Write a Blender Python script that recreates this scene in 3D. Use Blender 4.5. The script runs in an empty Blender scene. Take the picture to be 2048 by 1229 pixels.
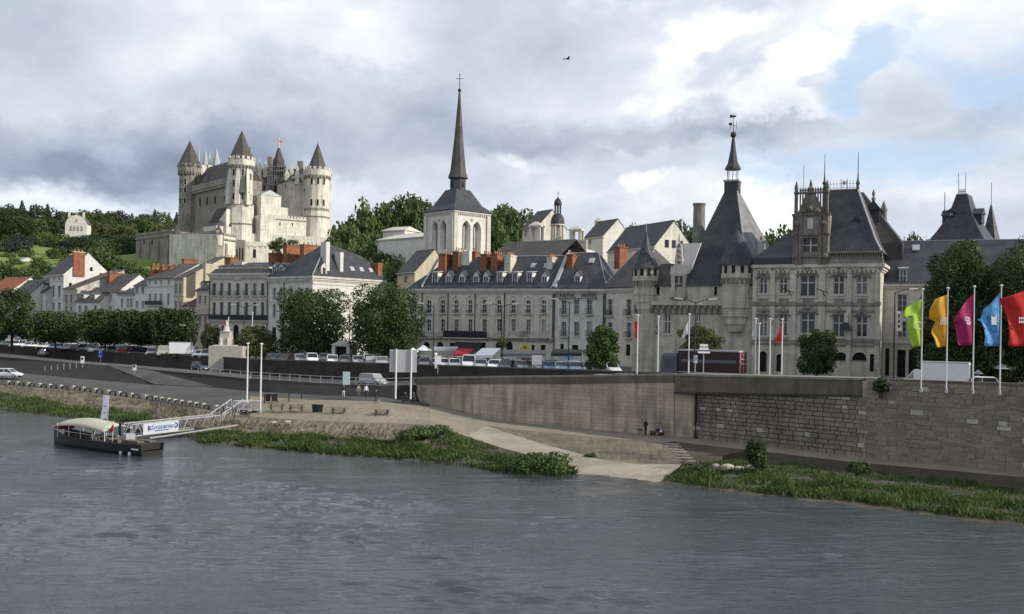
import bpy, math, random
import numpy as np
from mathutils import Matrix, Vector
random.seed(7); np.random.seed(7)
sc = bpy.context.scene
COL = sc.collection
# ------------------------------------------------------------------ camera
H = 12.4                      # eye height on the bridge, metres above the river
F = 2000.0                    # focal length in photo pixels (2048 wide)
ROLL = math.radians(1.0)
CR, SR = math.cos(ROLL), math.sin(ROLL)
cam = bpy.data.cameras.new('camera'); camo = bpy.data.objects.new('camera', cam); COL.objects.link(camo)
cam.sensor_width = 36; cam.lens = 36 * F / 2048; cam.shift_y = 45.5 / 2048
cam.clip_start = 0.5; cam.clip_end = 9000
camo.matrix_world = Matrix.Translation((0, 0, H)) @ Matrix.Rotation(math.pi / 2, 4, 'X') @ Matrix.Rotation(ROLL, 4, 'Z')
sc.camera = camo

def ray(px, py):
    dx, dy = px - 1024, py - 660
    return (CR * dx + SR * dy) / F, -(-SR * dx + CR * dy) / F      # X and Z per metre of Y
def G(px, py, Y):
    kx, kz = ray(px, py); return Vector((kx * Y, Y, H + kz * Y))
def GZ(px, py, z):
    kx, kz = ray(px, py); Y = (z - H) / kz; return Vector((kx * Y, Y, z))

# ------------------------------------------------------------------ sky and sun
EL = math.radians(27)
SX, SY = 0.955, -0.297
SUN = Vector((SX * math.cos(EL), SY * math.cos(EL), math.sin(EL))).normalized()
sun = bpy.data.lights.new('sun', 'SUN'); suno = bpy.data.objects.new('sun', sun); COL.objects.link(suno)
sun.energy = 4.6; sun.angle = math.radians(0.6); sun.color = (1.0, 0.95, 0.86)
suno.rotation_euler = SUN.to_track_quat('Z', 'Y').to_euler(); suno.location = (300, -100, 400)

w = bpy.data.worlds.new('World'); sc.world = w; w.use_nodes = True
def build_world():
    nt = w.node_tree; N = nt.nodes; N.clear(); L = nt.links
    def n(t, **k):
        o = N.new(t)
        for a, b in k.items(): setattr(o, a, b)
        return o
    def m(op, a, b=None, c=None, clamp=False):
        o = n('ShaderNodeMath', operation=op); o.use_clamp = clamp
        for i, v in enumerate((a, b, c)):
            if v is None: continue
            if isinstance(v, (int, float)): o.inputs[i].default_value = v
            else: L.new(v, o.inputs[i])
        return o.outputs[0]
    tc = n('ShaderNodeTexCoord'); sep = n('ShaderNodeSeparateXYZ'); L.new(tc.outputs['Generated'], sep.inputs[0])
    az = m('ARCTAN2', sep.outputs[0], sep.outputs[1]); el = m('ARCSINE', sep.outputs[2])
    # stretched direction so that clouds lie in flat banks
    mp = n('ShaderNodeMapping'); mp.inputs['Scale'].default_value = (1, 1, 1.55); L.new(tc.outputs['Generated'], mp.inputs[0])
    def noise(scale, det, rough, off=0.0, dist=0.0):
        q = n('ShaderNodeTexNoise'); q.noise_dimensions = '4D'
        q.inputs['Scale'].default_value = scale; q.inputs['Detail'].default_value = det
        q.inputs['Roughness'].default_value = rough; q.inputs['W'].default_value = off; q.inputs['Distortion'].default_value = dist
        L.new(mp.outputs[0], q.inputs['Vector']); return q
    wa = noise(5.0, 6, .58, 3.1); wb = noise(17.0, 5, .6, 8.7)
    va = n('ShaderNodeSeparateColor'); L.new(wa.outputs['Color'], va.inputs[0])
    vb = n('ShaderNodeSeparateColor'); L.new(wb.outputs['Color'], vb.inputs[0])
    def warp(c, i):
        a1 = m('MULTIPLY_ADD', va.outputs[i], .15, -.075); b1 = m('MULTIPLY_ADD', vb.outputs[i], .055, -.0275)
        return m('ADD', c, m('ADD', a1, b1))
    waz, wel = warp(az, 0), warp(el, 1)
    cv = n('ShaderNodeCombineXYZ'); L.new(waz, cv.inputs[0]); L.new(wel, cv.inputs[1])
    def blob(px, py, rx, ry, rot=0, wt=1.0, hard=1.0):
        kx, kz = ray(px, py); d = Vector((kx, 1, kz)).normalized()
        b = n('ShaderNodeMapping', vector_type='TEXTURE')
        b.inputs['Location'].default_value = (math.atan2(d.x, d.y), math.asin(d.z), 0)
        b.inputs['Rotation'].default_value = (0, 0, math.radians(rot)); b.inputs['Scale'].default_value = (rx / F, ry / F, 1)
        L.new(cv.outputs[0], b.inputs[0])
        ln = n('ShaderNodeVectorMath', operation='LENGTH'); L.new(b.outputs[0], ln.inputs[0])
        v = m('MULTIPLY_ADD', ln.outputs['Value'], -hard, hard, clamp=True)
        return m('MULTIPLY', v, wt)
    def total(bl):
        s = blob(*bl[0])
        for q in bl[1:]: s = m('ADD', s, blob(*q))
        return s
    dark = total([(280, 310, 640, 105, 4, .47), (880, 235, 430, 90, -8, .22), (260, 350, 420, 50, 4, .16), (600, 300, 260, 80, 0, .12), (1150, 275, 260, 60, 4, .14), (1440, 262, 260, 40, 4, .26),
                  (1980, 250, 150, 50, 15, .16), (1880, 450, 260, 40, 0, .06), (40, 60, 260, 90, 0, .08), (620, 170, 200, 60, 30, .10), (1930, 330, 120, 40, 0, .10)])
    lite = total([(560, 50, 420, 110, 6, .20), (60, 395, 330, 42, 0, .34), (740, 120, 240, 80, 28, .16), (1020, 320, 180, 50, 0, .22), (1330, 120, 420, 120, 16, .22),
                  (1800, 50, 380, 120, 8, .32), (1180, 410, 560, 70, 0, .16), (1880, 390, 340, 80, 0, .18), (1480, 420, 260, 90, 0, .12), (260, 110, 260, 70, 10, .10)])
    puff = total([(1590, 118, 130, 50, 20, 1.0, 1.5), (1400, 80, 250, 60, 24, .8, 1.2), (1540, 212, 150, 44, 6, .95, 1.4), (1360, 190, 220, 50, 6, .6, 1.1),
                  (1530, 395, 130, 80, -35, 1.05, 1.5), (1590, 440, 150, 44, 0, .7, 1.2), (1275, 385, 60, 40, 30, .75, 1.3), (985, 305, 70, 34, 0, .55, 1.3), (1060, 335, 110, 44, 0, .45, 1.1),
                  (1490, 340, 60, 46, 0, .7, 1.4), (1250, 20, 240, 60, 12, .5, 1.0), (1800, 20, 160, 60, 0, .7, 1.1), (1240, 305, 80, 30, 0, .35, 1.1), (1760, 190, 120, 60, 0, .4, 1.0), (460, 40, 200, 50, 0, .3, .9), (720, 60, 120, 40, 30, .4, 1.0)])
    blue = total([(1710, 150, 120, 55, 30, 1.0, 1.4), (2000, 190, 140, 70, -15, .95, 1.2), (1850, 120, 150, 40, 0, .6, 1.1), (1670, 60, 70, 34, 0, .5, 1.1), (760, -40, 160, 60, 0, .6, 1.1),
                  (1680, 330, 280, 90, 0, .8, 1.0), (1480, 330, 160, 60, 0, .5, 1.0), (1880, 60, 200, 50, 0, .5, 1.0), (2160, 110, 140, 100, 0, .9, 1.1), (100, 420, 300, 60, 0, .6, 1.0), (350, 330, 400, 80, 0, .35, .9), (1900, 330, 240, 70, 0, .6, 1.0)])
    base = noise(3.6, 7, .52, 1.7, .5); fine = noise(10.0, 8, .58, 5.2, .5)
    bb = m('MULTIPLY_ADD', base.outputs['Fac'], .46, -.23); ff = m('MULTIPLY_ADD', fine.outputs['Fac'], .40, -.20)
    lum = m('ADD', m('ADD', bb, ff), .655)
    lum = m('ADD', m('SUBTRACT', lum, dark), lite)
    pm = n('ShaderNodeMapRange', interpolation_type='SMOOTHSTEP'); L.new(m('ADD', puff, m('MULTIPLY_ADD', fine.outputs['Fac'], .9, -.45)), pm.inputs[0])
    pm.inputs[1].default_value = .16; pm.inputs[2].default_value = .70
    lum = m('ADD', lum, m('MULTIPLY', pm.outputs[0], .21))
    cr = n('ShaderNodeValToRGB'); L.new(lum, cr.inputs[0]); e = cr.color_ramp.elements
    e[0].position = .05; e[0].color = (.19, .225, .31, 1)
    e[1].position = .98; e[1].color = (1.0, 1.0, .99, 1)
    for p, c in ((.28, (.28, .325, .43)), (.5, (.455, .51, .61)), (.70, (.64, .69, .78)), (.87, (.85, .88, .92))):
        q = e.new(p); q.color = c + (1,)
    bmask = n('ShaderNodeMapRange', interpolation_type='SMOOTHSTEP'); L.new(m('ADD', blue, m('MULTIPLY_ADD', fine.outputs['Fac'], 1.0, -.5)), bmask.inputs[0]); bmask.inputs[1].default_value = .12; bmask.inputs[2].default_value = .95; bmask.inputs[4].default_value = .68
    veil = n('ShaderNodeMix'); veil.data_type = 'RGBA'; L.new(bmask.outputs[0], veil.inputs[0]); L.new(cr.outputs[0], veil.inputs[6]); veil.inputs[7].default_value = (.56, .73, .97, 1)
    skyn = n('ShaderNodeTexSky', sky_type='NISHITA'); skyn.sun_disc = False
    skyn.sun_elevation = EL; skyn.sun_rotation = math.atan2(SX, SY); skyn.air_density = 1.0; skyn.dust_density = .6
    b1 = n('ShaderNodeBackground'); L.new(skyn.outputs[0], b1.inputs[0]); b1.inputs[1].default_value = .15
    b2 = n('ShaderNodeBackground'); L.new(veil.outputs[2], b2.inputs[0]); b2.inputs[1].default_value = 1.12
    bm = n('ShaderNodeMapRange', interpolation_type='SMOOTHSTEP')
    L.new(m('ADD', blue, m('MULTIPLY_ADD', fine.outputs['Fac'], 1.2, -.66)), bm.inputs[0]); bm.inputs[1].default_value = .10; bm.inputs[2].default_value = .9
    bm.inputs[3].default_value = 1.0; bm.inputs[4].default_value = .72
    mx = n('ShaderNodeMixShader'); L.new(bm.outputs[0], mx.inputs[0]); L.new(b1.outputs[0], mx.inputs[1]); L.new(b2.outputs[0], mx.inputs[2])
    out = n('ShaderNodeOutputWorld'); L.new(mx.outputs[0], out.inputs[0])
build_world()
vs = sc.view_settings; sc.display_settings.display_device = 'sRGB'
vs.view_transform = 'Standard'; vs.look = 'None'; vs.gamma = 1.0; vs.use_curve_mapping = False; vs.exposure = 0.0
sc.render.engine = 'CYCLES'; sc.cycles.max_bounces = 5; sc.cycles.diffuse_bounces = 3; sc.cycles.transparent_max_bounces = 6
sc.cycles.use_denoising = True
try: sc.cycles.sample_clamp_indirect = 4
except Exception: pass

# ------------------------------------------------------------------ materials
MATS = {}
def mat(name, col, rough=.8, var=.25, scale=1.0, col2=None, bump=0.0, bscale=8.0, kind=None, spec=.3, metal=0.0, rand=0.0, streak=0.0, coord='Object', tint=None):
    """procedural surface: noise between two colours, optional vertical streaks, brick courses and bump"""
    if name in MATS: return MATS[name]
    mt = bpy.data.materials.new(name); mt.use_nodes = True; nt = mt.node_tree; N, L = nt.nodes, nt.links
    bs = N['Principled BSDF']; bs.inputs['Roughness'].default_value = rough; bs.inputs['Metallic'].default_value = metal
    bs.inputs['Specular IOR Level'].default_value = spec
    tc = N.new('ShaderNodeTexCoord'); V = tc.outputs[coord]
    if coord == 'Position': pass
    nz = N.new('ShaderNodeTexNoise'); nz.inputs['Scale'].default_value = scale; nz.inputs['Detail'].default_value = 7; nz.inputs['Roughness'].default_value = .62
    L.new(V, nz.inputs['Vector'])
    cr = N.new('ShaderNodeValToRGB'); L.new(nz.outputs['Fac'], cr.inputs[0])
    c2 = col2 or tuple(c * (1 - var) for c in col)
    cr.color_ramp.elements[0].position = .34; cr.color_ramp.elements[0].color = tuple(c2) + (1,)
    cr.color_ramp.elements[1].position = .66; cr.color_ramp.elements[1].color = tuple(col) + (1,)
    C = cr.outputs[0]; Hh = nz.outputs['Fac']
    def mixc(fac, a, b, blend='MIX'):
        mm = N.new('ShaderNodeMix'); mm.data_type = 'RGBA'; mm.blend_type = blend
        for s, v in ((0, fac), (6, a), (7, b)):
            if isinstance(v, (int, float)): mm.inputs[s].default_value = v
            elif isinstance(v, tuple): mm.inputs[s].default_value = v + (1,)
            else: L.new(v, mm.inputs[s])
        return mm.outputs[2]
    if streak:
        mp = N.new('ShaderNodeMapping'); mp.inputs['Scale'].default_value = (.9, .9, .10); L.new(V, mp.inputs[0])
        ns = N.new('ShaderNodeTexNoise'); ns.inputs['Scale'].default_value = 1.5; ns.inputs['Detail'].default_value = 5; L.new(mp.outputs[0], ns.inputs['Vector'])
        rr = N.new('ShaderNodeMapRange'); L.new(ns.outputs['Fac'], rr.inputs[0]); rr.inputs[1].default_value = .44; rr.inputs[2].default_value = .70; rr.inputs[4].default_value = streak
        C = mixc(rr.outputs[0], C, tuple(c * .35 for c in col))
    if kind:
        sp = N.new('ShaderNodeSeparateXYZ'); L.new(V, sp.inputs[0])
        ad = N.new('ShaderNodeMath'); ad.operation = 'ADD'; L.new(sp.outputs[0], ad.inputs[0]); L.new(sp.outputs[1], ad.inputs[1])
        cb = N.new('ShaderNodeCombineXYZ'); L.new(ad.outputs[0], cb.inputs[0]); L.new(sp.outputs[2], cb.inputs[1])
        bk = N.new('ShaderNodeTexBrick'); L.new(cb.outputs[0], bk.inputs['Vector'])
        bw, bh, mo = kind
        bk.inputs['Scale'].default_value = 1.0; bk.inputs['Brick Width'].default_value = bw; bk.inputs['Row Height'].default_value = bh
        bk.inputs['Mortar Size'].default_value = mo; bk.inputs['Color1'].default_value = (1, 1, 1, 1); bk.inputs['Color2'].default_value = (.84, .84, .84, 1); bk.inputs['Mortar'].default_value = (.62, .62, .62, 1)
        C = mixc(.8, C, bk.outputs['Color'], 'MULTIPLY'); Hh = bk.outputs['Fac']
    if rand:
        oi = N.new('ShaderNodeObjectInfo'); r2 = N.new('ShaderNodeMapRange'); L.new(oi.outputs['Random'], r2.inputs[0]); r2.inputs[3].default_value = 1 - rand; r2.inputs[4].default_value = 1 + rand * .6
        cc = N.new('ShaderNodeCombineColor')
        for i in range(3): L.new(r2.outputs[0], cc.inputs[i])
        C = mixc(1.0, C, cc.outputs[0], 'MULTIPLY')
    L.new(C, bs.inputs['Base Color'])
    if bump:
        if not kind:
            nb = N.new('ShaderNodeTexNoise'); nb.inputs['Scale'].default_value = bscale; nb.inputs['Detail'].default_value = 6; L.new(V, nb.inputs['Vector']); Hh = nb.outputs['Fac']
        bp = N.new('ShaderNodeBump'); bp.inputs['Strength'].default_value = bump; bp.inputs['Distance'].default_value = .05; bp.invert = bool(kind)
        L.new(Hh, bp.inputs['Height']); L.new(bp.outputs[0], bs.inputs['Normal'])
    MATS[name] = mt; return mt

def leafmat(name, c1, c2, rand=.25):
    if name in MATS: return MATS[name]
    mt = bpy.data.materials.new(name); mt.use_nodes = True; nt = mt.node_tree; N, L = nt.nodes, nt.links
    bs = N['Principled BSDF']; bs.inputs['Roughness'].default_value = .6; bs.inputs['Specular IOR Level'].default_value = .25
    ge = N.new('ShaderNodeNewGeometry'); oi = N.new('ShaderNodeObjectInfo')
    nz = N.new('ShaderNodeTexNoise'); nz.inputs['Scale'].default_value = .55; nz.inputs['Detail'].default_value = 4; L.new(ge.outputs['Position'], nz.inputs['Vector'])
    a = N.new('ShaderNodeMath'); a.operation = 'MULTIPLY_ADD'; L.new(ge.outputs['Random Per Island'], a.inputs[0]); a.inputs[1].default_value = .35; L.new(nz.outputs['Fac'], a.inputs[2])
    b = N.new('ShaderNodeMath'); b.operation = 'MULTIPLY_ADD'; L.new(oi.outputs['Random'], b.inputs[0]); b.inputs[1].default_value = rand; L.new(a.outputs[0], b.inputs[2])
    cr = N.new('ShaderNodeValToRGB'); L.new(b.outputs[0], cr.inputs[0])
    cr.color_ramp.elements[0].position = .35; cr.color_ramp.elements[0].color = c1 + (1,); cr.color_ramp.elements[1].position = 1.0; cr.color_ramp.elements[1].color = c2 + (1,)
    L.new(cr.outputs[0], bs.inputs['Base Color'])
    tr = N.new('ShaderNodeBsdfTranslucent'); L.new(cr.outputs[0], tr.inputs[0])
    mx = N.new('ShaderNodeMixShader'); mx.inputs[0].default_value = .22; L.new(bs.outputs[0], mx.inputs[1]); L.new(tr.outputs[0], mx.inputs[2])
    L.new(mx.outputs[0], N['Material Output'].inputs[0]); MATS[name] = mt; return mt

M_CREAM = mat('tuffeau_cream', (.70, .66, .56), .85, .18, .5, streak=.35, kind=(1.1, .42, .012), bump=.15)
M_WHITE = mat('tuffeau_white', (.70, .68, .61), .85, .14, .4, streak=.25, kind=(1.1, .45, .010), bump=.12)
M_GREY = mat('tuffeau_grey', (.62, .58, .485), .85, .22, .5, streak=.45, kind=(1.0, .42, .014), bump=.2)
M_OLD = mat('old_stone', (.58, .545, .45), .9, .3, .6, streak=.6, kind=(.9, .40, .016), bump=.3)
M_PLASTER = mat('pale_plaster', (.66, .64, .60), .85, .15, .7, streak=.22)
M_BEIGE = mat('beige_plaster', (.52, .45, .33), .85, .15, .7, streak=.2)
M_STAINED = mat('stained_plaster', (.55, .52, .46), .9, .3, .9, col2=(.26, .25, .22), streak=.4)
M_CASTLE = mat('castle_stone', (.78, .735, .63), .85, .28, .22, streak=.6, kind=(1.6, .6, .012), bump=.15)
M_CASTLEG = mat('castle_stone_shaded_weathered', (.36, .335, .285), .9, .42, .16, streak=.75, kind=(1.6, .6, .015), bump=.2)  # darker castle stone: shade of unlit walls put into the colour, plus stains
M_TRIM = mat('stone_trim', (.58, .55, .48), .8, .2, 1.2, streak=.3)
M_SOOT = mat('sooty_carved_stone', (.20, .18, .15), .9, .45, 1.2, streak=.6)
M_DTRIM = mat('weathered_stone_trim', (.27, .255, .22), .9, .35, 1.0, streak=.5)
M_SLATE = mat('slate', (.066, .068, .076), .55, .5, .7, kind=(.5, .32, .02), bump=.5, spec=.3)
M_SLATEG = mat('slate_grey', (.098, .088, .08), .6, .45, .6, kind=(.5, .32, .02), bump=.5, spec=.3)
M_SLATEB = mat('slate_brown', (.075, .063, .054), .6, .45, .6, kind=(.5, .32, .02), bump=.5, spec=.3)
M_SLATEL = mat('slate_sunlit_mottled', (.26, .26, .255), .55, .5, .6, col2=(.12, .12, .122), kind=(.5, .32, .02), bump=.3, spec=.4)  # paler slate for one pyramid face, sunlight put into its colour
M_LEAD = mat('lead_flashing', (.42, .42, .43), .5, .2, 2.0)
M_TILE = mat('orange_roof_tile', (.36, .13, .06), .8, .35, 1.5, kind=(.3, .3, .03), bump=.3)
M_BRICK = mat('orange_brick', (.38, .155, .08), .85, .4, .9, streak=.5, kind=(.5, .16, .016), bump=.2)
M_BRICKD = mat('brown_brick', (.20, .105, .065), .85, .3, 1.2, kind=(.5, .16, .016), bump=.2)
M_POT = mat('clay_pot', (.40, .20, .11), .8, .2, 3)
M_FRAME = mat('painted_window_frame', (.55, .55, .53), .5, .1, 3)
M_FRAMEB = mat('blue_grey_window_frame', (.22, .26, .31), .5, .1, 3)
M_GLASS = mat('window_glass', (.016, .018, .021), .08, .3, .7, spec=.5, rand=.5)
def _curtains():
    nt = M_GLASS.node_tree; N, L = nt.nodes, nt.links; oi = N.new('ShaderNodeObjectInfo'); cr = N.new('ShaderNodeValToRGB'); cr.color_ramp.interpolation = 'CONSTANT'; L.new(oi.outputs['Random'], cr.inputs[0])
    e = cr.color_ramp.elements; e[0].color = (.014, .016, .019, 1); e[1].position = .60; e[1].color = (.035, .037, .04, 1); q = e.new(.85); q.color = (.10, .10, .098, 1); q = e.new(.955); q.color = (.26, .255, .24, 1)
    L.new(cr.outputs[0], N['Principled BSDF'].inputs['Base Color'])
_curtains()
M_DARK = mat('dark_opening', (.018, .017, .016), .9, .3, 1)
M_IRON = mat('black_iron', (.025, .026, .03), .5, .2, 3, spec=.4)
M_GREENIRON = mat('grey_green_iron', (.07, .085, .085), .5, .2, 3)
M_WALLQ = mat('quay_stone', (.52, .45, .34), .95, .3, .30, col2=(.31, .27, .205), streak=.75, kind=(1.2, .42, .022), bump=.35)
M_WALLD = mat('quay_stone_dark', (.062, .055, .048), .95, .4, .5, streak=.3, kind=(1.0, .38, .014), bump=.4)
M_PARAPET = mat('sooty_parapet_stone', (.17, .15, .125), .95, .4, .5, streak=.5, kind=(1.4, .5, .012), bump=.3)
M_STONE = mat('quay_block', (.33, .29, .225), .95, .35, .5, col2=(.17, .148, .115), bump=.5, bscale=5, rand=.24, streak=.5)
M_STONEP = mat('pale_quay_block', (.44, .41, .35), .95, .2, 1.4, bump=.3, bscale=5, rand=.15)
M_ASPH = mat('asphalt', (.095, .092, .088), .95, .45, .16, bump=.2, bscale=20)
M_COBBLE = mat('dark_cobbles', (.028, .026, .024), .95, .35, .5, bump=.6, bscale=6)
M_PATH = mat('worn_path', (.25, .215, .165), .95, .3, .4, bump=.3, bscale=6)
M_SAND = mat('sandy_beach', (.27, .225, .165), .97, .3, .12, col2=(.19, .16, .118), bump=.3, bscale=5)
M_SOIL = mat('muddy_bank', (.20, .165, .115), .97, .4, .35, col2=(.10, .085, .06), bump=.6, bscale=3)
M_SLIP = mat('slipway_stone', (.35, .305, .24), .95, .3, .22, col2=(.21, .18, .137), bump=.5, bscale=3)
M_SLOPE = mat('stone_revetment', (.18, .152, .112), .95, .4, .30, col2=(.09, .078, .06), bump=.7, bscale=3)
M_MUD = mat('dark_mud', (.085, .072, .048), .9, .4, .5, bump=.5, bscale=4)
M_GRASS = mat('hill_grass', (.20, .24, .055), .95, .3, .05, col2=(.10, .15, .035), bump=.4, bscale=1.5)
M_STEEL = mat('galvanised_steel', (.40, .40, .41), .45, .2, 2, metal=.3)
M_POLE = mat('white_painted_pole', (.66, .66, .65), .4, .1, 2)
M_SIGNBACK = mat('grey_sign_back', (.42, .42, .44), .55, .1, 1)
M_WPAINT = mat('white_paint', (.74, .74, .74), .35, .06, 1.5, spec=.5)
M_BLK = mat('black_rubber', (.02, .02, .02), .8, .2, 4)
M_TIMBER = mat('weathered_timber', (.14, .12, .10), .85, .3, 3)
M_DTIMBER = mat('dark_timber', (.05, .045, .04), .85, .3, 3)
M_BARK = mat('tree_bark', (.075, .06, .045), .95, .35, 3, bump=.5, bscale=6)
M_CONC = mat('pale_concrete', (.42, .40, .34), .9, .2, 2)
def flat(name, c, rough=.6, **k): return mat(name, c, rough, .08, 2.0, **k)

# ------------------------------------------------------------------ mesh builder
class MB:
    def __init__(s): s.v = []; s.f = []; s.mi = []; s.mats = []; s.cur = 0; s.T = None
    def m(s, mt):
        if mt not in s.mats: s.mats.append(mt)
        s.cur = s.mats.index(mt); return s
    def add(s, vs_, fs):
        o = len(s.v)
        if s.T is not None: vs_ = [tuple(s.T @ Vector(p)) for p in vs_]
        s.v.extend(tuple(p) for p in vs_)
        for f in fs: s.f.append(tuple(i + o for i in f)); s.mi.append(s.cur)
        return s
    def poly(s, *p): return s.add(p, [tuple(range(len(p)))])
    def box(s, x0, y0, z0, x1, y1, z1):
        return s.add([(x0, y0, z0), (x1, y0, z0), (x1, y1, z0), (x0, y1, z0), (x0, y0, z1), (x1, y0, z1), (x1, y1, z1), (x0, y1, z1)],
                     [(0, 3, 2, 1), (4, 5, 6, 7), (0, 1, 5, 4), (1, 2, 6, 5), (2, 3, 7, 6), (3, 0, 4, 7)])
    def rings(s, rr, cap0=True, cap1=True):
        n = len(rr[0]); vs_ = [p for r in rr for p in r]; fs = []
        for k in range(len(rr) - 1):
            for i in range(n):
                j = (i + 1) % n; fs.append((k * n + i, k * n + j, (k + 1) * n + j, (k + 1) * n + i))
        if cap0: fs.append(tuple(reversed(range(n))))
        if cap1: fs.append(tuple(range((len(rr) - 1) * n, len(rr) * n)))
        return s.add(vs_, fs)
    def lathe(s, cx, cy, prof, n=10, rot=0.0, cap0=True, cap1=True):
        return s.rings([[(cx + r * math.cos(rot + 2 * math.pi * i / n), cy + r * math.sin(rot + 2 * math.pi * i / n), z) for i in range(n)] for r, z in prof], cap0, cap1)
    def rects(s, rr, **k):   # loft of axis-aligned rectangles (x0,y0,x1,y1,z)
        return s.rings([[(a, b, z), (c, b, z), (c, d, z), (a, d, z)] for a, b, c, d, z in rr], **k)
    def prism(s, pts, y0, y1):   # polygon in x,z pushed along y
        n = len(pts); return s.rings([[(x, y0, z) for x, z in pts], [(x, y1, z) for x, z in pts]])
    def prismx(s, pts, x0, x1):  # polygon in y,z pushed along x
        return s.rings([[(x0, y, z) for y, z in pts], [(x1, y, z) for y, z in pts]])
    def tube(s, p0, p1, r, n=5, r1=None):
        p0, p1 = Vector(p0), Vector(p1); d = (p1 - p0)
        if d.length < 1e-6: return s
        a = d.normalized().orthogonal().normalized(); b = d.normalized().cross(a); r1 = r if r1 is None else r1
        return s.rings([[p0 + (a * math.cos(t) + b * math.sin(t)) * r for t in (2 * math.pi * i / n for i in range(n))],
                        [p1 + (a * math.cos(t) + b * math.sin(t)) * r1 for t in (2 * math.pi * i / n for i in range(n))]])
    def path(s, pts, r, n=5):
        for a, b in zip(pts, pts[1:]): s.tube(a, b, r, n)
        return s
    def ball(s, c, r, n=8, k=5, sz=1.0):
        x, y, z = c; return s.lathe(x, y, [(max(.02 * r, r * math.sin(math.pi * i / k)), z - r * sz * math.cos(math.pi * i / k)) for i in range(k + 1)], n)
    def mesh(s, name, smooth=False):
        me = bpy.data.meshes.new(name); me.from_pydata(s.v, [], s.f)
        for mt in s.mats: me.materials.append(mt)
        if s.mi and len(s.mats) > 1: me.polygons.foreach_set('material_index', s.mi)
        if smooth: me.polygons.foreach_set('use_smooth', [True] * len(me.polygons))
        me.update(); return me
    def build(s, name, parent=None, loc=(0, 0, 0), rz=0.0, smooth=False):
        return put(name, s.mesh(name, smooth), parent, loc, rz)
def put(name, me, parent=None, loc=(0, 0, 0), rz=0.0, sc_=None):
    o = bpy.data.objects.new(name, me); o.location = loc; o.rotation_euler = (0, 0, rz)
    if sc_ is not None: o.scale = (sc_,) * 3 if isinstance(sc_, (int, float)) else sc_
    if parent is not None: o.parent = parent
    COL.objects.link(o); return o
def tag(o, label, cat, group=None):
    o['label'] = label; o['category'] = cat
    if group: o['group'] = group
    return o
def thing(name, label, cat, loc=(0, 0, 0), rz=0.0, group=None):
    return tag(put(name, None, None, loc, rz), label, cat, group)
def struct(o, kind='structure'): o['kind'] = kind; return o
def copy_tree(o, parent=None, loc=None, rz=None):
    c = o.copy(); COL.objects.link(c)
    if parent is not None: c.parent = parent
    if loc is not None: c.location = loc
    if rz is not None: c.rotation_euler = (0, 0, rz)
    for ch in KIDS.get(o.name) or [q for q in o.children]: copy_tree(ch, c)
    return c
KIDS = {}
ORD = ['first', 'second', 'third', 'fourth', 'fifth', 'sixth', 'seventh', 'eighth', 'ninth', 'tenth', 'eleventh', 'twelfth', 'thirteenth', 'fourteenth', 'fifteenth',
       'sixteenth', 'seventeenth', 'eighteenth', 'nineteenth', 'twentieth', 'twenty-first', 'twenty-second', 'twenty-third', 'twenty-fourth', 'twenty-fifth', 'twenty-sixth',
       'twenty-seventh', 'twenty-eighth', 'twenty-ninth', 'thirtieth', 'thirty-first', 'thirty-second', 'thirty-third', 'thirty-fourth', 'thirty-fifth', 'thirty-sixth', 'thirty-seventh', 'thirty-eighth', 'thirty-ninth', 'fortieth']
def text(name, s_, size, mt, parent, loc, rot, ext=.02, align='CENTER'):
    cu = bpy.data.curves.new(name, 'FONT'); cu.body = s_; cu.size = size; cu.extrude = ext; cu.align_x = align; cu.align_y = 'CENTER'; cu.resolution_u = 2
    t = bpy.data.objects.new('tmp_text', cu); COL.objects.link(t)
    me = bpy.data.meshes.new_from_object(t.evaluated_get(bpy.context.evaluated_depsgraph_get()))
    bpy.data.objects.remove(t); bpy.data.curves.remove(cu)
    me.materials.clear(); me.materials.append(mt); me.name = name
    o = put(name, me, parent, loc); o.rotation_euler = rot; return o
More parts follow.
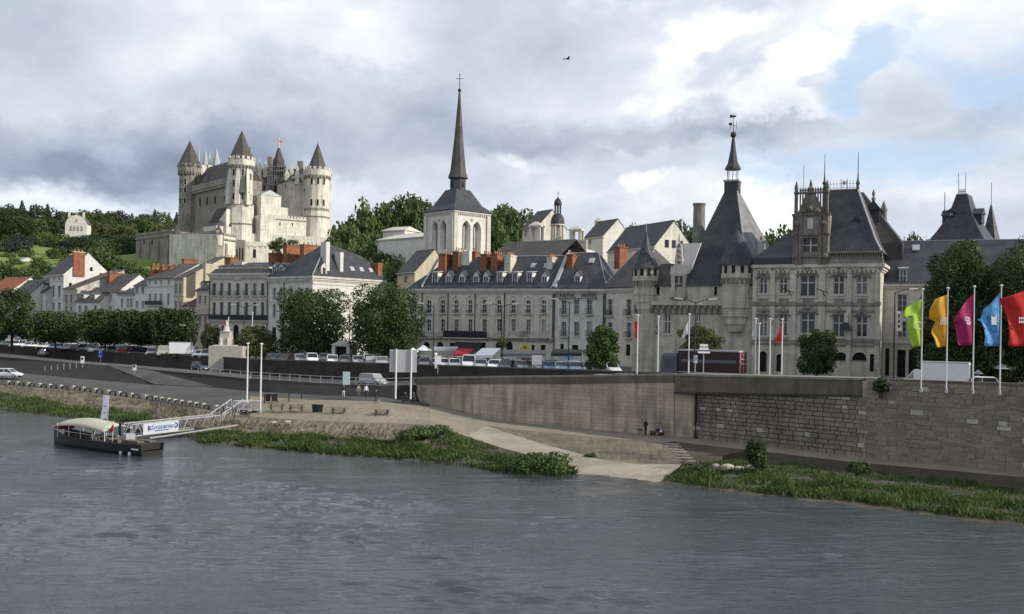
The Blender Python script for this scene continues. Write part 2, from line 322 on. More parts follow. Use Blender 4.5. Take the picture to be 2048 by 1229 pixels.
# ------------------------------------------------------------------ water
def make_water():
    mt = bpy.data.materials.new('river_water'); mt.use_nodes = True; nt = mt.node_tree; N, L = nt.nodes, nt.links
    bs = N['Principled BSDF']; bs.inputs['Base Color'].default_value = (.046, .050, .054, 1); bs.inputs['Roughness'].default_value = .06; bs.inputs['IOR'].default_value = 1.33; bs.inputs['Specular IOR Level'].default_value = .8
    ge = N.new('ShaderNodeNewGeometry')
    def noise(sx, sy, det, rot=0, rough=.55):
        mp = N.new('ShaderNodeMapping'); mp.inputs['Scale'].default_value = (sx, sy, 1); mp.inputs['Rotation'].default_value = (0, 0, rot); L.new(ge.outputs['Position'], mp.inputs[0])
        nz = N.new('ShaderNodeTexNoise'); nz.inputs['Scale'].default_value = 1; nz.inputs['Detail'].default_value = det; nz.inputs['Roughness'].default_value = rough; L.new(mp.outputs[0], nz.inputs[0]); return nz.outputs['Fac']
    def mm(op, a, b):
        q = N.new('ShaderNodeMath'); q.operation = op
        for i, v in ((0, a), (1, b)):
            if isinstance(v, (int, float)): q.inputs[i].default_value = v
            else: L.new(v, q.inputs[i])
        return q.outputs[0]
    r1 = noise(1.1, 4.6, 4, .08); r2 = noise(2.4, 9.0, 3, -.1); r3 = noise(.16, .42, 3, .1); patch = noise(.028, .075, 4, -.25, .6)
    pr = N.new('ShaderNodeMapRange'); L.new(patch, pr.inputs[0]); pr.inputs[1].default_value = .38; pr.inputs[2].default_value = .62; pr.inputs[3].default_value = .45; pr.inputs[4].default_value = 1.25
    h = mm('ADD', mm('ADD', mm('MULTIPLY', r1, 1.0), mm('MULTIPLY', r2, .45)), mm('MULTIPLY', r3, .8))
    bp = N.new('ShaderNodeBump'); bp.inputs['Distance'].default_value = .12; L.new(mm('MULTIPLY', pr.outputs[0], .6), bp.inputs['Strength']); L.new(h, bp.inputs['Height']); L.new(bp.outputs[0], bs.inputs['Normal'])
    # ripples as real relief: many short directional waves, stronger in ruffled patches
    rs = np.random.RandomState(4); ys = [30.0]
    while ys[-1] < 215: ys.append(ys[-1] + max(.13, ys[-1] ** 2 / 14500.0))
    ys = np.array(ys); t = np.linspace(-.60, .60, 900); Y, Tn = np.meshgrid(ys, t, indexing='ij'); X = Y * Tn
    Z = np.zeros_like(X)
    for lam in np.geomspace(.40, 5.0, 54):
        a = math.radians(94 + rs.normal() * 13); k = 2 * math.pi / lam; ph = rs.rand() * 6.283
        fade = np.clip((lam / (Y ** 2 / 9000.0) - .8), 0, 1)
        Z += fade * ((.058 * math.exp(-(math.log(lam / .75) / .60) ** 2) + .007) / k) * np.sin(k * (X * math.cos(a) + Y * math.sin(a)) + ph)
    P = np.zeros_like(X)
    for lx, ly, am in ((60, 17, 1), (31, 9, .8), (17, 6, .6), (44, 26, .8), (11, 4.5, .4)):
        a = rs.normal() * .25; u = X * math.cos(a) + Y * math.sin(a); v = -X * math.sin(a) + Y * math.cos(a); P += am * np.sin(2 * math.pi * u / lx + rs.rand() * 6 + 1.3 * np.sin(2 * math.pi * v / (ly * 2.3))) * np.sin(2 * math.pi * v / ly + rs.rand() * 6 + 1.1 * np.sin(2 * math.pi * u / (lx * .6)))
    Qp = np.zeros_like(X)
    for px, py, rx, ry, am in ((560, 985, 5, 3.2, 1.6), (660, 1015, 5, 3.0, 2.0), (735, 1060, 2.6, 3.6, 2.0), (470, 970, 6, 2.2, 1.0), (900, 1110, 2.0, 2.6, 1.8), (900, 1190, 1.6, 3.0, 1.8), (330, 1060, 8, 3, .8)):
        c = GZ(px, py, 0); Qp += am * np.exp(-((X - c.x) / rx) ** 2 - ((Y - c.y) / ry) ** 2)
    Z *= (np.clip(.62 + .46 * P, .22, 2.2) + 1.5 * Qp) * np.clip((212 - Y) / 12, 0, 1) * np.clip((.6 - np.abs(Tn)) / .02, 0, 1) * np.clip((Y - 30) / 2, 0, 1)
    n0, n1 = X.shape; V_ = np.stack([X, Y, Z], 2).reshape(-1, 3); ii = np.arange(n0 * n1).reshape(n0, n1); Q = np.stack([ii[:-1, :-1], ii[:-1, 1:], ii[1:, 1:], ii[1:, :-1]], 2).reshape(-1)
    extra = np.array([(-900, -80, 0), (900, -80, 0), (900, 330, 0), (-900, 330, 0)], float); c = [ii[0, 0], ii[0, -1], ii[-1, -1], ii[-1, 0]]; o = len(V_); V_ = np.vstack([V_, extra])
    ex = np.array([o, o + 1, c[1], c[0], o + 1, o + 2, c[2], c[1], o + 2, o + 3, c[3], c[2], o + 3, o, c[0], c[3]]); Q = np.concatenate([Q, ex]); nf = len(Q) // 4
    me = bpy.data.meshes.new('river_water'); me.vertices.add(len(V_)); me.vertices.foreach_set('co', V_.ravel()); me.loops.add(len(Q)); me.polygons.add(nf); me.loops.foreach_set('vertex_index', Q.astype(np.int32)); me.polygons.foreach_set('loop_start', np.arange(0, len(Q), 4, dtype=np.int32)); me.polygons.foreach_set('use_smooth', np.ones(nf, bool)); me.materials.append(mt); me.update(calc_edges=True)
    struct(put('river_water', me))
make_water()

# ------------------------------------------------------------------ lower ground: rows of points from the river to the upper wall
ROWS = {   # px: waterline y, then (y, distance) of bank top, bank shoulder, quay middle, embankment foot; (distance, z) of road edge; (y, distance) of the upper wall top
 -700: (790, (768, 170), (757, 180), (746, 190), (740, 205), (255, 5.9), (676, 285)),
 -200: (800, (775, 165), (762, 172), (750, 183), (742, 200), (228, 5.6), (678, 250)),
 0: (820, (787, 149), (770, 155), (755, 163), (742, 178), (200, 5.25), (689, 220)),
 150: (838, (812, 136), (782, 146), (768, 156), (757, 166), (182, 4.95), (698.5, 196)),
 300: (848, (832, 129), (802, 138), (783, 150), (770, 158), (167, 4.75), (706.5, 178)),
 400: (886, (856, 111), (818, 123), (795, 138), (773, 152), (156.5, 4.7), (711, 166)),
 500: (895, (868, 107), (834, 116), (812, 127), (783, 145), (149, 4.45), (717.5, 155)),
 640: (908, (872, 103), (842, 110), (815, 121), (791, 134), (139.5, 4.5), (722, 148)),
 760: (916, (882, 100), (846, 108), (820, 118), (795, 131), (133, 4.65), (726, 141.5)),
 860: (924, (888, 97), (850, 106), (828, 116), (806, 132.0), (132.6, 4.9), (729.5, 137)),
}
def col_pts(px):
    w_, a, b, c, d, e, f = ROWS[px]
    p1 = GZ(px, w_, 0); p0 = Vector((p1.x, p1.y - 9, -1.6))
    pts = [p0, p1] + [G(px, y, Y) for y, Y in (a, b, c, d)]
    e_ = Vector(((pts[5].x / pts[5].y) * e[0], e[0], e[1])); ft = G(px, *f); wl = Vector((ft.x, ft.y, e[1] + .12))
    return pts + [e_, wl, ft]
PXS = sorted(ROWS); CP = [col_pts(p) for p in PXS]
def band(name, rows, mt, nu=14, nv=5, amp=.0, seed=0, cols=None, lump=1.0):
    """sheet lofted through rows (lists of points), roughened inside"""
    rnd = np.random.RandomState(seed); b = MB().m(mt)
    nc = len(rows[0]); us = [i + j / nu for i in range(nc - 1) for j in range(nu)] + [nc - 1]
    grid = []
    for r in range(len(rows) - 1):
        for t in range(nv + (r == len(rows) - 2)):
            f = t / nv; line = []
            for u in us:
                i = min(int(u), nc - 2); q = u - i
                A = rows[r][i].lerp(rows[r][i + 1], q); B = rows[r + 1][i].lerp(rows[r + 1][i + 1], q); p = A.lerp(B, f)
                edge = (r == 0 and t == 0) or (r == len(rows) - 2 and f >= 1)
                if amp and not edge: p = p + Vector((0, 0, (rnd.rand() - .5) * amp))
                line.append(p)
            grid.append(line)
    n = len(us); b.add([p for l in grid for p in l], [(k * n + i, k * n + i + 1, (k + 1) * n + i + 1, (k + 1) * n + i) for k in range(len(grid) - 1) for i in range(n - 1)])
    return struct(b.build(name, smooth=False))
rows = [[c[i] for c in CP] for i in range(9)]
band('river_bank', [rows[0], rows[1], rows[2]], M_MUD, 16, 4, .25, 1)
band('bank_shoulder', [rows[2], rows[3]], M_SOIL, 22, 6, .22, 2)
i5 = PXS.index(500)
band('quay_parking', [[c[3] for c in CP[:i5 + 1]], [c[4] for c in CP[:i5 + 1]], [c[5] for c in CP[:i5 + 1]]], M_ASPH, 6, 3, .03, 3)
band('sandy_beach', [[c[3] for c in CP[i5:]], [c[4] for c in CP[i5:]], [c[4].lerp(c[5], .62) for c in CP[i5:]]], M_SAND, 14, 6, .07, 4)
band('beach_roadway', [[c[4].lerp(c[5], .62) for c in CP[i5:]], [c[5] for c in CP[i5:]]], M_ASPH, 8, 3, .02, 14)
band('embankment', [rows[5], rows[6]], M_COBBLE, 10, 4, .10, 5)
band('ramp_road', [rows[6], rows[7]], M_ASPH, 4, 2, 0)
k_ = MB().m(M_CONC)
for a, c in zip([c[6] for c in CP[:i5 + 1]], [c[6] for c in CP[1:i5 + 1]]): k_.rings([[a + Vector((0, -.1, -.3)), a + Vector((0, .3, -.3)), a + Vector((0, .3, .38)), a + Vector((0, -.1, .38))], [c + Vector((0, -.1, -.3)), c + Vector((0, .3, -.3)), c + Vector((0, .3, .38)), c + Vector((0, -.1, .38))]])
struct(k_.build('kerb'))
def emb(px, f):
    for i, (a, c) in enumerate(zip(PXS, PXS[1:])):
        if a <= px <= c: q = (px - a) / (c - a); return rows[5][i].lerp(rows[5][i + 1], q).lerp(rows[6][i].lerp(rows[6][i + 1], q), f)
k_ = MB().m(mat('worn_asphalt', (.11, .106, .10), .95, .4, .3))
for j in range(8):
    f0, f1 = 1 - j / 8, 1 - (j + 1) / 8; up_ = Vector((0, 0, .10)); k_.poly(emb(215 + 95 * j / 8, f0) + up_, emb(215 + 95 * (j + 1) / 8, f1) + up_, emb(290 + 140 * (j + 1) / 8, f1) + up_, emb(290 + 140 * j / 8, f0) + up_)
struct(k_.build('access_ramp'))
# right-hand side: slipway, revetment, path and grassy bank
A0 = CP[-1][3]; A = [A0, GZ(930, 872, 1.5), GZ(1000, 895, .95), GZ(1075, 915, .5), GZ(1150, 946, 0)]
C0 = GZ(1320, 964, 0)
B0 = GZ(974, 852, 1.6); B = [B0, GZ(1001, 861, 1.45), GZ(1083, 888, 1.0), GZ(1198, 918.6, .5), GZ(1276, 929, .35), GZ(1364, 929, .38)]
Wb = [CP[-1][5], GZ(930, 824, 1.97), GZ(992, 840, 1.5), GZ(1113, 853.5, 1.25), GZ(1349, 873, 1.2), GZ(1386, 876, 1.2), GZ(1548, 892, 1.2), GZ(1733, 915, 1.2), GZ(2048, 945, 1.2), GZ(2300, 972, 1.2)]
Wb.append(Wb[-1] + (Wb[-1] - Wb[-2]) * 3)
E = [CP[-1][4], G(930, 852, 111), B0, GZ(1052, 861, 1.4), GZ(1174, 873, 1.25), GZ(1325, 886, 1.2), GZ(1352, 884, 1.2), GZ(1492, 899.5, 1.2), GZ(1694, 923, 1.2), GZ(2048, 955, 1.2), GZ(2300, 984, 1.2)]
E.append(E[-1] + (Wb[-1] - Wb[-2]))
band('path', [[E[0], E[1], E[2], E[3], E[4], E[5], E[6], E[7], E[8], E[9], E[10], E[11]], [Wb[0], Wb[1], Wb[2], Wb[2].lerp(Wb[3], .55), Wb[3].lerp(Wb[4], .3), Wb[4], Wb[5], Wb[6], Wb[7], Wb[8], Wb[9], Wb[10]]], M_PATH, 8, 4, .03, 6)
s_ = MB().m(M_SAND); s_.poly(CP[-1][3], A[1], E[1], E[0]); s_.poly(A[1], B0, E[1]); struct(s_.build('sandy_slope'))
band('slipway', [[A[1], A[2], A[3], A[4], C0], [B[0], B[2], B[3], B[4], B[5]]], M_SLIP, 12, 7, .07, 7)
s_ = MB().m(M_SLIP); s_.poly(A[4], A[4] + Vector((-3, -9, -1.2)), C0 + Vector((-2, -9, -1.2)), C0); struct(s_.build('slipway_toe'))
band('revetment', [[B[0], B[1], B[2], B[3], B[4], B[5]], [E[2], E[2].lerp(E[3], .5), E[3], E[4], E[4].lerp(E[5], .6), E[5]]], M_SLOPE, 12, 7, .10, 8)
LB = [A[0], A[1], A[2], A[3], A[4]]
LW = [CP[-1][1], GZ(930, 932, 0), GZ(1000, 945, 0), GZ(1075, 951, 0), A[4] + Vector((-.2, -.2, 0))]
band('spit_bank', [[p + Vector((0, -9, -1.6)) for p in LW], LW, [a.lerp(b, .55) + Vector((0, 0, .12)) for a, b in zip(LW, LB)], LB], M_MUD, 12, 3, .12, 9)
EB = [p + Vector((-.1, -.25, -.75)) for p in E[6:]]; EB[0] = GZ(1390, 928, .35)
RW = [C0, GZ(1500, 990, 0), GZ(1700, 1010, 0), GZ(2048, 1055, 0), GZ(2300, 1090, 0)]; RW.append(RW[-1] + (Wb[-1] - Wb[-2])); EB.insert(2, EB[1].lerp(EB[2], .5)) if len(EB) < len(RW) else None
band('grassy_bank', [[p + Vector((-2, -8, -1.4)) for p in RW], RW, [a.lerp(b, .5) + Vector((0, 0, .1)) for a, b in zip(RW, EB)], EB], M_MUD, 14, 3, .12, 10)
s_ = MB().m(M_MUD)
top = [B[5] + Vector((.3, .6, .02))] + E[6:]
for a, b, c, d in zip(top, top[1:], [B[5]] + EB[0:], EB): s_.poly(c, d, b, a)
o = s_.build('path_edge_wall'); tag(o, 'low dark stone wall holding up the path above the grassy bank', 'wall')
# stone steps from the path down to the slipway
st = thing('stone_steps', 'short flight of worn stone steps from path to slipway', 'steps', GZ(1338, 885, 1.2))
P0, P1 = GZ(1338, 885, 1.2), GZ(1374, 925, .42)
for k in range(7):
    f = (k + .5) / 7; c = P0.lerp(P1, f); b = MB().m(M_SLIP); wd = 1.35
    b.T = Matrix.Translation((c.x - P0.x, c.y - P0.y, c.z - P0.z)) @ Matrix.Rotation(math.radians(-8), 4, 'Z')
    b.box(-wd / 2 + .0, -.32, -.3, wd / 2 + .25, .3, .0 + .02 * (k % 2)); b.build('step', st)

# ------------------------------------------------------------------ walls
up = [c[8] for c in CP] + [G(1113, 738, 125), G(1300, 744, 112.5), G(1346, 747, 108.9)]
upb = [c[7] for c in CP] + [Vector((up[-3].x, up[-3].y, 6.0)), Vector((up[-2].x, up[-2].y, 6.7)), Vector((up[-1].x, up[-1].y, 7.0))]
def offset(pts, d):
    out = []
    for i, p in enumerate(pts):
        a = pts[max(0, i - 1)]; b = pts[min(len(pts) - 1, i + 1)]; t = Vector((b.x - a.x, b.y - a.y, 0)).normalized()
        out.append(p + Vector((-t.y, t.x, 0)) * d)
    return out
def wall_strip(b, top, base, th, mt, cap=None, capw=.08, caph=.28):
    bk = offset(top, th)
    for i in range(len(top) - 1):
        a, c = top[i], top[i + 1]; z0, z1 = base[i].z - 1.2, base[i + 1].z - 1.2
        b.m(mt); ring = lambda t, k, z: [(t.x, t.y, z), (k.x, k.y, z), (k.x, k.y, t.z), (t.x, t.y, t.z)]
        b.rings([ring(a, bk[i], z0), ring(c, bk[i + 1], z1)])
    if cap:
        f, k = offset(top, -capw), offset(top, th + capw); b.m(cap)
        for i in range(len(top) - 1):
            R = lambda j: [(f[j].x, f[j].y, top[j].z - caph), (k[j].x, k[j].y, top[j].z - caph), (k[j].x, k[j].y, top[j].z + .004), (f[j].x, f[j].y, top[j].z + .004)]
            b.rings([R(i), R(i + 1)])
b = MB(); wall_strip(b, up, upb, .5, M_WALLD, M_PARAPET, .06, .16)
tag(b.build('upper_quay_wall'), 'long dark stone wall and parapet below the row of parked cars', 'wall')

LT = [G(834, 755, CP[-1][5].y + .2), G(930, 754, Wb[1].y), G(992, 753, Wb[2].y), G(1113, 752, Wb[3].y), G(1349, 748, Wb[4].y)]
LBs = [CP[-1][5] + Vector((-1.7, .2, 0)), Wb[1], Wb[2], Wb[3], Wb[4]]
root = thing('quay_wall', 'tall pale quay wall with black-streaked sooty parapet above the waterside path', 'wall', LBs[-1])
b = MB(); wall_strip(b, LT, LBs, .8, M_WALLQ); b.v = [(x - root.location.x, y - root.location.y, z - root.location.z) for x, y, z in b.v]; b.build('wall_face', root)
b = MB(); wall_strip(b, [p + Vector((0, 0, .02)) for p in offset(LT, -.05)], [Vector((p.x, p.y, p.z + .25)) for p in LT], .9, M_PARAPET, M_DTRIM, .03, .2); b.v = [(x - root.location.x, y - root.location.y, z - root.location.z) for x, y, z in b.v]; b.build('parapet', root)
d0 = (Wb[4] - Wb[3]); d0.z = 0; d0.normalize()
# walled-up door
p = GZ(902, 811, 2.2); dd = MB(); dd.T = Matrix.Translation(p - root.location) @ Matrix.Rotation(math.atan2(Wb[1].y - Wb[0].y, Wb[1].x - Wb[0].x), 4, 'Z')
dd.m(M_WALLD).box(-.75, -.5, -.5, .6, .3, 2.75); dd.m(M_TRIM).box(.6, -.6, -.5, .85, .3, 2.9).box(-.98, -.6, -.5, -.75, .3, 2.9); dd.build('walled_up_doorway', root)

root = thing('block_wall', 'high wall of rough uneven stone blocks, recessed beneath an overhanging parapet beam', 'wall', Wb[5])
R0 = root.location.copy()
T = lambda px, py, w_: G(px, py, w_.y) 
tops = [T(1386, 748, Wb[4]), T(1548, 752.5, Wb[6]), T(1733, 757.5, Wb[7]), T(2048, 768, Wb[8]), T(2300, 777, Wb[9])]; tops.append(tops[-1] + (tops[-1] - tops[-2]) * 3)
# backing
b = MB().m(M_WALLQ)
bk = [Wb[5], Wb[6], Wb[7], Wb[8], Wb[9], Wb[10]]
tz = [7.9, 8.2, tops[2].z - .05, tops[3].z - .05, tops[4].z - .05, tops[5].z - .05]
bo = offset(bk, .02); bt = offset(bk, .9)
for i in range(5):
    rg = lambda j: [(bo[j].x, bo[j].y, -.5), (bt[j].x, bt[j].y, -.5), (bt[j].x, bt[j].y, tz[j]), (bo[j].x, bo[j].y, tz[j])]
    b.rings([rg(i), rg(i + 1)])
jx = offset([Wb[4], Wb[5]], 0)
b.m(M_WALLQ).rings([[(Wb[4].x, Wb[4].y, -.5), (Wb[4].x - .5, Wb[4].y + .6, -.5), (Wb[4].x - .5, Wb[4].y + .6, 7.9), (Wb[4].x, Wb[4].y, 7.9)], [(Wb[5].x, Wb[5].y, -.5), (Wb[5].x - .3, Wb[5].y + .7, -.5), (Wb[5].x - .3, Wb[5].y + .7, 7.9), (Wb[5].x, Wb[5].y, 7.9)]])
b.v = [(x - R0.x, y - R0.y, z - R0.z) for x, y, z in b.v]; b.build('wall_core', root)
# overhanging parapet
def strip_box(name, p, q, z0a, z1a, z0b, z1b, th, mt, out=.0, par=root):
    t = Vector((q.x - p.x, q.y - p.y, 0)).normalized(); nn = Vector((-t.y, t.x, 0)); b = MB().m(mt)
    R = lambda c, z0, z1: [c - nn * out + Vector((0, 0, z0 - c.z)), c + nn * th + Vector((0, 0, z0 - c.z)), c + nn * th + Vector((0, 0, z1 - c.z)), c - nn * out + Vector((0, 0, z1 - c.z))]
    b.rings([[v - R0 for v in R(p, z0a, z1a)], [v - R0 for v in R(q, z0b, z1b)]]); return b.build(name, par)
Wm = GZ(1722, 913.5, 1.2)
tz4 = G(1349, 748, Wb[4].y).z; tzm = G(1722, 757, Wm.y).z
strip_box('parapet_beam', Wb[4] + Vector((.02, 0, 0)), Wm, tz4 - 1.95, tz4 - .2, tzm - 1.55, tzm - .2, 3.6, M_PARAPET, .12)
strip_box('parapet_coping', Wb[4], Wm, tz4 - .2, tz4 + .02, tzm - .2, tzm + .02, 3.7, M_DTRIM, .2)
strip_box('parapet_ledge', Wb[4], Wm, tz4 - 2.15, tz4 - 1.95, tzm - 1.72, tzm - 1.55, 3.5, M_WALLD, .22)
strip_box('coping', Wm, Wb[8], tzm - .18, tzm + .02, tops[3].z - .18, tops[3].z + .02, .9, M_PARAPET, .12)
strip_box('coping', Wb[8], Wb[9], tops[3].z - .18, tops[3].z + .02, tops[4].z - .18, tops[4].z + .02, .9, M_PARAPET, .12)
strip_box('coping', Wb[9], Wb[10], tops[4].z - .18, tops[4].z + .02, tops[5].z - .18, tops[5].z + .02, .9, M_PARAPET, .12)
# blocks
rnd = random.Random(5); BL = []
def blocks(p, q, za, zb, z0=1.15):
    t = Vector((q.x - p.x, q.y - p.y, 0)); Ln = t.length; t.normalize(); z = z0; r = 0
    while z < max(za, zb) - .1:
        h = rnd.uniform(.36, .50); x = -rnd.uniform(0, .6)
        while x < Ln:
            l = rnd.uniform(.55, 1.35); x0, x1 = max(x, 0), min(x + l, Ln); zt = za + (zb - za) * (x0 + x1) / 2 / Ln
            if x1 - x0 > .2 and z + h * .5 < zt: BL.append((p + t * (x0 + x1) / 2, math.atan2(t.y, t.x), (x1 - x0) - .03, min(h, zt - z) - .026, z))
            x += l
        z += h; r += 1
blocks(Wb[7], Wb[8], tops[2].z - .2, tops[3].z - .2); n1 = len(BL)
blocks(Wb[5], Wb[7], 6.2, 6.85); n2 = len(BL)
blocks(Wb[8], Wb[9], tops[3].z - .2, tops[4].z - .2); blocks(Wb[9], Wb[10], tops[4].z - .2, tops[5].z - .2)
def block_geo(b, wd, ht):
    d = rnd.uniform(.015, .085); j = lambda a: rnd.uniform(-a, a)
    f = [(-wd / 2 + .03 + j(.02), -d, .03 + j(.015)), (wd / 2 - .03 + j(.02), -d + j(.02), .03 + j(.015)), (wd / 2 - .03 + j(.02), -d + j(.02), ht - .03 + j(.015)), (-wd / 2 + .03 + j(.02), -d, ht - .03 + j(.015))]
    bk_ = [(-wd / 2, .12, 0), (wd / 2, .12, 0), (wd / 2, .12, ht), (-wd / 2, .12, ht)]
    b.rings([bk_, f], False, True)
order = list(range(n1)) + sorted(range(n1, n2), key=lambda i: BL[i][0].y) + list(range(n2, len(BL)))
pale = set(rnd.sample(range(n1 // 3, n2), 26)); extra = MB()
for k, i in enumerate(order):
    c, a, wd, ht, z = BL[i]; pl = i in pale and z > 1.8
    if k < 290 or (pl and k < 520 and k < 300):
        b = MB().m(M_STONEP if pl else M_STONE); block_geo(b, wd, ht); b.build('stone', root, (c.x - R0.x, c.y - R0.y, z - R0.z), a)
    else:
        extra.m(M_STONEP if pl else M_STONE); extra.T = Matrix.Translation((c.x - R0.x, c.y - R0.y, z - R0.z)) @ Matrix.Rotation(a, 4, 'Z'); block_geo(extra, wd, ht)
struct(extra.build('stone_blocks', root), 'stuff')
b = MB().m(M_BLK); q = GZ(1390, 877, 1.2) - R0; b.tube(q + Vector((0, -.25, 1.6)), q + Vector((.0, -.25, 5)), .13); b.tube(q + Vector((0, -.25, 0)), q + Vector((.0, -.25, .9)), .18, 6, .08); b.tube(q + Vector((0, -.25, .9)), q + Vector((0, -.25, 1.6)), .06); b.build('drainpipe', root)

# ------------------------------------------------------------------ street, far ground and hills
fr = offset(up, .25); fr[-1] = Wb[4] + Vector((-.3, .5, 0))
frz = [p.z - .62 for p in up]; frz[-1] = 7.0
fr += [Wb[5] + Vector((-2.0, 2.5, 0)), offset(bk, .9)[2], offset(bk, .9)[3], offset(bk, .9)[4], offset(bk, .9)[5]]; frz += [7.0, 7.35, 7.55, 7.6, 8.0]
b = MB().m(M_ASPH)
for i in range(len(fr) - 1):
    a, c = fr[i], fr[i + 1]
    za, zc = frz[i], frz[i + 1]
    mid = lambda p, z: (p.x * 1.08 + 3, p.y + 18, min(z, 6.9)); far = lambda p: (p.x * 1.75 + 20, p.y + 190, 6.6)
    b.poly((a.x, a.y, za), (c.x, c.y, zc), mid(c, zc), mid(a, za)); b.poly(mid(a, za), mid(c, zc), far(c), far(a))
struct(b.build('street'))
def ramp01(t): t = min(1, max(0, t)); return t * t * (3 - 2 * t)
def terr(x, y):
    r = 4.5
    d = y - 262 + 10 * math.sin(x * .013)
    h = 0 if d < 0 else (.228 * d if d < 140 else 31.9 + .12 * (d - 140) if d < 450 else 67.3)
    h *= .35 + .65 * ramp01((90 - x) / 90) if x > 0 else 1
    h += 13 * math.exp(-(((x + 108) / 48) ** 2 + ((y - 445) / 42) ** 2))
    h += 1.6 * math.sin(x * .05 + y * .02) * min(1, max(0, d) / 60) + 3 * math.sin(x * .017) * min(1, max(0, d) / 150)
    return r + h
nx, ny = 110, 90; xs = np.linspace(-900, 900, nx); ys = np.concatenate([np.linspace(225, 560, 62), np.linspace(580, 1800, ny - 62)])
b = MB().m(M_GRASS); b.add([(x, y, terr(x, y)) for y in ys for x in xs], [(j * nx + i, j * nx + i + 1, (j + 1) * nx + i + 1, (j + 1) * nx + i) for j in range(ny - 1) for i in range(nx - 1)])
struct(b.build('hills', smooth=True))
# ------------------------------------------------------------------ building kit
WCACHE = {}
def window_meshes(wd, ht, style):
    wd, ht = max(.3, round(wd * 10) / 10), max(.3, round(ht * 10) / 10); k = (wd, ht, style)
    if k in WCACHE: return WCACHE[k]
    f = MB(); p = MB(); fm = {'blue': M_FRAMEB, 'stone': M_TRIM}.get(style, M_FRAME); t = .07 if style != 'stone' else .13
    p.m(M_DARK if style in ('slit', 'shop') else M_GLASS).box(-wd / 2 + .01, .05, .01, wd / 2 - .01, .08, ht - .01)
    if style in ('slit',):
        f.m(M_DTRIM).box(-wd / 2 - .1, -.26, -.14, wd / 2 + .1, .02, 0)
    elif style == 'shop':
        f.m(M_IRON).box(-wd / 2, -.02, 0, -wd / 2 + .1, .05, ht).box(wd / 2 - .1, -.02, 0, wd / 2, .05, ht).box(-wd / 2, -.02, ht * .72, wd / 2, .05, ht * .72 + .1)
    else:
        f.m(fm).box(-wd / 2, -.02, 0, -wd / 2 + t, .05, ht).box(wd / 2 - t, -.02, 0, wd / 2, .05, ht).box(-wd / 2 + t, -.02, ht - t, wd / 2 - t, .05, ht).box(-wd / 2 + t, -.02, 0, wd / 2 - t, .05, t)
        f.box(-t * .6, -.02, t, t * .6, .045, ht - t)
        if style == 'stone': f.box(-wd / 2 + t, -.03, ht * .6, wd / 2 - t, .04, ht * .6 + t)
        else:
            for q in (.33, .66): f.box(-wd / 2 + t, -.012, ht * q, wd / 2 - t, .04, ht * q + .05)
        f.m(M_TRIM).box(-wd / 2 - .14, -.34, -.16, wd / 2 + .14, -.02, 0)
    WCACHE[k] = (f.mesh('window'), p.mesh('pane')); return WCACHE[k]

RAILC = {}
def rail_mesh(wd, ht, mt):
    k = (round(wd, 1), round(ht, 1), mt.name)
    if k not in RAILC:
        b = MB().m(mt); n = max(3, int(wd / .16))
        b.box(-wd / 2, -.06, ht - .06, wd / 2, 0, ht).box(-wd / 2, -.05, .06, wd / 2, -.01, .11)
        for i in range(n + 1):
            x = -wd / 2 + wd * i / n; b.box(x - .02, -.045, .1, x + .02, -.015, ht - .06)
        b.box(-wd / 2, -.036, .12, wd / 2, -.03, ht - .07) if wd > 4 and mt is M_IRON else None; b.m(M_TRIM).box(-wd / 2 - .1, -.1, -.16, wd / 2 + .1, .45, 0); RAILC[k] = b.mesh('balcony')
    return RAILC[k]

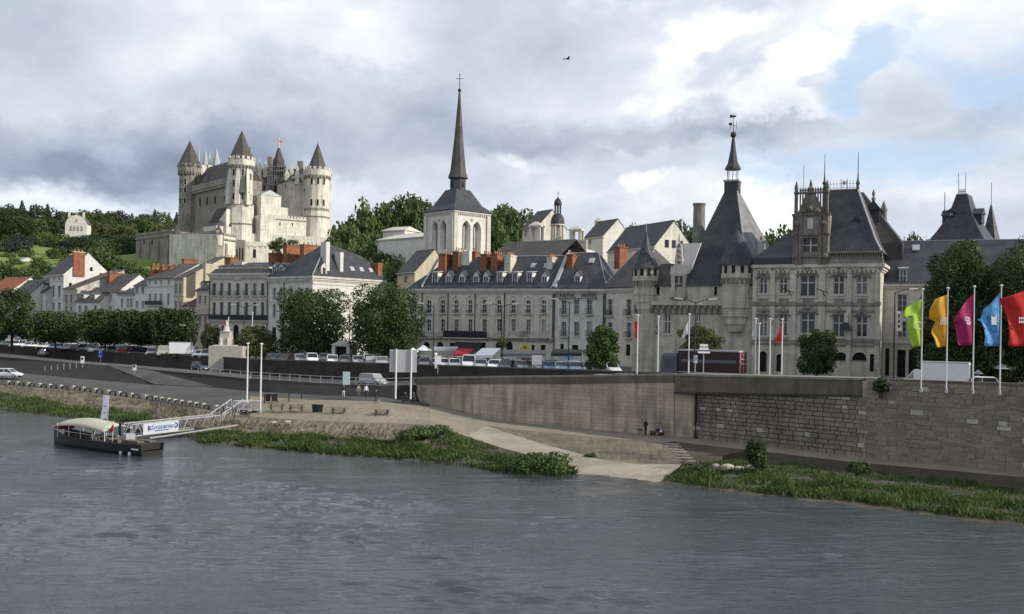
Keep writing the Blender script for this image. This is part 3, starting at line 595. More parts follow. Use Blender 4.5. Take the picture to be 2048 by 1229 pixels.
class Bld:
    def __init__(s, name, label, cat, l, r, z0=6.5, group=None, root=None, py=640):
        (pl, Yl), (pr, Yr) = l, r
        kl = ray(pl, py)[0]; kr = ray(pr, py)[0]
        s.A = Vector((kl * Yl, Yl, z0)); B = Vector((kr * Yr, Yr, z0)); s.z0 = z0
        s.d = (B - s.A); s.L = s.d.length; s.d.normalize(); s.n = Vector((-s.d.y, s.d.x, 0)); s.rz = math.atan2(s.d.y, s.d.x)
        if root is None: s.root = thing(name, label, cat, s.A, s.rz, group); s.loc = Vector((0, 0, 0)); s.lr = 0.0
        else: s.root = root; s.loc = s.A - root.location; s.lr = s.rz      # attached to an unrotated root
        s.holes = []; s.W = []
    def uv(s, px, py, dep=0):
        k, kz = ray(px, py); a = s.A + s.n * dep; t = (k * a.y - a.x) / (s.d.x - k * s.d.y); Y = a.y + t * s.d.y
        return t, H + kz * Y - s.z0
    def z(s, px, py, dep=0): return s.uv(px, py, dep)[1]
    def add(s, name, b, smooth=False):
        o = b.build(name, s.root, s.loc, s.lr, smooth); return o
    def at(s, name, me, x, y, z, par=None):
        p = s.loc + Matrix.Rotation(s.lr, 3, 'Z') @ Vector((x, y, z)); return put(name, me, s.root, p, s.lr)
    def win(s, px, y0, y1, wpx, style='plain', arch=False, wd=None, rec=.22, pane=True):
        u, zt = s.uv(px, y0); _, zb = s.uv(px, y1); u0 = s.uv(px - wpx / 2, y0)[0]; u1 = s.uv(px + wpx / 2, y0)[0]
        s.winu((u0 + u1) / 2, zb, wd or (u1 - u0), zt - zb, style, arch, rec)
    def winu(s, u, zb, wd, ht, style='plain', arch=False, rec=.22):
        wd, ht = max(.3, round(wd * 10) / 10), max(.3, round(ht * 10) / 10)
        if u - wd / 2 < .05 or u + wd / 2 > s.L - .05: return
        for h in s.holes:
            if u - wd / 2 < h[2] and u + wd / 2 > h[0] and zb < h[3] and zb + ht > h[1]: return
        s.holes.append((u - wd / 2, zb, u + wd / 2, zb + ht, arch, rec)); s.W.append((u, zb, wd, ht, style, rec))
    def row(s, pxs, y0, y1, w, style='plain', arch=False, rail=None, surround=True):
        for p in pxs:
            s.win(p, y0, y1, w, style, arch)
            if rail: s.balcony(p - w * .8, p + w * .8, y1, rail[0], rail[1])
    def balcony(s, pl, pr, py, ht, mt):
        u0, zb = s.uv(pl, py); u1 = s.uv(pr, py)[0]
        s.at('balcony', rail_mesh(u1 - u0, ht, mt), (u0 + u1) / 2, -.46, zb)
    def wall(s, mt, depth, zt, gable=None, name='wall', zb=-.5, trim=M_TRIM, surrounds=True):
        """front wall with real openings, plus the other three sides; gable=(y of ridge, z of ridge)"""
        s.depth = depth; s.zt = zt; b = MB().m(mt); L_ = s.L
        xs_ = sorted({0, L_} | {h[0] for h in s.holes} | {h[2] for h in s.holes}); zs_ = sorted({zb, zt} | {h[1] for h in s.holes if h[1] < zt} | {h[3] for h in s.holes if h[3] < zt})
        for z0, z1 in zip(zs_, zs_[1:]):
            run = None; zc = (z0 + z1) / 2
            for x0, x1 in zip(xs_, xs_[1:]):
                xc = (x0 + x1) / 2; solid = not any(h[0] < xc < h[2] and h[1] < zc < h[3] for h in s.holes)
                if solid: run = (run[0], x1) if run else (x0, x1)
                if not solid and run: b.poly((run[0], 0, z0), (run[1], 0, z0), (run[1], 0, z1), (run[0], 0, z1)); run = None
            if run: b.poly((run[0], 0, z0), (run[1], 0, z0), (run[1], 0, z1), (run[0], 0, z1))
        for x0, z0, x1, z1, arch, rec in s.holes:
            d = rec + .06
            b.poly((x0, 0, z0), (x0, d, z0), (x0, d, z1), (x0, 0, z1)); b.poly((x1, 0, z1), (x1, d, z1), (x1, d, z0), (x1, 0, z0)); b.poly((x0, d, z1), (x1, d, z1), (x1, 0, z1), (x0, 0, z1)); b.poly((x0, 0, z0), (x1, 0, z0), (x1, d, z0), (x0, d, z0))
            if arch:
                r = (x1 - x0) / 2; c = (x0 + x1) / 2; rz_ = r * (1.5 if arch == 'gothic' else 1); zc = z1 - rz_
                for sg in (-1, 1):
                    arc = [(c + sg * r * math.cos(t), 0.0, zc + rz_ * math.sin(t)) for t in np.linspace(0, math.pi / 2, 6)]
                    if arch == 'gothic': arc = [(c + sg * r * (1 - t * t), 0.0, zc + rz_ * (t ** .75)) for t in np.linspace(0, 1, 6)]
                    b.poly((c + sg * r, 0, z1), *(arc if sg > 0 else arc)); 
                    for p, q in zip(arc, arc[1:]): b.poly(p, q, (q[0], d, q[2]), (p[0], d, p[2]))
        if surrounds:
            b.m(trim)
            for u, z0, wd, ht, st_, rec in s.W:
                if st_ in ('slit', 'shop') or any(h[4] for h in s.holes if abs(h[0] - (u - wd / 2)) < .01 and abs(h[1] - z0) < .01): continue
                t = .13; b.box(u - wd / 2 - t, -.05, z0, u - wd / 2, .06, z0 + ht + t).box(u + wd / 2, -.05, z0, u + wd / 2 + t, .06, z0 + ht + t).box(u - wd / 2, -.05, z0 + ht, u + wd / 2, .06, z0 + ht + t)
            b.m(mt)
        if gable:
            gy, gz = gable
            b.poly((0, 0, zb), (0, 0, zt), (0, gy, gz), (0, depth, zt), (0, depth, zb)); b.poly((L_, 0, zb), (L_, depth, zb), (L_, depth, zt), (L_, gy, gz), (L_, 0, zt))
        else: b.poly((0, 0, zb), (0, 0, zt), (0, depth, zt), (0, depth, zb)); b.poly((L_, 0, zb), (L_, depth, zb), (L_, depth, zt), (L_, 0, zt))
        b.poly((L_, depth, zb), (0, depth, zb), (0, depth, zt), (L_, depth, zt)); b.poly((0, 0, zt - .01), (L_, 0, zt - .01), (L_, depth, zt - .01), (0, depth, zt - .01))
        s.wall_o = s.add(name, b)
        for u, z0, wd, ht, st_, rec in s.W:
            f, p = window_meshes(wd, ht, st_); o = s.at('window', f, u, rec, z0)
            put('pane', p, o)
    def cornice(s, zt, h=.45, out=.35, mt=M_TRIM, name='cornice', dent=False, z1=None, side=True):
        b = MB().m(mt); L_ = s.L; D = s.depth if side else .2
        for o_, a, c in ((out, zt - h * .4, zt), (out * .6, zt - h * .75, zt - h * .4), (out * .3, zt - h, zt - h * .75)): b.box(-o_, -o_, a, L_ + o_, D if side else .1, c + .001 * o_)
        if dent:
            n = int(L_ / .55)
            for i in range(n): x = L_ * (i + .5) / n; b.box(x - .12, -out * .55 - .12, zt - h * 1.15, x + .12, -.01, zt - h * .76)
        return s.add(name, b)
    def gable_roof(s, zr, ry, mt, oh=.35, ox=.1, th=.16, name='roof'):
        D, ze = s.depth, s.zt; k1 = (zr - ze) / ry; k2 = (zr - ze) / max(.1, D - ry)
        pts = [(-oh, ze - oh * k1 + .02), (-oh, ze - oh * k1 + th), (ry, zr + th + .02), (D + oh, ze - oh * k2 + th), (D + oh, ze - oh * k2 + .02), (ry, zr + .02)]
        b = MB().m(mt).prismx(pts, -ox, s.L + ox); b.m(M_LEAD).box(-ox, ry - .1, zr + th - .03, s.L + ox, ry + .1, zr + th + .07); s.rf = (ry, zr); return s.add(name, b)
    def hip_roof(s, zr, inl, inr, ry, mt, oh=.35, th=.14, name='roof', ridge=True):
        D, ze, L_ = s.depth, s.zt, s.L
        b = MB().m(mt); e = [(-oh, -oh, ze), (L_ + oh, -oh, ze), (L_ + oh, D + oh, ze), (-oh, D + oh, ze)]; up_ = [(x, y, z + th) for x, y, z in e]
        b.rings([e, up_], True, False); a, c = (inl, ry, zr), (L_ - inr, ry, zr)
        b.poly(up_[0], up_[1], c, a); b.poly(up_[1], up_[2], c); b.poly(up_[2], up_[3], a, c); b.poly(up_[3], up_[0], a)
        if ridge:
            b.m(M_LEAD)
            if L_ - inl - inr > .2: b.tube(a, c, .09)
            for p, q in ((up_[0], a), (up_[1], c), (up_[2], c), (up_[3], a)): b.tube(p, q, .07, 4)
        s.rf = (ry, zr); return s.add(name, b)
    def chim(s, px, ytop, ybot, w_, dl, dep, mt=M_BRICK, pots=3, name='chimney', cap=True):
        """slab chimney centred on px, w_ wide along the front, dl deep, front face at depth dep"""
        u, z1 = s.uv(px, ytop, dep); _, z0 = s.uv(px, ybot, dep)
        b = MB().m(mt).box(u - w_ / 2, dep, z0 - 1.5, u + w_ / 2, dep + dl, z1 - .25)
        if cap: b.m(M_TRIM if mt is not M_BRICK else M_BRICKD).box(u - w_ / 2 - .08, dep - .08, z1 - .25, u + w_ / 2 + .08, dep + dl + .08, z1)
        o = s.add(name, b)
        for i in range(pots):
            y = dep + dl * (i + .5) / pots; p = MB().m(M_POT).lathe(u, y, [(.17, z1), (.13, z1 + .5), (.16, z1 + .55)], 6); p.build('chimney_pot', o)
        return o
    def dormer(s, px, ytop, ybot, wpx, dep=.6, style='gable', mt=M_TRIM, glass=True, rl=2.6):
        u, zt = s.uv(px, ytop, dep); _, zb = s.uv(px, ybot, dep); a = s.uv(px - wpx / 2, ytop, dep)[0]; c = s.uv(px + wpx / 2, ytop, dep)[0]; hw = (c - a) / 2; b = MB().m(mt)
        zs_ = zb + (zt - zb) * (.72 if style == 'gable' else .92); t = .16
        b.box(-hw, 0, zb, -hw + t, rl, zs_).box(hw - t, 0, zb, hw, rl, zs_).box(-hw + t, 0, zb, hw - t, .2, zb + .15).box(-hw + t, 0, zs_ - .16, hw - t, .2, zs_)
        if style == 'gable':
            b.m(mt).poly((-hw, 0, zs_), (hw, 0, zs_), (0, 0, zt)); b.m(M_SLATE).prism([(-hw - .15, zs_ - .1), (0, zt + .12), (hw + .15, zs_ - .1), (hw + .15, zs_ - .02), (0, zt + .22), (-hw - .15, zs_ - .02)], -.12, rl + .4)
        else: b.m(M_LEAD).rings([[(-hw - .15, -.2, zs_), (hw + .15, -.2, zs_), (hw + .15, rl + .6, zs_ + .35), (-hw - .15, rl + .6, zs_ + .35)], [(-hw - .15, -.2, zs_ + .12), (hw + .15, -.2, zs_ + .12), (hw + .15, rl + .6, zs_ + .5), (-hw - .15, rl + .6, zs_ + .5)]])
        o = s.at('dormer', b.mesh('dormer'), u, dep, 0)
        g = MB().m(M_GLASS).box(-hw + t, .1, zb + .15, hw - t, .14, zs_ - .16); g.m(M_FRAME).box(-.04, .04, zb + .15, .04, .1, zs_ - .16).box(-hw + t, .05, (zb + zs_) / 2, hw - t, .1, (zb + zs_) / 2 + .05); g.build('window', o); return o
    def band_(s, py, px, h=.25, out=.14, mt=M_TRIM, name='string_course', x0=None, x1=None):
        z = s.z(px, py); return s.add(name, MB().m(mt).box(-.02 if x0 is None else x0, -out, z - h / 2, s.L + .02 if x1 is None else x1, .02, z + h / 2))
    def pipe(s, px, y0, y1, r=.09):
        u, z1 = s.uv(px, y0); z0 = s.z(px, y1); return s.add('drainpipe', MB().m(M_IRON).tube((u, -.14, z0), (u, -.14, z1), r))

def skylight(B_, px, py, dep, sl):
    u, z = B_.uv(px, py, dep); b = MB().m(M_LEAD).rings([[(-.45, 0, 0), (.45, 0, 0), (.45, .8, .8 * sl), (-.45, .8, .8 * sl)], [(-.45, -.1, .14), (.45, -.1, .14), (.45, .7, .8 * sl + .14), (-.45, .7, .8 * sl + .14)]]); B_.at('skylight', b.mesh('skylight'), u, dep, z)

def roof_z(B_, dep): 
    ry, zr = B_.rf; return B_.zt + (zr - B_.zt) * min(1, dep / ry)

# ------------------------------------------------------------------ far-left houses
def simple_house(label, l, r, depth, y_eave, y_ridge, wallm, roofm, rows_, name='town_house', cat='house', ry=None, px_e=None, gable=True, z0=6.5, style='plain', corn=True, dep_r=None, inl=1.5, inr=1.5, oh=.35):
    B_ = Bld(name, label, cat, l, r, z0); pe = px_e or (l[0] + r[0]) / 2
    for pxs, y0, y1, w_, *rest in rows_: B_.row(pxs, y0, y1, w_, rest[0] if rest else style, rest[1] if len(rest) > 1 else False)
    ze = B_.z(pe, y_eave); ry = ry or depth / 2; zr = B_.z(pe, y_ridge, ry)
    B_.wall(wallm, depth, ze, (ry, zr) if gable else None)
    if corn: B_.cornice(ze - .02, .4, .28, side=False)
    if gable: B_.gable_roof(zr, ry, roofm, oh)
    else: B_.hip_roof(zr, inl, inr, ry, roofm, oh)
    return B_
B1 = simple_house('low white house with orange tiled roof at the far left edge', (-25, 268), (24, 262), 10, 580, 557, M_PLASTER, M_TILE, [([-8, 6], 590, 602, 6)])
B1 = simple_house('small pale house with grey slate roof beside the orange roofed house', (20, 262), (58, 256), 9, 590, 563, M_PLASTER, M_SLATEG, [([30, 45], 600, 612, 6)])
B1 = simple_house('narrow shaded house with steep dark mansard roof beside tall white house', (60, 262), (91, 257), 9, 584, 560, M_PLASTER, M_SLATEB, [([72, 82], 591, 602, 5), ([72, 82], 610, 622, 5)])
for p in (76, 86): B1.dormer(p, 566, 580, 6, .5)
T1 = Bld('town_house', 'tallest white house of the left row with two orange brick chimney stacks', 'house', (88, 263), (126, 250))
T1.row([96, 107, 119], 572, 595, 5.2, 'plain'); T1.row([96, 107, 119], 606, 620, 5.2); T1.row([97, 108, 119], 556, 560.5, 4)
ze = T1.z(126, 549); T1.wall(M_PLASTER, 11.8, ze, (5.8, T1.z(135, 513, 5.8))); T1.cornice(ze, .6, .35, side=False); T1.band_(563, 107); T1.band_(600, 107)
T1.gable_roof(T1.z(135, 513, 5.8), 5.8, M_SLATEB, .3, -.05)
u = T1.L
b = MB().m(M_BRICK).box(u - .7, 2.2, ze - .4, u + .32, 4.9, T1.rf[1] + .0); b.m(M_TRIM).box(u - .8, 2.1, T1.rf[1] + .0, u + .42, 5.0, T1.rf[1] + .2); o = T1.add('chimney', b)
for i in range(3): MB().m(M_POT).lathe(u - .2, 2.6 + .9 * i, [(.2, T1.rf[1] + .2), (.15, T1.rf[1] + .8)], 6).build('chimney_pot', o)
b = MB().m(M_BRICK).box(.2, 5.2, ze, 3.6, 6.6, T1.rf[1] + .1); o = T1.add('chimney', b)
for i in range(3): MB().m(M_POT).lathe(.8 + i, 5.9, [(.2, T1.rf[1] + .1), (.15, T1.rf[1] + .6)], 6).build('chimney_pot', o)
for y, z in ((6.6, ze + 1.6), (9.0, ze + .2), (1.6, ze - 2.6)): T1.add('window', MB().m(M_DARK).box(u - .05, y - .35, z - .5, u + .03, y + .35, z + .5))
T2 = simple_house('narrow house with stained white gable below the tall white house', (127, 249), (153, 243), 13, 577, 549, M_STAINED, M_SLATEB, [([133, 143], 590, 608, 4.5), ([133, 143], 613, 624, 4.5)], ry=11.5)
T3 = simple_house('low pale house with dark dormers beneath stained gable', (151, 243), (199, 238), 9, 603, 577, M_PLASTER, M_SLATEG, [([160, 172, 191], 612, 626, 5)])
for p in (164, 186): T3.dormer(p, 583, 601, 8, .4)
T4 = simple_house('pale house with three narrow windows and a broad slate roof', (199, 243), (236, 238), 11, 583, 552, M_PLASTER, M_SLATEG, [([207, 214, 221.5], 588.5, 602, 3.8), ([207, 214, 221.5], 613, 624, 3.8)])
T4.chim(217, 546, 575, 1.2, 4.2, 3.0, M_BRICK)
T5 = simple_house('small white house under a pyramid of dark slates', (236, 238), (268, 234), 9, 589, 571, M_WHITE, M_SLATE, [([244, 256, 262.5], 597, 615, 3.6), ([244, 256, 262.5], 622, 634, 3.6)], gable=False, inl=3, inr=3)
T6 = simple_house('tall narrow pale house with slate roof left of balcony house', (268, 234), (294, 230), 11, 571, 548, M_PLASTER, M_SLATEG, [([274, 286], 574, 587, 5), ([274, 286], 603, 616, 4.5), ([274, 286], 624, 636, 4.5)])
T7 = simple_house('wide pale house with long iron balcony and row of orange chimneys', (293, 230), (347, 222), 12, 557, 533, M_PLASTER, M_SLATEG, [([300, 311, 322.5, 338], 560, 567.5, 3.2), ([300, 311, 322, 337], 588, 610, 4.2), ([300, 311, 322, 337], 620, 634, 4.2)])
T7.balcony(293.5, 326, 611, 1.0, M_IRON); T7.band_(573, 320)
for p, yt, dd in ((303, 531, 2.0), (322, 533, 3), (338, 532, 3.4)): T7.chim(p, yt, 550, 1.0, 3.5, dd, M_BRICK)
T8 = simple_house('narrow tall house with sunlit beige gable wall and orange chimney', (347, 222), (366, 219), 16, 557, 522, M_BEIGE, M_SLATEG, [([352, 361], 568, 588, 4.5), ([352, 361], 603, 618, 4.5), ([352, 361], 626, 638, 4.5)], ry=10)
T8.chim(366, 518, 545, 1.1, 3.5, 8.5, M_BRICK); T8.cornice(T8.z(356, 591), .3, .2, side=False)
T9 = simple_house('little low house with brown roof squeezed between taller ones', (366, 219), (394, 214), 8, 612, 594, M_PLASTER, M_SLATEB, [([373, 385], 622, 634, 4.5)])
T10 = simple_house('narrow beige house with stone attic and balcony beside the grand block', (392, 212), (420, 207), 10, 580, 560, M_BEIGE, M_SLATEB, [([400, 411], 592, 608, 5), ([400, 411], 632, 652, 5)])
T10.balcony(393, 419, 627, 1.0, M_TRIM)
for p in (405, 416): T10.dormer(p, 564, 580, 7, .3)
T10.chim(409, 528, 560, 1.2, 1.6, 4, M_BEIGE, 2)

# ------------------------------------------------------------------ grand white block, then corner house with the lit side
M1 = Bld('mansion_block', 'grand white block of seven bays with iron balconies behind the monument', 'building', (419.5, 207), (537, 200.5))
cx = [428.6, 443.5, 459, 476, 493, 509.6, 525.6]
M1.row(cx, 567, 592, 6.4, 'blue', rail=(1.0, M_GREENIRON)); M1.row(cx, 605, 632, 6.2, 'blue'); M1.row([430, 446, 497, 512, 527], 652, 676, 7, 'shop', True); M1.win(472, 650, 690, 11, 'shop', 'round')
ze = M1.z(478, 547); M1.wall(M_CREAM, 13, ze); M1.cornice(ze, 1.0, .55, dent=True)
M1.balcony(420, 536, 640, 1.1, M_IRON); M1.band_(599, 478, .3); M1.band_(644, 478, .5, .25)
b = MB().m(M_SLATEG).rects([(-.1, -.1, M1.L + .1, 13.1, ze + .0), (.6, .8, M1.L - .6, 12.5, ze + 1.0)]); b.m(M_TRIM).rects([(1.0, 1.2, M1.L - 1, 12, ze + 1.0), (1.0, 1.2, M1.L - 1, 12, ze + 1.55)]); b.m(M_SLATE).rects([(.6, .9, M1.L - .6, 12.4, ze + 1.55), (2.4, 4.5, M1.L - 2.4, 9, ze + 2.5)]); M1.add('roof', b)
M1.chim(476, 524, 540, 2.2, 1.4, 2.2, M_PLASTER, 0); M1.chim(455, 515, 536, 1.6, 2.6, 5, M_BRICK, 3)
u = M1.uv(476, 560)[0]; zc = M1.z(476, 560); M1.add('pediment', MB().m(M_TRIM).prism([(u - 1.1, zc), (u + 1.1, zc), (u, zc + .8)], -.35, .02))
for p in (420.5, 536): M1.pipe(p, 552, 690)
M2 = Bld('corner_house', 'big corner house with steep slate roof, tall chimneys and sunlit right side', 'building', (537.5, 200), (624, 191.5))
M2.row([549, 562.5, 582, 600, 615], 576, 599, 5.5); M2.row([549, 562.5, 582, 600, 615], 609, 634, 5.5); M2.row([548, 566, 590, 610], 655, 680, 8, 'shop')
ze = M2.z(624, 552); D2 = 19
M2.wall(M_WHITE, D2, ze); M2.cornice(ze, 1.0, .5, dent=True); M2.band_(604, 580); M2.pipe(569, 556, 690)
# side face windows and friezes
b = MB().m(M_SLATE); e = ze; 
zr = M2.z(650, 488, 8)
uside = M2.L
b.rings([[(-.4, -.4, e), (uside + .4, -.4, e), (uside + .4, D2 + .4, e), (-.4, D2 + .4, e)], [(-.4, -.4, e + .15), (uside + .4, -.4, e + .15), (uside + .4, D2 + .4, e + .15), (-.4, D2 + .4, e + .15)]], True, False)
q0, q1, q2, q3 = (-.4, -.4, e + .15), (uside + .4, -.4, e + .15), (uside + .4, D2 + .4, e + .15), (-.4, D2 + .4, e + .15); ra, rb, rc = (-.4, 8, zr - 2.8), (uside - 3.8, 6.5, zr), (uside - 3.6, D2 - 3, zr - 2.2)
b.poly(q0, q1, rb, ra); b.poly(q1, q2, rc, rb); b.poly(q2, q3, rc); b.poly(q3, q0, ra); b.poly(ra, rb, rc, q3)
b.m(M_LEAD).tube(q1, rb, .09, 4).tube(ra, rb, .1, 4); M2.add('roof', b)
for p in (549, 562.5): M2.dormer(p, 527, 547, 9, .6)
for p, yt, yb, dd in ((541, 506, 540, 3.0), (570, 490, 530, 4.2), (604, 489, 520, 4.8)): M2.chim(p, yt, yb, 1.3, 4.2, dd, M_BRICK, 4)
dirv = M2.n; s0 = M2.A + M2.d * (M2.L + .03)
def side_uv(px, py):
    k, kz = ray(px, py); t = (k * s0.y - s0.x) / (dirv.x - k * dirv.y); return t, H + kz * (s0.y + t * dirv.y) - 6.5
for px in (655, 680, 704, 728, 748):
    for y0, y1 in ((584, 602), (616, 636)):
        t, z1 = side_uv(px, y0); z0_ = side_uv(px, y1)[1]
        if 1 < t < D2 - 1:
            f, p = window_meshes(1.0, z1 - z0_, 'plain'); o = put('window', f, M2.root, (M2.L + .02, t, z0_), math.pi / 2); put('pane', p, o)
b = MB().m(M_TRIM).box(M2.L, .05, ze - 1.6, M2.L + .12, D2, ze - 1.35).box(M2.L, .05, ze - 6.6, M2.L + .1, D2, ze - 6.3); M2.add('frieze', b)
t, zt_ = side_uv(648, 530); b = MB().m(M_TRIM).box(M2.L - .9, t - .7, ze, M2.L + .1, t + .7, ze + 1.9).poly((M2.L + .12, t - .8, ze + 1.9), (M2.L + .12, t + .8, ze + 1.9), (M2.L + .12, t, ze + 2.7)); b.m(M_SLATE).prismx([(t - .85, ze + 1.9), (t, ze + 2.8), (t + .85, ze + 1.9)], M2.L - 2.5, M2.L + .1)
b.m(M_GLASS).box(M2.L + .1, t - .35, ze + .3, M2.L + .13, t + .35, ze + 1.7); M2.add('dormer', b)
for px, yt, zz, wd in ((659, 484, 6.5, .9), (687, 505, 4.2, .8)):
    t = side_uv(px, 540)[0]; zt_ = H + ray(px, yt)[1] * (s0.y + t * dirv.y) - 6.5; M2.add('chimney', MB().m(M_PLASTER).box(M2.L - 2.2, t - wd / 2, ze, M2.L - .5, t + wd / 2, zt_))
t = D2 - 1.2; M2.add('chimney', MB().m(M_BRICK).box(M2.L - 3.0, t - .6, ze, M2.L - .3, t + .6, ze + 3.6))
for k, t in enumerate((10.5, 13, 15.5)): M2.add('skylight', MB().m(M_LEAD).rings([[(M2.L - .9, t, ze + 1.2), (M2.L - .9, t + 1, ze + 1.2), (M2.L - 1.6, t + 1, ze + 2.3), (M2.L - 1.6, t, ze + 2.3)], [(M2.L - .7, t, ze + 1.35), (M2.L - .7, t + 1, ze + 1.35), (M2.L - 1.4, t + 1, ze + 2.45), (M2.L - 1.4, t, ze + 2.45)]]))

# ------------------------------------------------------------------ arcaded terrace with the hotel
def hotel_row():
    A = Bld('arcaded_terrace', 'long pale arcaded terrace with round arched windows, dormers and many chimneys', 'building', (820, 180), (1108, 168.6))
    ax = [858, 886, 913, 940.5, 969, 998.5, 1027, 1057, 1088]
    A.row([828] + ax, 600, 626, 8.5, 'plain', True); A.row([828] + ax, 639, 663, 8.2)
    for p in (853, 880, 998, 1019): A.win(p, 684, 700, 13, 'shop', 'round')
    for p in (905, 925, 945, 965): A.win(p, 686, 702, 12, 'shop')
    A.win(1066, 690, 702, 7, 'shop'); A.win(1086, 690, 702, 9, 'shop')
    ze = A.z(960, 578); A.wall(M_CREAM, 12, ze, surrounds=False); A.cornice(ze, .9, .5); A.band_(609.5, 960, .16, .08); A.band_(677.5, 960, .5, .3, M_DTRIM)
    ar = MB().m(M_CREAM)
    for p in ax:
        u, z1 = A.uv(p, 591); r = .62 * (A.uv(p + 8, 600)[0] - A.uv(p - 8, 600)[0]); z0 = A.z(p, 676); zc = z1 - r
        pts = [(u + r * math.cos(t), u + (r - .2) * math.cos(t), zc + r * math.sin(t), zc + (r - .2) * math.sin(t)) for t in np.linspace(0, math.pi, 11)]
        for (a, a2, b_, b2), (c, c2, d, d2) in zip(pts, pts[1:]): ar.rings([[(a2, -.16, b2), (a, -.16, b_), (a, .01, b_), (a2, .01, b2)], [(c2, -.16, d2), (c, -.16, d), (c, .01, d), (c2, .01, d2)]])
        ar.box(u - r, -.16, z0, u - r + .2, .01, zc).box(u + r - .2, -.16, z0, u + r, .01, zc)
    A.add('archivolts', ar)
    A.balcony(824, 852, 675, 1.2, M_IRON); A.balcony(889, 975, 675, 1.2, M_IRON)
    for p in (870, 998, 1027, 1050, 1086): A.balcony(p - 10, p + 10, 675, 1.1, M_IRON if p == 1050 else M_TRIM)
    for p in ax: A.balcony(p - 5, p + 5, 626.5, .5, M_IRON)
    zr = A.z(960, 514, 6); A.hip_roof(zr, 5.5, .0, 6, M_SLATE, .5)
    for p in (870, 897, 924, 952, 972, 999.5, 1030, 1059, 1089): A.dormer(p, 543, 575, 11.5, .6, 'shed' if p in (999.5, 1030, 1059, 870) else 'gable', M_PLASTER)
    u = A.uv(852, 560)[0]
    for pt, pb, yy in ((866, 846, 514), (1131, 1112, 512)):
        ub = A.uv(pb, 575, .3)[0]; b = MB().m(M_LEAD); b.prismx([(-.4, ze), (-.4, ze + .5), (6, zr + .5), (6, zr)], min(ub, A.L - .25), min(ub, A.L - .25) + .3); A.add('party_wall', b)
    for p, yt, w_, d_, dp, mt in ((884, 508, 1.4, 4.0, 2.4, M_BRICK), (911, 501, 1.2, 3.6, 3.2, M_BRICKD), (967, 508, 1.2, 3.4, 3.0, M_BRICK), (988, 508, 1.2, 3.4, 3.0, M_BRICK), (1015, 510, 1.2, 2.6, 2.4, M_GREY), (1099, 514, 1.0, 2.8, 3.2, M_GREY), (946, 503, 1.0, 2.0, 5.5, M_BRICK)): A.chim(p, yt, yt + 30, w_, d_, dp, mt, 4)
    u, z1 = A.uv(929, 502, 4); b = MB().m(M_PLASTER).box(u - .9, 4.2, zr - 3, u + .9, 5.2, z1); A.add('chimney', b)
    for p in (845, 897, 951, 1010, 1107): A.pipe(p, 583, 676)
    for p in (1065, 1091): skylight(A, p, 537, 3.6, (zr - ze) / 6)
    sgn = A.uv(1050, 689); b = MB().m(flat('yellow_shop_front', (.55, .50, .06))); b.prism([(sgn[0] + 1.0 * math.cos(t), sgn[1] - 1.2 + 1.2 * math.sin(t)) for t in np.linspace(0, math.pi, 10)], -.12, .0); b.m(M_IRON).box(sgn[0] - .25, -.14, sgn[1] - .75, sgn[0] - .05, -.1, sgn[1] - .35).box(sgn[0] + .08, -.14, sgn[1] - .75, sgn[0] + .28, -.1, sgn[1] - .35); A.add('yellow_arch_sign', b)
    b = MB().m(flat('dark_awning', (.03, .03, .032))); u0 = A.uv(912, 690)[0]; u1 = A.uv(967, 690)[0]; z1 = A.z(940, 686); z0 = A.z(940, 699); b.rings([[(u0, -.05, z1), (u1, -.05, z1), (u1, -2.2, z0), (u0, -2.2, z0)], [(u0, -.05, z1 + .08), (u1, -.05, z1 + .08), (u1, -2.2, z0 + .08), (u0, -2.2, z0 + .08)]]); A.add('shop_awning', b)
    # hotel
    C = Bld('hotel', 'pale three bay hotel lettered along its top floor, with slate roof', 'hotel', (1108.3, 168.5), (1209, 165))
    hx = [1128, 1153.5, 1179]
    C.row(hx, 600, 629, 9, 'plain'); C.row(hx, 644, 673, 9, 'plain'); C.win(1124, 688, 700, 7, 'shop'); C.win(1150, 690, 712, 12, 'shop'); C.win(1178, 690, 712, 12, 'shop')
    ze = C.z(1160, 578.5); C.wall(M_WHITE, 12, ze); C.cornice(ze, .9, .5); C.band_(702, 1160, .4, .5, M_DTRIM)
    for p in (1128, 1179): C.balcony(p - 7, p + 7, 629, 1.0, M_IRON); C.balcony(p - 7, p + 7, 673.5, 1.0, M_IRON)
    zr = C.z(1160, 506, 6.5); C.hip_roof(zr, 0, 3.4, 6.5, M_SLATE, .5)
    b = MB().m(M_LEAD).prismx([(-.4, ze), (-.4, ze + .5), (6.5, zr + .5), (6.5, zr)], .05, .35); C.add('party_wall', b)
    C.dormer(1155, 542, 574, 12, .6, 'gable', M_PLASTER); C.chim(1139, 509, 545, 1.1, 3.6, 3.2, M_BRICK, 4)
    skylight(C, 1182, 527, 4.2, (zr - ze) / 6.5)
    C.pipe(1208, 583, 700); C.pipe(1110, 583, 700)
    ms = flat('sign_letters', (.04, .04, .045))
    for word, pa, pb in (('CRISTAL', 1113, 1152), ('HOTEL', 1163, 1195)):
        ua, zc = C.uv(pa, 592); ub = C.uv(pb, 592)[0]; o = text('hotel_lettering', word, .95, ms, C.root, ((ua + ub) / 2, -.28, zc), (math.pi / 2, 0, 0), .04)
        o.scale = ((ub - ua) / max(.1, o.dimensions.x), 1, 1)
    ua, zc = C.uv(1112, 592); ub = C.uv(1196, 592)[0]; zb = C.z(1150, 597); C.add('sign_rail', MB().m(M_IRON).box(ua, -.3, zb - .1, ub, -.22, zb).box(ua, -.3, zb + .95, ub, -.22, zb + 1.02))
    # recessed next house
    N_ = Bld('town_house', 'pale house wedged between the hotel and the turreted town hall', 'house', (1209.5, 165), (1272, 158))
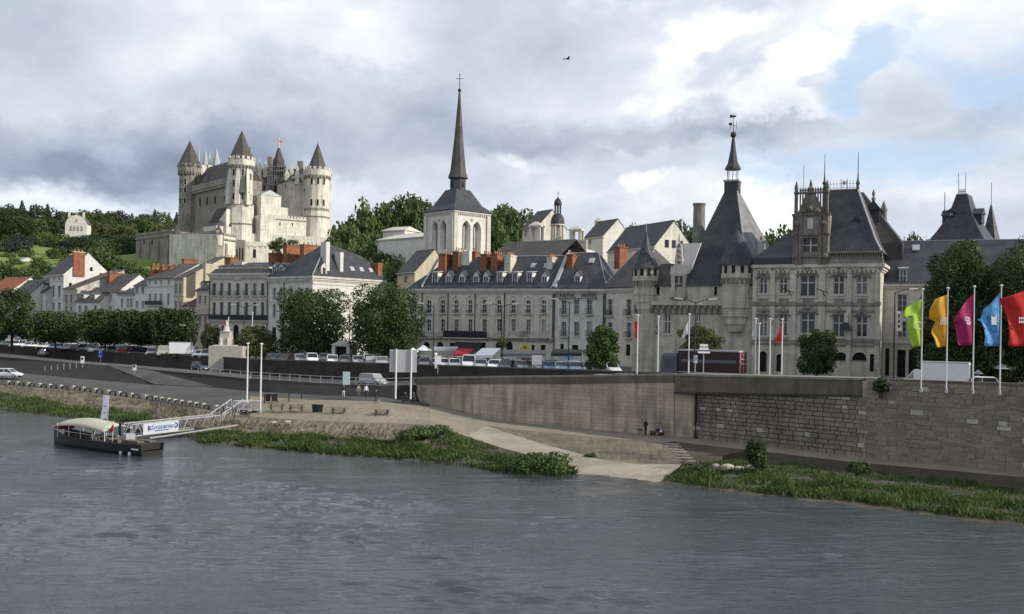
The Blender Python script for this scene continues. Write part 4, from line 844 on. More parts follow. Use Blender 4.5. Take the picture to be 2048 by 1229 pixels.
    N_.row([1220.6, 1258.5], 599, 632, 9.5); N_.row([1220.6, 1258.5], 646, 676, 9.5); N_.row([1222, 1256], 690, 712, 9, 'shop')
    ze = N_.z(1240, 577); N_.wall(M_CREAM, 12, ze); N_.cornice(ze, .8, .4); N_.hip_roof(N_.z(1230, 505, 6), 1.0, 3, 6, M_SLATEG, .5)
    N_.balcony(1214, 1227, 632, 1.0, M_IRON); N_.balcony(1252, 1265, 632, 1.0, M_IRON); N_.balcony(1252, 1265, 676, 1.0, M_IRON); N_.chim(1234, 494, 520, 1.5, 1.8, 5.0, M_BRICK, 3); N_.pipe(1212, 580, 700)
    return A, C
HOTELS = hotel_row()
# ------------------------------------------------------------------ town hall, old turreted part
def town_hall():
    V = Bld('turreted_town_hall', 'old fortified town hall with corbelled turrets and steep pyramid roof with open lantern', 'town hall', (1265, 138.4), (1508, 131.5), 6.6)
    for p, a, b_, w_ in ((1335, 629, 668, 15), (1396, 630, 668, 12)): V.win(p, a, b_, w_, 'stone')
    for p in (1316, 1431.5): V.win(p, 574, 590, 6.5, 'slit')
    V.win(1292, 712, 742, 9, 'slit'); V.win(1478, 700, 744, 16, 'shop', 'round')
    ze = V.z(1400, 572.5); V.wall(M_OLD, 16, ze, surrounds=False)
    # machicolation band: corbels, little arches, parapet
    u0 = V.uv(1268, 615)[0]; u1 = V.uv(1452, 615)[0]; zt, zb = V.z(1360, 603), V.z(1360, 626)
    b = MB().m(M_OLD).box(u0, -.55, zt - .55, u1, .02, zt - .05); V.add('machicolation_ledge', b)
    n = 15
    for i in range(n + 1):
        x = u0 + .3 + (u1 - u0 - .6) * i / n; b = MB().m(M_DTRIM)
        b.box(-.16, -.5, -.5, .16, .0, 0).box(-.15, -.34, -.85, .15, .0, -.5).box(-.14, -.18, -1.2, .14, 0, -.85)
        V.at('corbel', b.mesh('corbel') if i == 0 else CORB[0], x, 0, zt - .55)
        if i == 0: CORB.append(b.mesh('corbel'))
    V.band_(627, 1360, .2, .08, M_DTRIM, x0=u0, x1=u1)
    # turrets
    def turret(pc, hw_px, ytop, ybot, ycorb, yc, name, ecc=0.0, apex=None):
        u, z1 = V.uv(pc, ytop); z0 = V.z(pc, ybot); zc = V.z(pc, ycorb); r = V.uv(pc + hw_px, ytop)[0] - u
        b = MB().m(M_OLD).lathe(u, ecc, [(r * .52, zc), (r * .66, zc + (z0 - zc) * .3), (r * .74, zc + (z0 - zc) * .31), (r * .80, zc + (z0 - zc) * .62), (r * .89, zc + (z0 - zc) * .63), (r * .93, z0 - .02), (r, z0), (r, z0 + .15), (r * .95, z0 + .16), (r * .95, z1 - 1.9), (r * 1.05, z1 - 1.75), (r * 1.05, z1)], 14)
        o = V.add('turret', b)
        for k in range(5):
            a = math.radians(-155 + 32.5 * k); c = MB().m(M_DARK); c.T = Matrix.Translation((u + math.cos(a) * r * 1.04, ecc + math.sin(a) * r * 1.04, z1 - 1.1)) @ Matrix.Rotation(a + math.pi / 2, 4, 'Z'); c.box(-.22, -.03, 0, .22, .25, .95); c.build('loophole', o)
        c = MB().m(M_DTRIM)
        for k in range(9):
            a = math.radians(-175 + 20 * k); c.T = Matrix.Translation((u + math.cos(a) * r * .98, ecc + math.sin(a) * r * .98, z1 - 2.5)) @ Matrix.Rotation(a + math.pi / 2, 4, 'Z'); c.box(-.13, -.18, 0, .13, .2, .7)
        c.T = None; c.build('turret_corbels', o); return u, z1, r, o
    u, z1, r, o = turret(1290, 24, 537, 590, 632, 0, 'turret', .3)
    za = V.z(1295, 464); b = MB().m(M_SLATE).lathe(u, .3, [(r * 1.22, z1 - .05), (r * .80, z1 + (za - z1) * .22), (r * .36, z1 + (za - z1) * .62), (.06, za)], 14); b.m(M_LEAD).tube((u, .3, za - .2), (u, .3, za + 1.3), .05); b.build('turret_roof', o)
    b = MB().m(M_OLD).lathe(V.uv(1289, 690)[0], .5, [(1.6, -.5), (1.6, V.z(1289, 628))], 12); V.add('turret_shaft', b)
    u2, z2, r2, o2 = turret(1473, 30, 531, 617, 664, 0, 'turret', .2)
    # main steep roof: pyramid over the right half, its edge facing the river
    L_ = V.L; ap = V.uv(1465, 372, 6.5); ax, az_ = ap; ay = 6.5
    f0 = (V.uv(1346, 573)[0], -.2, ze); f1 = (V.uv(1508, 573)[0], -.1, ze); fb = (V.uv(1566, 532, 10)[0], 12.5, V.z(1500, 532)); fc = (f0[0] + .5, 14, ze)
    def concave(p, q, k=.5, sag=.0):
        m_ = Vector(p).lerp(Vector(q), k); return (m_.x * (1 - sag) + ax * sag, m_.y * (1 - sag) + ay * sag, m_.z)
    mid = [concave(p, (ax, ay, az_)) for p in (f0, f1, fb, fc)]
    tp = [(ax - .9, ay - .9, az_ - .9), (ax + .9, ay - .9, az_ - .9), (ax + .9, ay + .9, az_ - .9), (ax - .9, ay + .9, az_ - .9)]
    b = MB().m(M_SLATE); B4 = [f0, f1, fb, fc]
    for lo, hi in ((B4, mid), (mid, tp)):
        for i in range(4):
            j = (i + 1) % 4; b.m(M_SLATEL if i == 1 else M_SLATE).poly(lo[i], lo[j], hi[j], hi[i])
    b.m(M_SLATE).poly(*tp); b.m(M_LEAD).path([f1, mid[1], tp[1]], .12, 5); V.add('pyramid_roof', b)
    b = MB().m(M_OLD).box(f0[0] + .6, .4, ze - 1, f1[0] - .3, 12, ze + .3); V.add('attic_wall', b)
    # conical roof of right turret merges with pyramid
    b = MB().m(M_SLATE).lathe(u2, .2, [(r2 * 1.2, z2 - .05), (r2 * .95, z2 + 1.4), (r2 * .6, z2 + 3.0), (.15, z2 + 4.6)], 14); b.build('turret_roof', o2)
    # lantern
    zl = V.z(1465, 422, 6.5); zb_ = V.z(1465, 363, 6.5); zo = V.z(1465, 338, 6.5); zs = V.z(1466, 270, 6.5); zv = V.z(1466, 229, 6.5); q = .72
    ln = V.add('lantern', MB().m(M_SLATE).box(ax - .95, ay - .95, zl, ax + .95, ay + .95, zb_).m(M_LEAD).box(ax - 1.08, ay - 1.08, zb_ - .15, ax + 1.08, ay + 1.08, zb_ + .1))
    for i in range(8):
        a = math.pi / 4 * i + .2; MB().m(M_TRIM).tube((ax + q * math.cos(a), ay + q * math.sin(a), zb_ + .1), (ax + q * math.cos(a), ay + q * math.sin(a), zo), .075, 5).build('lantern_post', ln)
    b = MB().m(M_SLATE).lathe(ax, ay, [(1.12, zo - .15), (1.1, zo + .05), (.72, zo + .8), (.42, zo + 2.4), (.22, zs - .7), (.12, zs - .25)], 10); b.m(M_IRON).ball((ax, ay, zs), .43, 10, 6).tube((ax, ay, zs), (ax, ay, zv), .045); b.build('lantern_spire', ln)
    b = MB().m(M_IRON); z = zv - .5; b.prism([(ax - .5, z), (ax + .35, z + .1), (ax + .3, z + .35), (ax - .1, z + .28), (ax - .35, z + .5), (ax - .55, z + .4)], ay - .02, ay + .02); z = zv - 1.5
    b.prism([(ax - .65, z), (ax - .2, z), (ax - .2, z + .4), (ax - .65, z + .3)], ay - .02, ay + .02).tube((ax + .4, ay, z - .6), (ax + .4, ay, z + .6), .03).tube((ax - .45, ay, z - .6), (ax - .45, ay, z + .3), .03).tube((ax - .5, ay, z - .1), (ax + .45, ay, z - .1), .03); b.build('weather_vane', ln)
    # lower brown roof on the left, dormer gable, pale gable wall behind
    ua, ub = V.uv(1289, 573)[0], V.uv(1344, 573)[0]; zr = V.z(1330, 528, 3.2); b = MB().m(M_SLATEB); b.rings([[(ua, -.35, ze), (ub, -.35, ze), (ub, 8, ze), (ua, 8, ze)], [(ua, -.35, ze + .15), (ub, -.35, ze + .15), (ub, 8, ze + .15), (ua, 8, ze + .15)], [(ua + 1.4, 3.2, zr), (ub, 3.2, zr), (ub, 5, zr), (ua + 1.4, 5, zr)]]); V.add('low_roof', b)
    dz0, dz1, dz2 = V.z(1358, 596), V.z(1358, 549), V.z(1358, 484); da, db = V.uv(1343, 560)[0], V.uv(1373, 560)[0]; dc = (da + db) / 2; b = MB().m(M_OLD)
    g0, g1 = V.uv(1355, 560)[0], V.uv(1370, 592)[0]; w0, w1 = V.z(1358, 584), V.z(1358, 553)
    b.box(da, -.3, dz0, da + .55, 3, dz1).box(db - .45, -.3, dz0, db, 3, dz1).box(da + .55, -.3, dz0, db - .45, .5, w0).box(da + .55, -.3, w1, db - .45, 3, dz1)
    b.m(M_TRIM).prism([(da - .2, dz1), (db + .2, dz1), (db - .2, dz1 + 1.0), (dc + .5, dz1 + 1.5), (dc + .35, dz2 - .6), (dc, dz2), (dc - .35, dz2 - .6), (dc - .5, dz1 + 1.5), (da + .2, dz1 + 1.0)], -.3, .1)
    for i, (x, z) in enumerate(((da, dz1), (db, dz1), (dc - .45, dz1 + 1.6), (dc + .45, dz1 + 1.6), (dc, dz2))): b.lathe(x, -.1, [(.16, z), (.2, z + .2), (.05, z + 1.1)], 6)
    b.m(M_DTRIM)
    for k in range(4): b.ball((dc + .05, -.35, dz1 + 1.7 + .75 * k), .28, 6, 4)
    b.box(da - .1, -.42, dz0 - .1, db + .1, .0, dz0 + .1); o = V.add('ornate_dormer', b)
    MB().m(M_GLASS).box(da + .55, .05, w0, db - .45, .1, w1).m(M_TRIM).box(dc - .08, -.1, w0, dc + .08, .06, w1).box(da + .55, -.08, (w0 + w1) / 2 - .07, dc - .08, .06, (w0 + w1) / 2 + .07).box(dc + .08, -.08, (w0 + w1) / 2 - .07, db - .45, .06, (w0 + w1) / 2 + .07).build('window', o)
    gq = [V.uv(px_, py_, .5) for px_, py_ in ((1362, 548), (1362, 488), (1402, 486), (1379, 548))]; V.add('gable_wall', MB().m(M_PLASTER).prism(gq, .5, .9))
    b = MB().m(M_DTRIM).lathe(V.uv(1398, 450, 9)[0], 9, [(.92, V.z(1398, 500, 9)), (.86, V.z(1398, 411, 9)), (.98, V.z(1398, 411, 9)), (.98, V.z(1398, 407.5, 9))], 12); V.add('round_chimney', b)
    V.pipe(1507, 540, 742); V.band_(597, 1475, .15, .06, M_DTRIM, x0=V.uv(1446, 597)[0])
    V.chim(1521, 481, 540, .7, .9, 4.0, M_GREY, 1)

    # ------------------------------------------------------------------ carved renaissance wing
    R = Bld('carved_town_hall_wing', 'ornate stone town hall wing with carved central gable and tall mansard roof', 'town hall', (1509, 131.4), (1760, 124.6), 6.6)
    for p in (1527, 1567): R.win(p, 555, 588, 17, 'stone'); R.win(p, 629, 673, 16.5, 'stone')
    R.win(1616, 549, 594, 32, 'stone'); R.win(1616, 625, 668, 31, 'stone')
    for p in (1678, 1724): R.win(p, 551, 590, 23, 'stone'); R.win(p, 630, 675, 24, 'stone')
    R.win(1526, 702, 744, 15, 'shop', 'round'); R.win(1559, 708, 744, 13, 'shop', 'round'); R.win(1616, 704, 744, 20, 'shop', 'round')
    R.win(1682, 705, 721, 26, 'slit', 'round'); R.win(1719, 705, 721, 28, 'slit', 'round'); R.win(1744, 708, 744, 9, 'shop')
    ze = R.z(1640, 529); R.wall(M_GREY, 14, ze); R.cornice(ze, 1.0, .5, M_GREY, dent=True)
    R.band_(609, 1640, .35, .2, M_DTRIM); R.band_(622, 1640, .25, .15, M_DTRIM); R.band_(680, 1640, .4, .25, M_DTRIM); R.band_(690, 1640, .25, .12, M_DTRIM)
    for p in (1511, 1547, 1587, 1645, 1700, 1757):
        u, z1 = R.uv(p, 531); w_ = .42 if p in (1587, 1645) else .28; R.add('pilaster', MB().m(M_GREY).box(u - w_, -.3, 0, u + w_, .0, z1 - .4).m(M_DTRIM).box(u - w_ - .1, -.4, R.z(p, 612), u + w_ + .1, -.0, R.z(p, 604)).box(u - w_ - .1, -.4, R.z(p, 690), u + w_ + .1, 0, R.z(p, 680)))
    for p, y in ((1527, 624), (1567, 624), (1616, 619), (1678, 624), (1724, 624), (1616, 543), (1527, 549), (1567, 549), (1678, 545), (1724, 545)):
        u, z1 = R.uv(p, y); hw = 1.25 if p == 1616 else .85; b = MB().m(M_DTRIM); b.prism([(u - hw, z1 - .35), (u + hw, z1 - .35), (u + hw * .5, z1 + .1), (u, z1 + .75), (u - hw * .5, z1 + .1)], -.3, .0); b.ball((u, -.3, z1 + .1), .28, 6, 4); b.ball((u - hw, -.25, z1 - .5), .2, 6, 4); b.ball((u + hw, -.25, z1 - .5), .2, 6, 4); R.add('carved_hood', b)
    for p in (1527, 1567, 1616, 1678, 1724):
        u, z1 = R.uv(p, 602); b = MB().m(M_DTRIM).box(u - .6, -.12, z1 - .3, u + .6, .0, z1 + .3); R.add('carved_panel', b)
    # attic parapet and roofs
    up0, up1 = R.uv(1582, 540)[0], R.uv(1658, 540)[0]
    b = MB().m(M_SLATE); zr = R.z(1580, 455, 6); b.rings([[(-.3, -.3, ze), (up0 + .4, -.3, ze), (up0 + .4, 14, ze), (-.3, 14, ze)], [(-.3, -.3, ze + .9), (up0 + .4, -.3, ze + .9), (up0 + .4, 14, ze + .9), (-.3, 14, ze + .9)], [(-.0, .4, ze + 1.2), (up0 + .4, .4, ze + 1.2), (up0 + .4, 13, ze + 1.2), (0, 13, ze + 1.2)], [(up0 - .4, 5.5, zr), (up0 + .4, 5.5, zr), (up0 + .4, 7, zr), (up0 - .4, 7, zr)]]); R.add('low_roof', b)
    # tall mansard
    mz1 = R.z(1687, 380, 4.5); ua, ub = R.uv(1656, 380, 4.5)[0], R.uv(1716, 380, 4.5)[0]; L_ = R.L; za = ze + 1.5
    b = MB().m(M_SLATE); lo = [(up1 - .8, -.25, za), (L_ + .1, -.25, za), (L_ + .1, 13, za), (up1 - .8, 13, za)]; m1 = [(up1 - .8, .75, za + 1.6), (L_ - .75, .75, za + 1.6), (L_ - .75, 12, za + 1.6), (up1 - .8, 12, za + 1.6)]; hi = [(ua - .6, 4.3, mz1), (ub, 4.3, mz1), (ub, 8, mz1), (ua - .6, 8, mz1)]
    for A_, C_ in ((lo, m1), (m1, hi)):
        for i in range(4):
            j = (i + 1) % 4; b.m(M_SLATEG if i == 1 else M_SLATE).poly(A_[i], A_[j], C_[j], C_[i])  # right slope in lighter slate, the sun on it put into the colour
    b.m(M_SLATE).poly(*hi); b.m(M_LEAD).path([lo[1], m1[1], hi[1]], .13, 5).tube(hi[0], hi[1], .1); R.add('mansard_roof', b)
    b = MB().m(M_DTRIM).box(up1, -.35, ze + .02, L_ + .3, .35, ze + .5).box(up1, -.35, ze + 1.35, L_ + .3, .3, ze + 1.6); R.add('attic_parapet', b)
    n = 22
    for i in range(n):
        x = up1 + .2 + (L_ - up1 - .1) * i / (n - 1); R.at('baluster', BAL(), x, -.02, ze + .5)
    zc = R.z(1690, 361, 4.5) - mz1; b = MB().m(M_LEAD).box(ua, 4.5, mz1 + .25, ub, 4.56, mz1 + .3)
    for i in range(9):
        x = ua + .3 + (ub - ua - .5) * i / 8; b.tube((x, 4.53, mz1), (x, 4.53, mz1 + zc), .035, 4).box(x - .14, 4.51, mz1 + zc * .62, x + .14, 4.55, mz1 + zc * .68)
    xm = (ua + ub) / 2 + .2; b.tube((xm - .35, 4.5, mz1), (xm - .35, 4.5, mz1 + zc + .2), .05).tube((xm + .35, 4.5, mz1), (xm + .35, 4.5, mz1 + zc + .2), .05).ball((xm, 4.5, mz1 + zc * .75), .28, 6, 4); R.add('roof_cresting', b)
    for p, y1, y0 in ((1650, 309, 380), (1717, 304, 380)):
        u, z1 = R.uv(p, y1, 4.3); z0 = R.z(p, y0, 4.3); R.add('roof_finial', MB().m(M_SLATEG).lathe(u, 4.3, [(.22, z0 - .5), (.16, z0 + .6), (.28, z0 + .9), (.12, z0 + 1.2), (.06, z0 + 2.2), (.03, z1)], 6))
    R.dormer(1712, 438, 455, 13, 2.0, 'gable', M_SLATE)
    # lighter hipped roof running back on the right with dormer
    qa, qb = R.uv(1712, 487, 8)[0], R.uv(1806, 487, 8)[0]; z0_, z1_ = R.z(1760, 487, 8), R.z(1722, 386, 12); qt = R.uv(1727, 386, 12)[0]
    R.add('rear_roof', MB().m(M_SLATEG).rects([(qa, 7.5, qb, 22, z0_ - 3), (qa, 7.5, qb, 22, z0_), (qa, 11.5, qt, 17, z1_)]).m(M_LEAD).tube((qb, 7.5, z0_), (qt, 11.5, z1_), .1, 4))
    u, z1 = R.uv(1747, 405, 9); b = MB().m(M_SLATE).box(u - .8, 9, z1 - 2.6, u + .8, 11, z1 - 1).prism([(u - 1, z1 - 1.0), (u + 1, z1 - 1.0), (u, z1 + .3)], 8.8, 11.2).m(M_DTRIM).lathe(u, 9, [(.15, z1), (.3, z1 + .5), (.1, z1 + .8), (.25, z1 + 1.1), (.05, z1 + 1.7)], 6); R.add('rear_dormer', b)
    u, z1 = R.uv(1768, 402, 11); R.add('rear_pinnacle', MB().m(M_DTRIM).lathe(u, 11, [(.45, z1 - 3), (.4, z1 - 1.5), (.5, z1 - 1.3), (.04, z1)], 6))
    # central carved gable pavilion
    zt0, zt1, zt2 = R.z(1620, 512), R.z(1620, 430), R.z(1620, 395); uc = (up0 + up1) / 2; b = MB().m(M_SOOT)
    g0, g1 = uc - .8, uc + .95; gz0, gz1 = R.z(1618, 505), R.z(1618, 477)
    b.m(M_DTRIM).box(up0 + .3, -.45, ze, g0, 3, zt1).box(g1, -.45, ze, up1 - .1, 3, zt1).box(g0, -.45, ze, g1, 1, gz0).box(g0, -.45, gz1, g1, 3, zt1)
    b.m(M_SOOT).prism([(up0 + .6, zt1), (up1 - .4, zt1), (up1 - .9, zt1 + .8), (uc + .9, zt1 + 1.9), (uc + .35, zt2 + .8), (uc, zt2 + 1.5), (uc - .35, zt2 + .8), (uc - .9, zt1 + 1.9), (up0 + 1.1, zt1 + .8)], -.5, -.1)
    b.box(up0 + .1, -.65, zt0 - .25, up1 + .1, .1, zt0).box(up0 + .1, -.65, zt1 - .15, up1 + .1, .1, zt1 + .1).box(up0 + .1, -.7, gz1 + .3, up1 + .1, .05, gz1 + .55)
    for x in (g0 - .35, g1 + .35, up0 + .75, up1 - .55): b.box(x - .2, -.7, ze, x + .2, -.4, zt1)
    for k, (x, z) in enumerate(((uc - 1.6, zt1 - 1.2), (uc + 1.7, zt1 - 1.2), (uc, zt1 + .7), (uc - .8, zt1 + .4), (uc + .9, zt1 + .4), (uc - 1.8, gz0 - .6), (uc + 1.9, gz0 - .6))): b.ball((x, -.5, z), .42, 7, 5)
    b.m(M_TRIM).box(uc - .3, -.62, zt1 - 1.9, uc + .4, -.42, zt1 - .5); o = R.add('carved_gable', b)
    MB().m(M_GLASS).box(g0, .1, gz0, g1, .14, gz1).m(M_TRIM).box(uc - .02, -.1, gz0, uc + .14, .1, gz1).box(g0, -.08, gz0 + .8, uc - .02, .1, gz0 + .95).box(uc + .14, -.08, gz0 + .8, g1, .1, gz0 + .95).build('window', o)
    # open tracery crown with corner pinnacles
    tz0, tz1 = R.z(1620, 432), R.z(1620, 383)
    cr = MB().m(M_SOOT)
    for x in (up0 + .55, up1 - .35): cr.lathe(x, -.2, [(.42, ze), (.40, tz0), (.24, tz0 + .2), (.22, tz1 - .4), (.36, tz1 - .2), (.2, tz1 + .1), (.28, tz1 + .4), (.05, tz1 + 1.3)], 6)
    cr.box(up0 + .4, -.3, tz1 - .35, up1 - .3, .0, tz1 - .1); cr.box(up0 + .4, -.3, tz0 - .1, up1 - .3, .0, tz0 + .15)
    for i in range(10):
        x = up0 + 1.05 + (up1 - up0 - 1.9) * i / 9; cr.box(x - .08, -.25, tz0, x + .08, -.05, tz1 - .3)
        cr.lathe(x, -.15, [(.1, tz1 - .1), (.17, tz1 + .12), (.03, tz1 + .5)], 5)
    cr.lathe(uc, -.3, [(.4, tz1 - .3), (.3, tz1), (.42, tz1 + .3), (.15, tz1 + .6), (.22, tz1 + .8), (.03, tz1 + 1.5)], 8); cr.build('tracery_crown', R.root, R.loc, R.lr)
    R.pipe(1757, 536, 744); u = R.uv(1608, 330, 5)[0]; R.add('roof_finial', MB().m(M_SLATEG).tube((u, 5, R.z(1608, 400, 5)), (u, 5, R.z(1608, 330, 5)), .035))
    for p in (1584, 1650): 
        u, z = R.uv(p, 594); b = MB().m(M_IRON).path([(u, -.2, z), (u - .2, -1.0, z + .7), (u - .9, -1.3, z + 1.0)], .06).path([(u - .2, -1, z + .7), (u + .4, -1.1, z + .5)], .05); R.add('gargoyle', b)
    b = MB().m(M_SLATE); u, z = R.uv(1694, 650); b.prism([(u - .75, z - .6), (u + .75, z - .6), (u + .2, z + .3), (u - .2, z + .3)], -1.2, -.1).m(M_TRIM).box(u - .25, -.9, z + .3, u + .25, -.3, z + 1.5); R.add('canopied_niche', b)
    return V, R
CORB = []
_bal = []
def BAL():
    if not _bal: _bal.append(MB().m(M_DTRIM).lathe(0, 0, [(.12, 0), (.16, .25), (.09, .5), (.14, .86)], 6).mesh('baluster'))
    return _bal[0]
TH = town_hall()

# ------------------------------------------------------------------ right edge
Q = Bld('long_slate_building', 'long pale building with dark slate roof behind the big trees at right', 'building', (1757, 128), (2240, 118), 6.6)
Q.win(1805, 590, 624, 18, 'plain'); Q.win(1805, 643, 675, 17, 'plain'); Q.win(1775, 697, 752, 9, 'shop'); 
for p in (1782, 1803, 1826, 1850): Q.win(p, 700, 755, 17, 'shop')
for p in (1880, 1930, 1985, 2040): Q.win(p, 590, 624, 18); Q.win(p, 643, 675, 18); Q.win(p, 700, 755, 20, 'shop')
ze = Q.z(1800, 569); Q.wall(M_CREAM, 14, ze); Q.cornice(ze, .7, .35); Q.band_(684, 1800, .5, .2); Q.gable_roof(Q.z(1900, 484, 7), 7, M_SLATE, .3); Q.dormer(1806.5, 536, 566, 16, .3, 'shed', M_LEAD); Q.band_(692, 1800, .2, .1)
skylight(Q, 1832, 502, 5, .9)
PV = Bld('mansard_pavilion', 'tall concave slate pavilion roof with iron cresting rising behind the right trees', 'building', (1853, 158), (1966, 153), 6.6)
ze = PV.z(1910, 490); PV.wall(M_CREAM, 9.5, ze); L_ = PV.L; zt = PV.z(1918, 391, 4); b = MB().m(M_SLATE)
sec = [(0, -.5, ze), (.12, .5, ze + (zt - ze) * .12), (.3, 1.4, ze + (zt - ze) * .3), (.62, 2.7, ze + (zt - ze) * .6), (1, 3.6, zt)]
rr = [[(i - .3, i - .3, z), (L_ - i + .3, i - .3, z), (L_ - i + .3, 9.8 - i, z), (i - .3, 9.8 - i, z)] for _, i, z in sec]
b.rings(rr); b.m(M_LEAD).box(3.3, 3.2, zt, L_ - 3.3, 6.5, zt + .15); PV.add('mansard_roof', b)
PV.dormer(1901, 420, 434, 13, 2.0, 'gable', M_SLATE); 
for x0 in (L_ - 2.9, 1.2): PV.add('side_dormer', MB().m(M_SLATE).box(x0, 3.5, ze + 3.6, x0 + 1.7, 5.5, ze + 5.0).prismx([(3.2, ze + 5.0), (5.8, ze + 5.0), (4.5, ze + 6.0)], x0 - .15, x0 + 1.85))
b = MB().m(M_IRON)
for i in range(7): x = 3.6 + (L_ - 7.2) * i / 6; b.tube((x, 3.4, zt), (x, 3.4, zt + (3.4 if i in (0, 6) else .9)), .05, 4)
b.box(3.6, 3.37, zt + .4, L_ - 3.6, 3.43, zt + .5); PV.add('roof_cresting', b)
u, z1 = PV.uv(1890, 385, 2); PV.add('roof_finial', MB().m(M_IRON).tube((u, 2, z1 - 4), (u, 2, z1), .06))
SPI = thing('slate_spire', 'slim pointed slate spire beside the pavilion roof at right edge', 'spire', (G(1981, 490, 165).x, 165, 6.6)); b = MB().m(M_OLD).lathe(0, 0, [(1.5, -.5), (1.5, G(1981, 484, 165).z - 6.6)], 8); b.build('turret', SPI)
z0, z1, z2 = G(1981, 484, 165).z - 6.6, G(1981, 410, 165).z - 6.6, G(1981, 366, 165).z - 6.6; b = MB().m(M_SLATE).lathe(0, 0, [(1.6, z0), (1.1, z0 + 1.8), (.12, z1)], 8); b.m(M_IRON).tube((0, 0, z1 - .4), (0, 0, z2), .05); b.build('spire_roof', SPI)

# ------------------------------------------------------------------ parish church with the tall spire
def church():
    Y0 = 222.0; C = G(910, 500, Y0); root = thing('church_tower', 'square white belfry with twin lancets under a tall needle slate spire', 'church', (C.x, C.y + 7, 6.5)); R0 = root.location
    zt = G(911, 415, Y0).z - 6.5; hw = 5.25; ang = math.radians(42)
    me = []
    def face(k):
        a = ang + math.pi / 2 * k - math.pi / 2
        T_ = Matrix.Rotation(a, 4, 'Z') @ Matrix.Translation((0, -hw, 0))
        b = MB(); b.T = T_; b.m(M_WHITE if True else 0)
        zl0, zl1 = zt - 9.6, zt - 2.6; zb = -1.0
        x_ = [(-hw, -2.75), (-.35, .35), (2.75, hw)]
        for a0, a1 in x_: b.poly((a0, 0, zb), (a1, 0, zb), (a1, 0, zt), (a0, 0, zt))
        for a0, a1 in ((-2.75, -.35), (.35, 2.75)):
            c = (a0 + a1) / 2; r = (a1 - a0) / 2; b.poly((a0, 0, zb), (a1, 0, zb), (a1, 0, zl0), (a0, 0, zl0)); hh = r * 1.7; sp = zl1 - hh
            for sg in (-1, 1):
                arc = [(c + sg * r * (1 - t * t), 0, sp + hh * t ** .8) for t in np.linspace(0, 1, 7)]
                b.poly((c + sg * r, 0, zt), *arc, (c, 0, zt))
                for p, q in zip(arc, arc[1:]): b.poly(p, q, (c + (q[0] - c) * .55, 1.1, q[2] - .5), (c + (p[0] - c) * .55, 1.1, p[2] - .3))
                b.poly((c + sg * r, 0, zl0), (c + sg * r, 0, sp), (c + sg * r * .55, 1.1, sp - .3), (c + sg * r * .55, 1.1, zl0 + .5))
            b.poly((a0, 0, zl0), (a1, 0, zl0), (c + r * .55, 1.1, zl0 + .5), (c - r * .55, 1.1, zl0 + .5))
        b.m(M_TRIM)
        for sx in (-hw + .45, hw - .45): b.box(sx - .5, -.35, zb, sx + .5, 0, zt - 1.2)
        for i in range(16): x = -hw + .9 + (2 * hw - 1.8) * i / 15; b.box(x - .14, -.28, zt - 1.5, x + .14, 0, zt - 1.0)
        b.box(-hw - .2, -.35, zt - 1.0, hw + .2, 0, zt - .6).box(-hw - .1, -.25, zl0 - .6, hw + .1, 0, zl0 - .3)
        b.ball((0, 0, zt - 2.4), .38, 8, 4)
        b.build('tower_face', root)
        for c in (-1.55, 1.55):
            lv = MB(); lv.T = T_; lv.m(M_DARK).box(c - .72, 1.05, zl0 + .4, c + .72, 1.15, zl1 - 1.0); lv.m(M_DTRIM)
            for i in range(11): z = zl0 + .7 + i * .45; lv.rings([[(c - .7, .9, z), (c + .7, .9, z), (c + .7, 1.06, z + .22), (c - .7, 1.06, z + .22)], [(c - .7, .92, z + .06), (c + .7, .92, z + .06), (c + .7, 1.06, z + .28), (c - .7, 1.06, z + .28)]])
            lv.m(M_WHITE).box(c - .08, .85, zl0 + .4, c + .08, .95, zl1 - 1.2); lv.build('louvred_lancet', root)
    for k in range(4): face(k)
    b = MB(); b.T = Matrix.Rotation(ang, 4, 'Z'); o_ = hw + .55; s_ = 2.0; z1 = G(912, 381, Y0 + 7).z - 6.5
    b.m(M_SLATE).rings([[(-o_, -o_, zt - .6), (o_, -o_, zt - .6), (o_, o_, zt - .6), (-o_, o_, zt - .6)], [(-o_, -o_, zt - .4), (o_, -o_, zt - .4), (o_, o_, zt - .4), (-o_, o_, zt - .4)], [(-4.0, -4.0, zt + 1.1), (4.0, -4.0, zt + 1.1), (4.0, 4.0, zt + 1.1), (-4.0, 4.0, zt + 1.1)], [(-s_, -s_, z1), (s_, -s_, z1), (s_, s_, z1), (-s_, s_, z1)]])
    b.m(M_LEAD).tube((o_, -o_, zt - .4), (4.0, -4.0, zt + 1.1), .08).tube((4, -4, zt + 1.1), (s_, -s_, z1), .08); b.build('tower_roof', root)
    z2 = G(912, 353, Y0 + 7).z - 6.5; z3 = G(917, 181, Y0 + 7).z - 6.5; z4 = G(918, 147, Y0 + 7).z - 6.5
    b = MB(); b.T = Matrix.Rotation(ang + math.pi / 8 * 0, 4, 'Z'); r0 = 2.2
    sq = lambda r, z, ch=.42: [(r, -r * ch, z), (r, r * ch, z), (r * ch, r, z), (-r * ch, r, z), (-r, r * ch, z), (-r, -r * ch, z), (-r * ch, -r, z), (r * ch, -r, z)]
    b.m(M_SLATE).rings([sq(1.72, z1 - .3), sq(1.72, z2 - .2)]); b.m(M_SLATEG).rings([sq(2.2, z2 - .5), sq(2.15, z2 - .2), sq(1.75, z2 + 1.0), sq(1.0, z2 + (z3 - z2) * .42), sq(.16, z3)])
    b.m(M_DARK)
    for a in range(4): b.T = Matrix.Rotation(ang + math.pi / 2 * a, 4, 'Z'); b.box(-.35, -1.76, z1 + .6, .35, -1.70, z1 + 1.6)
    b.T = None; b.build('spire', root)
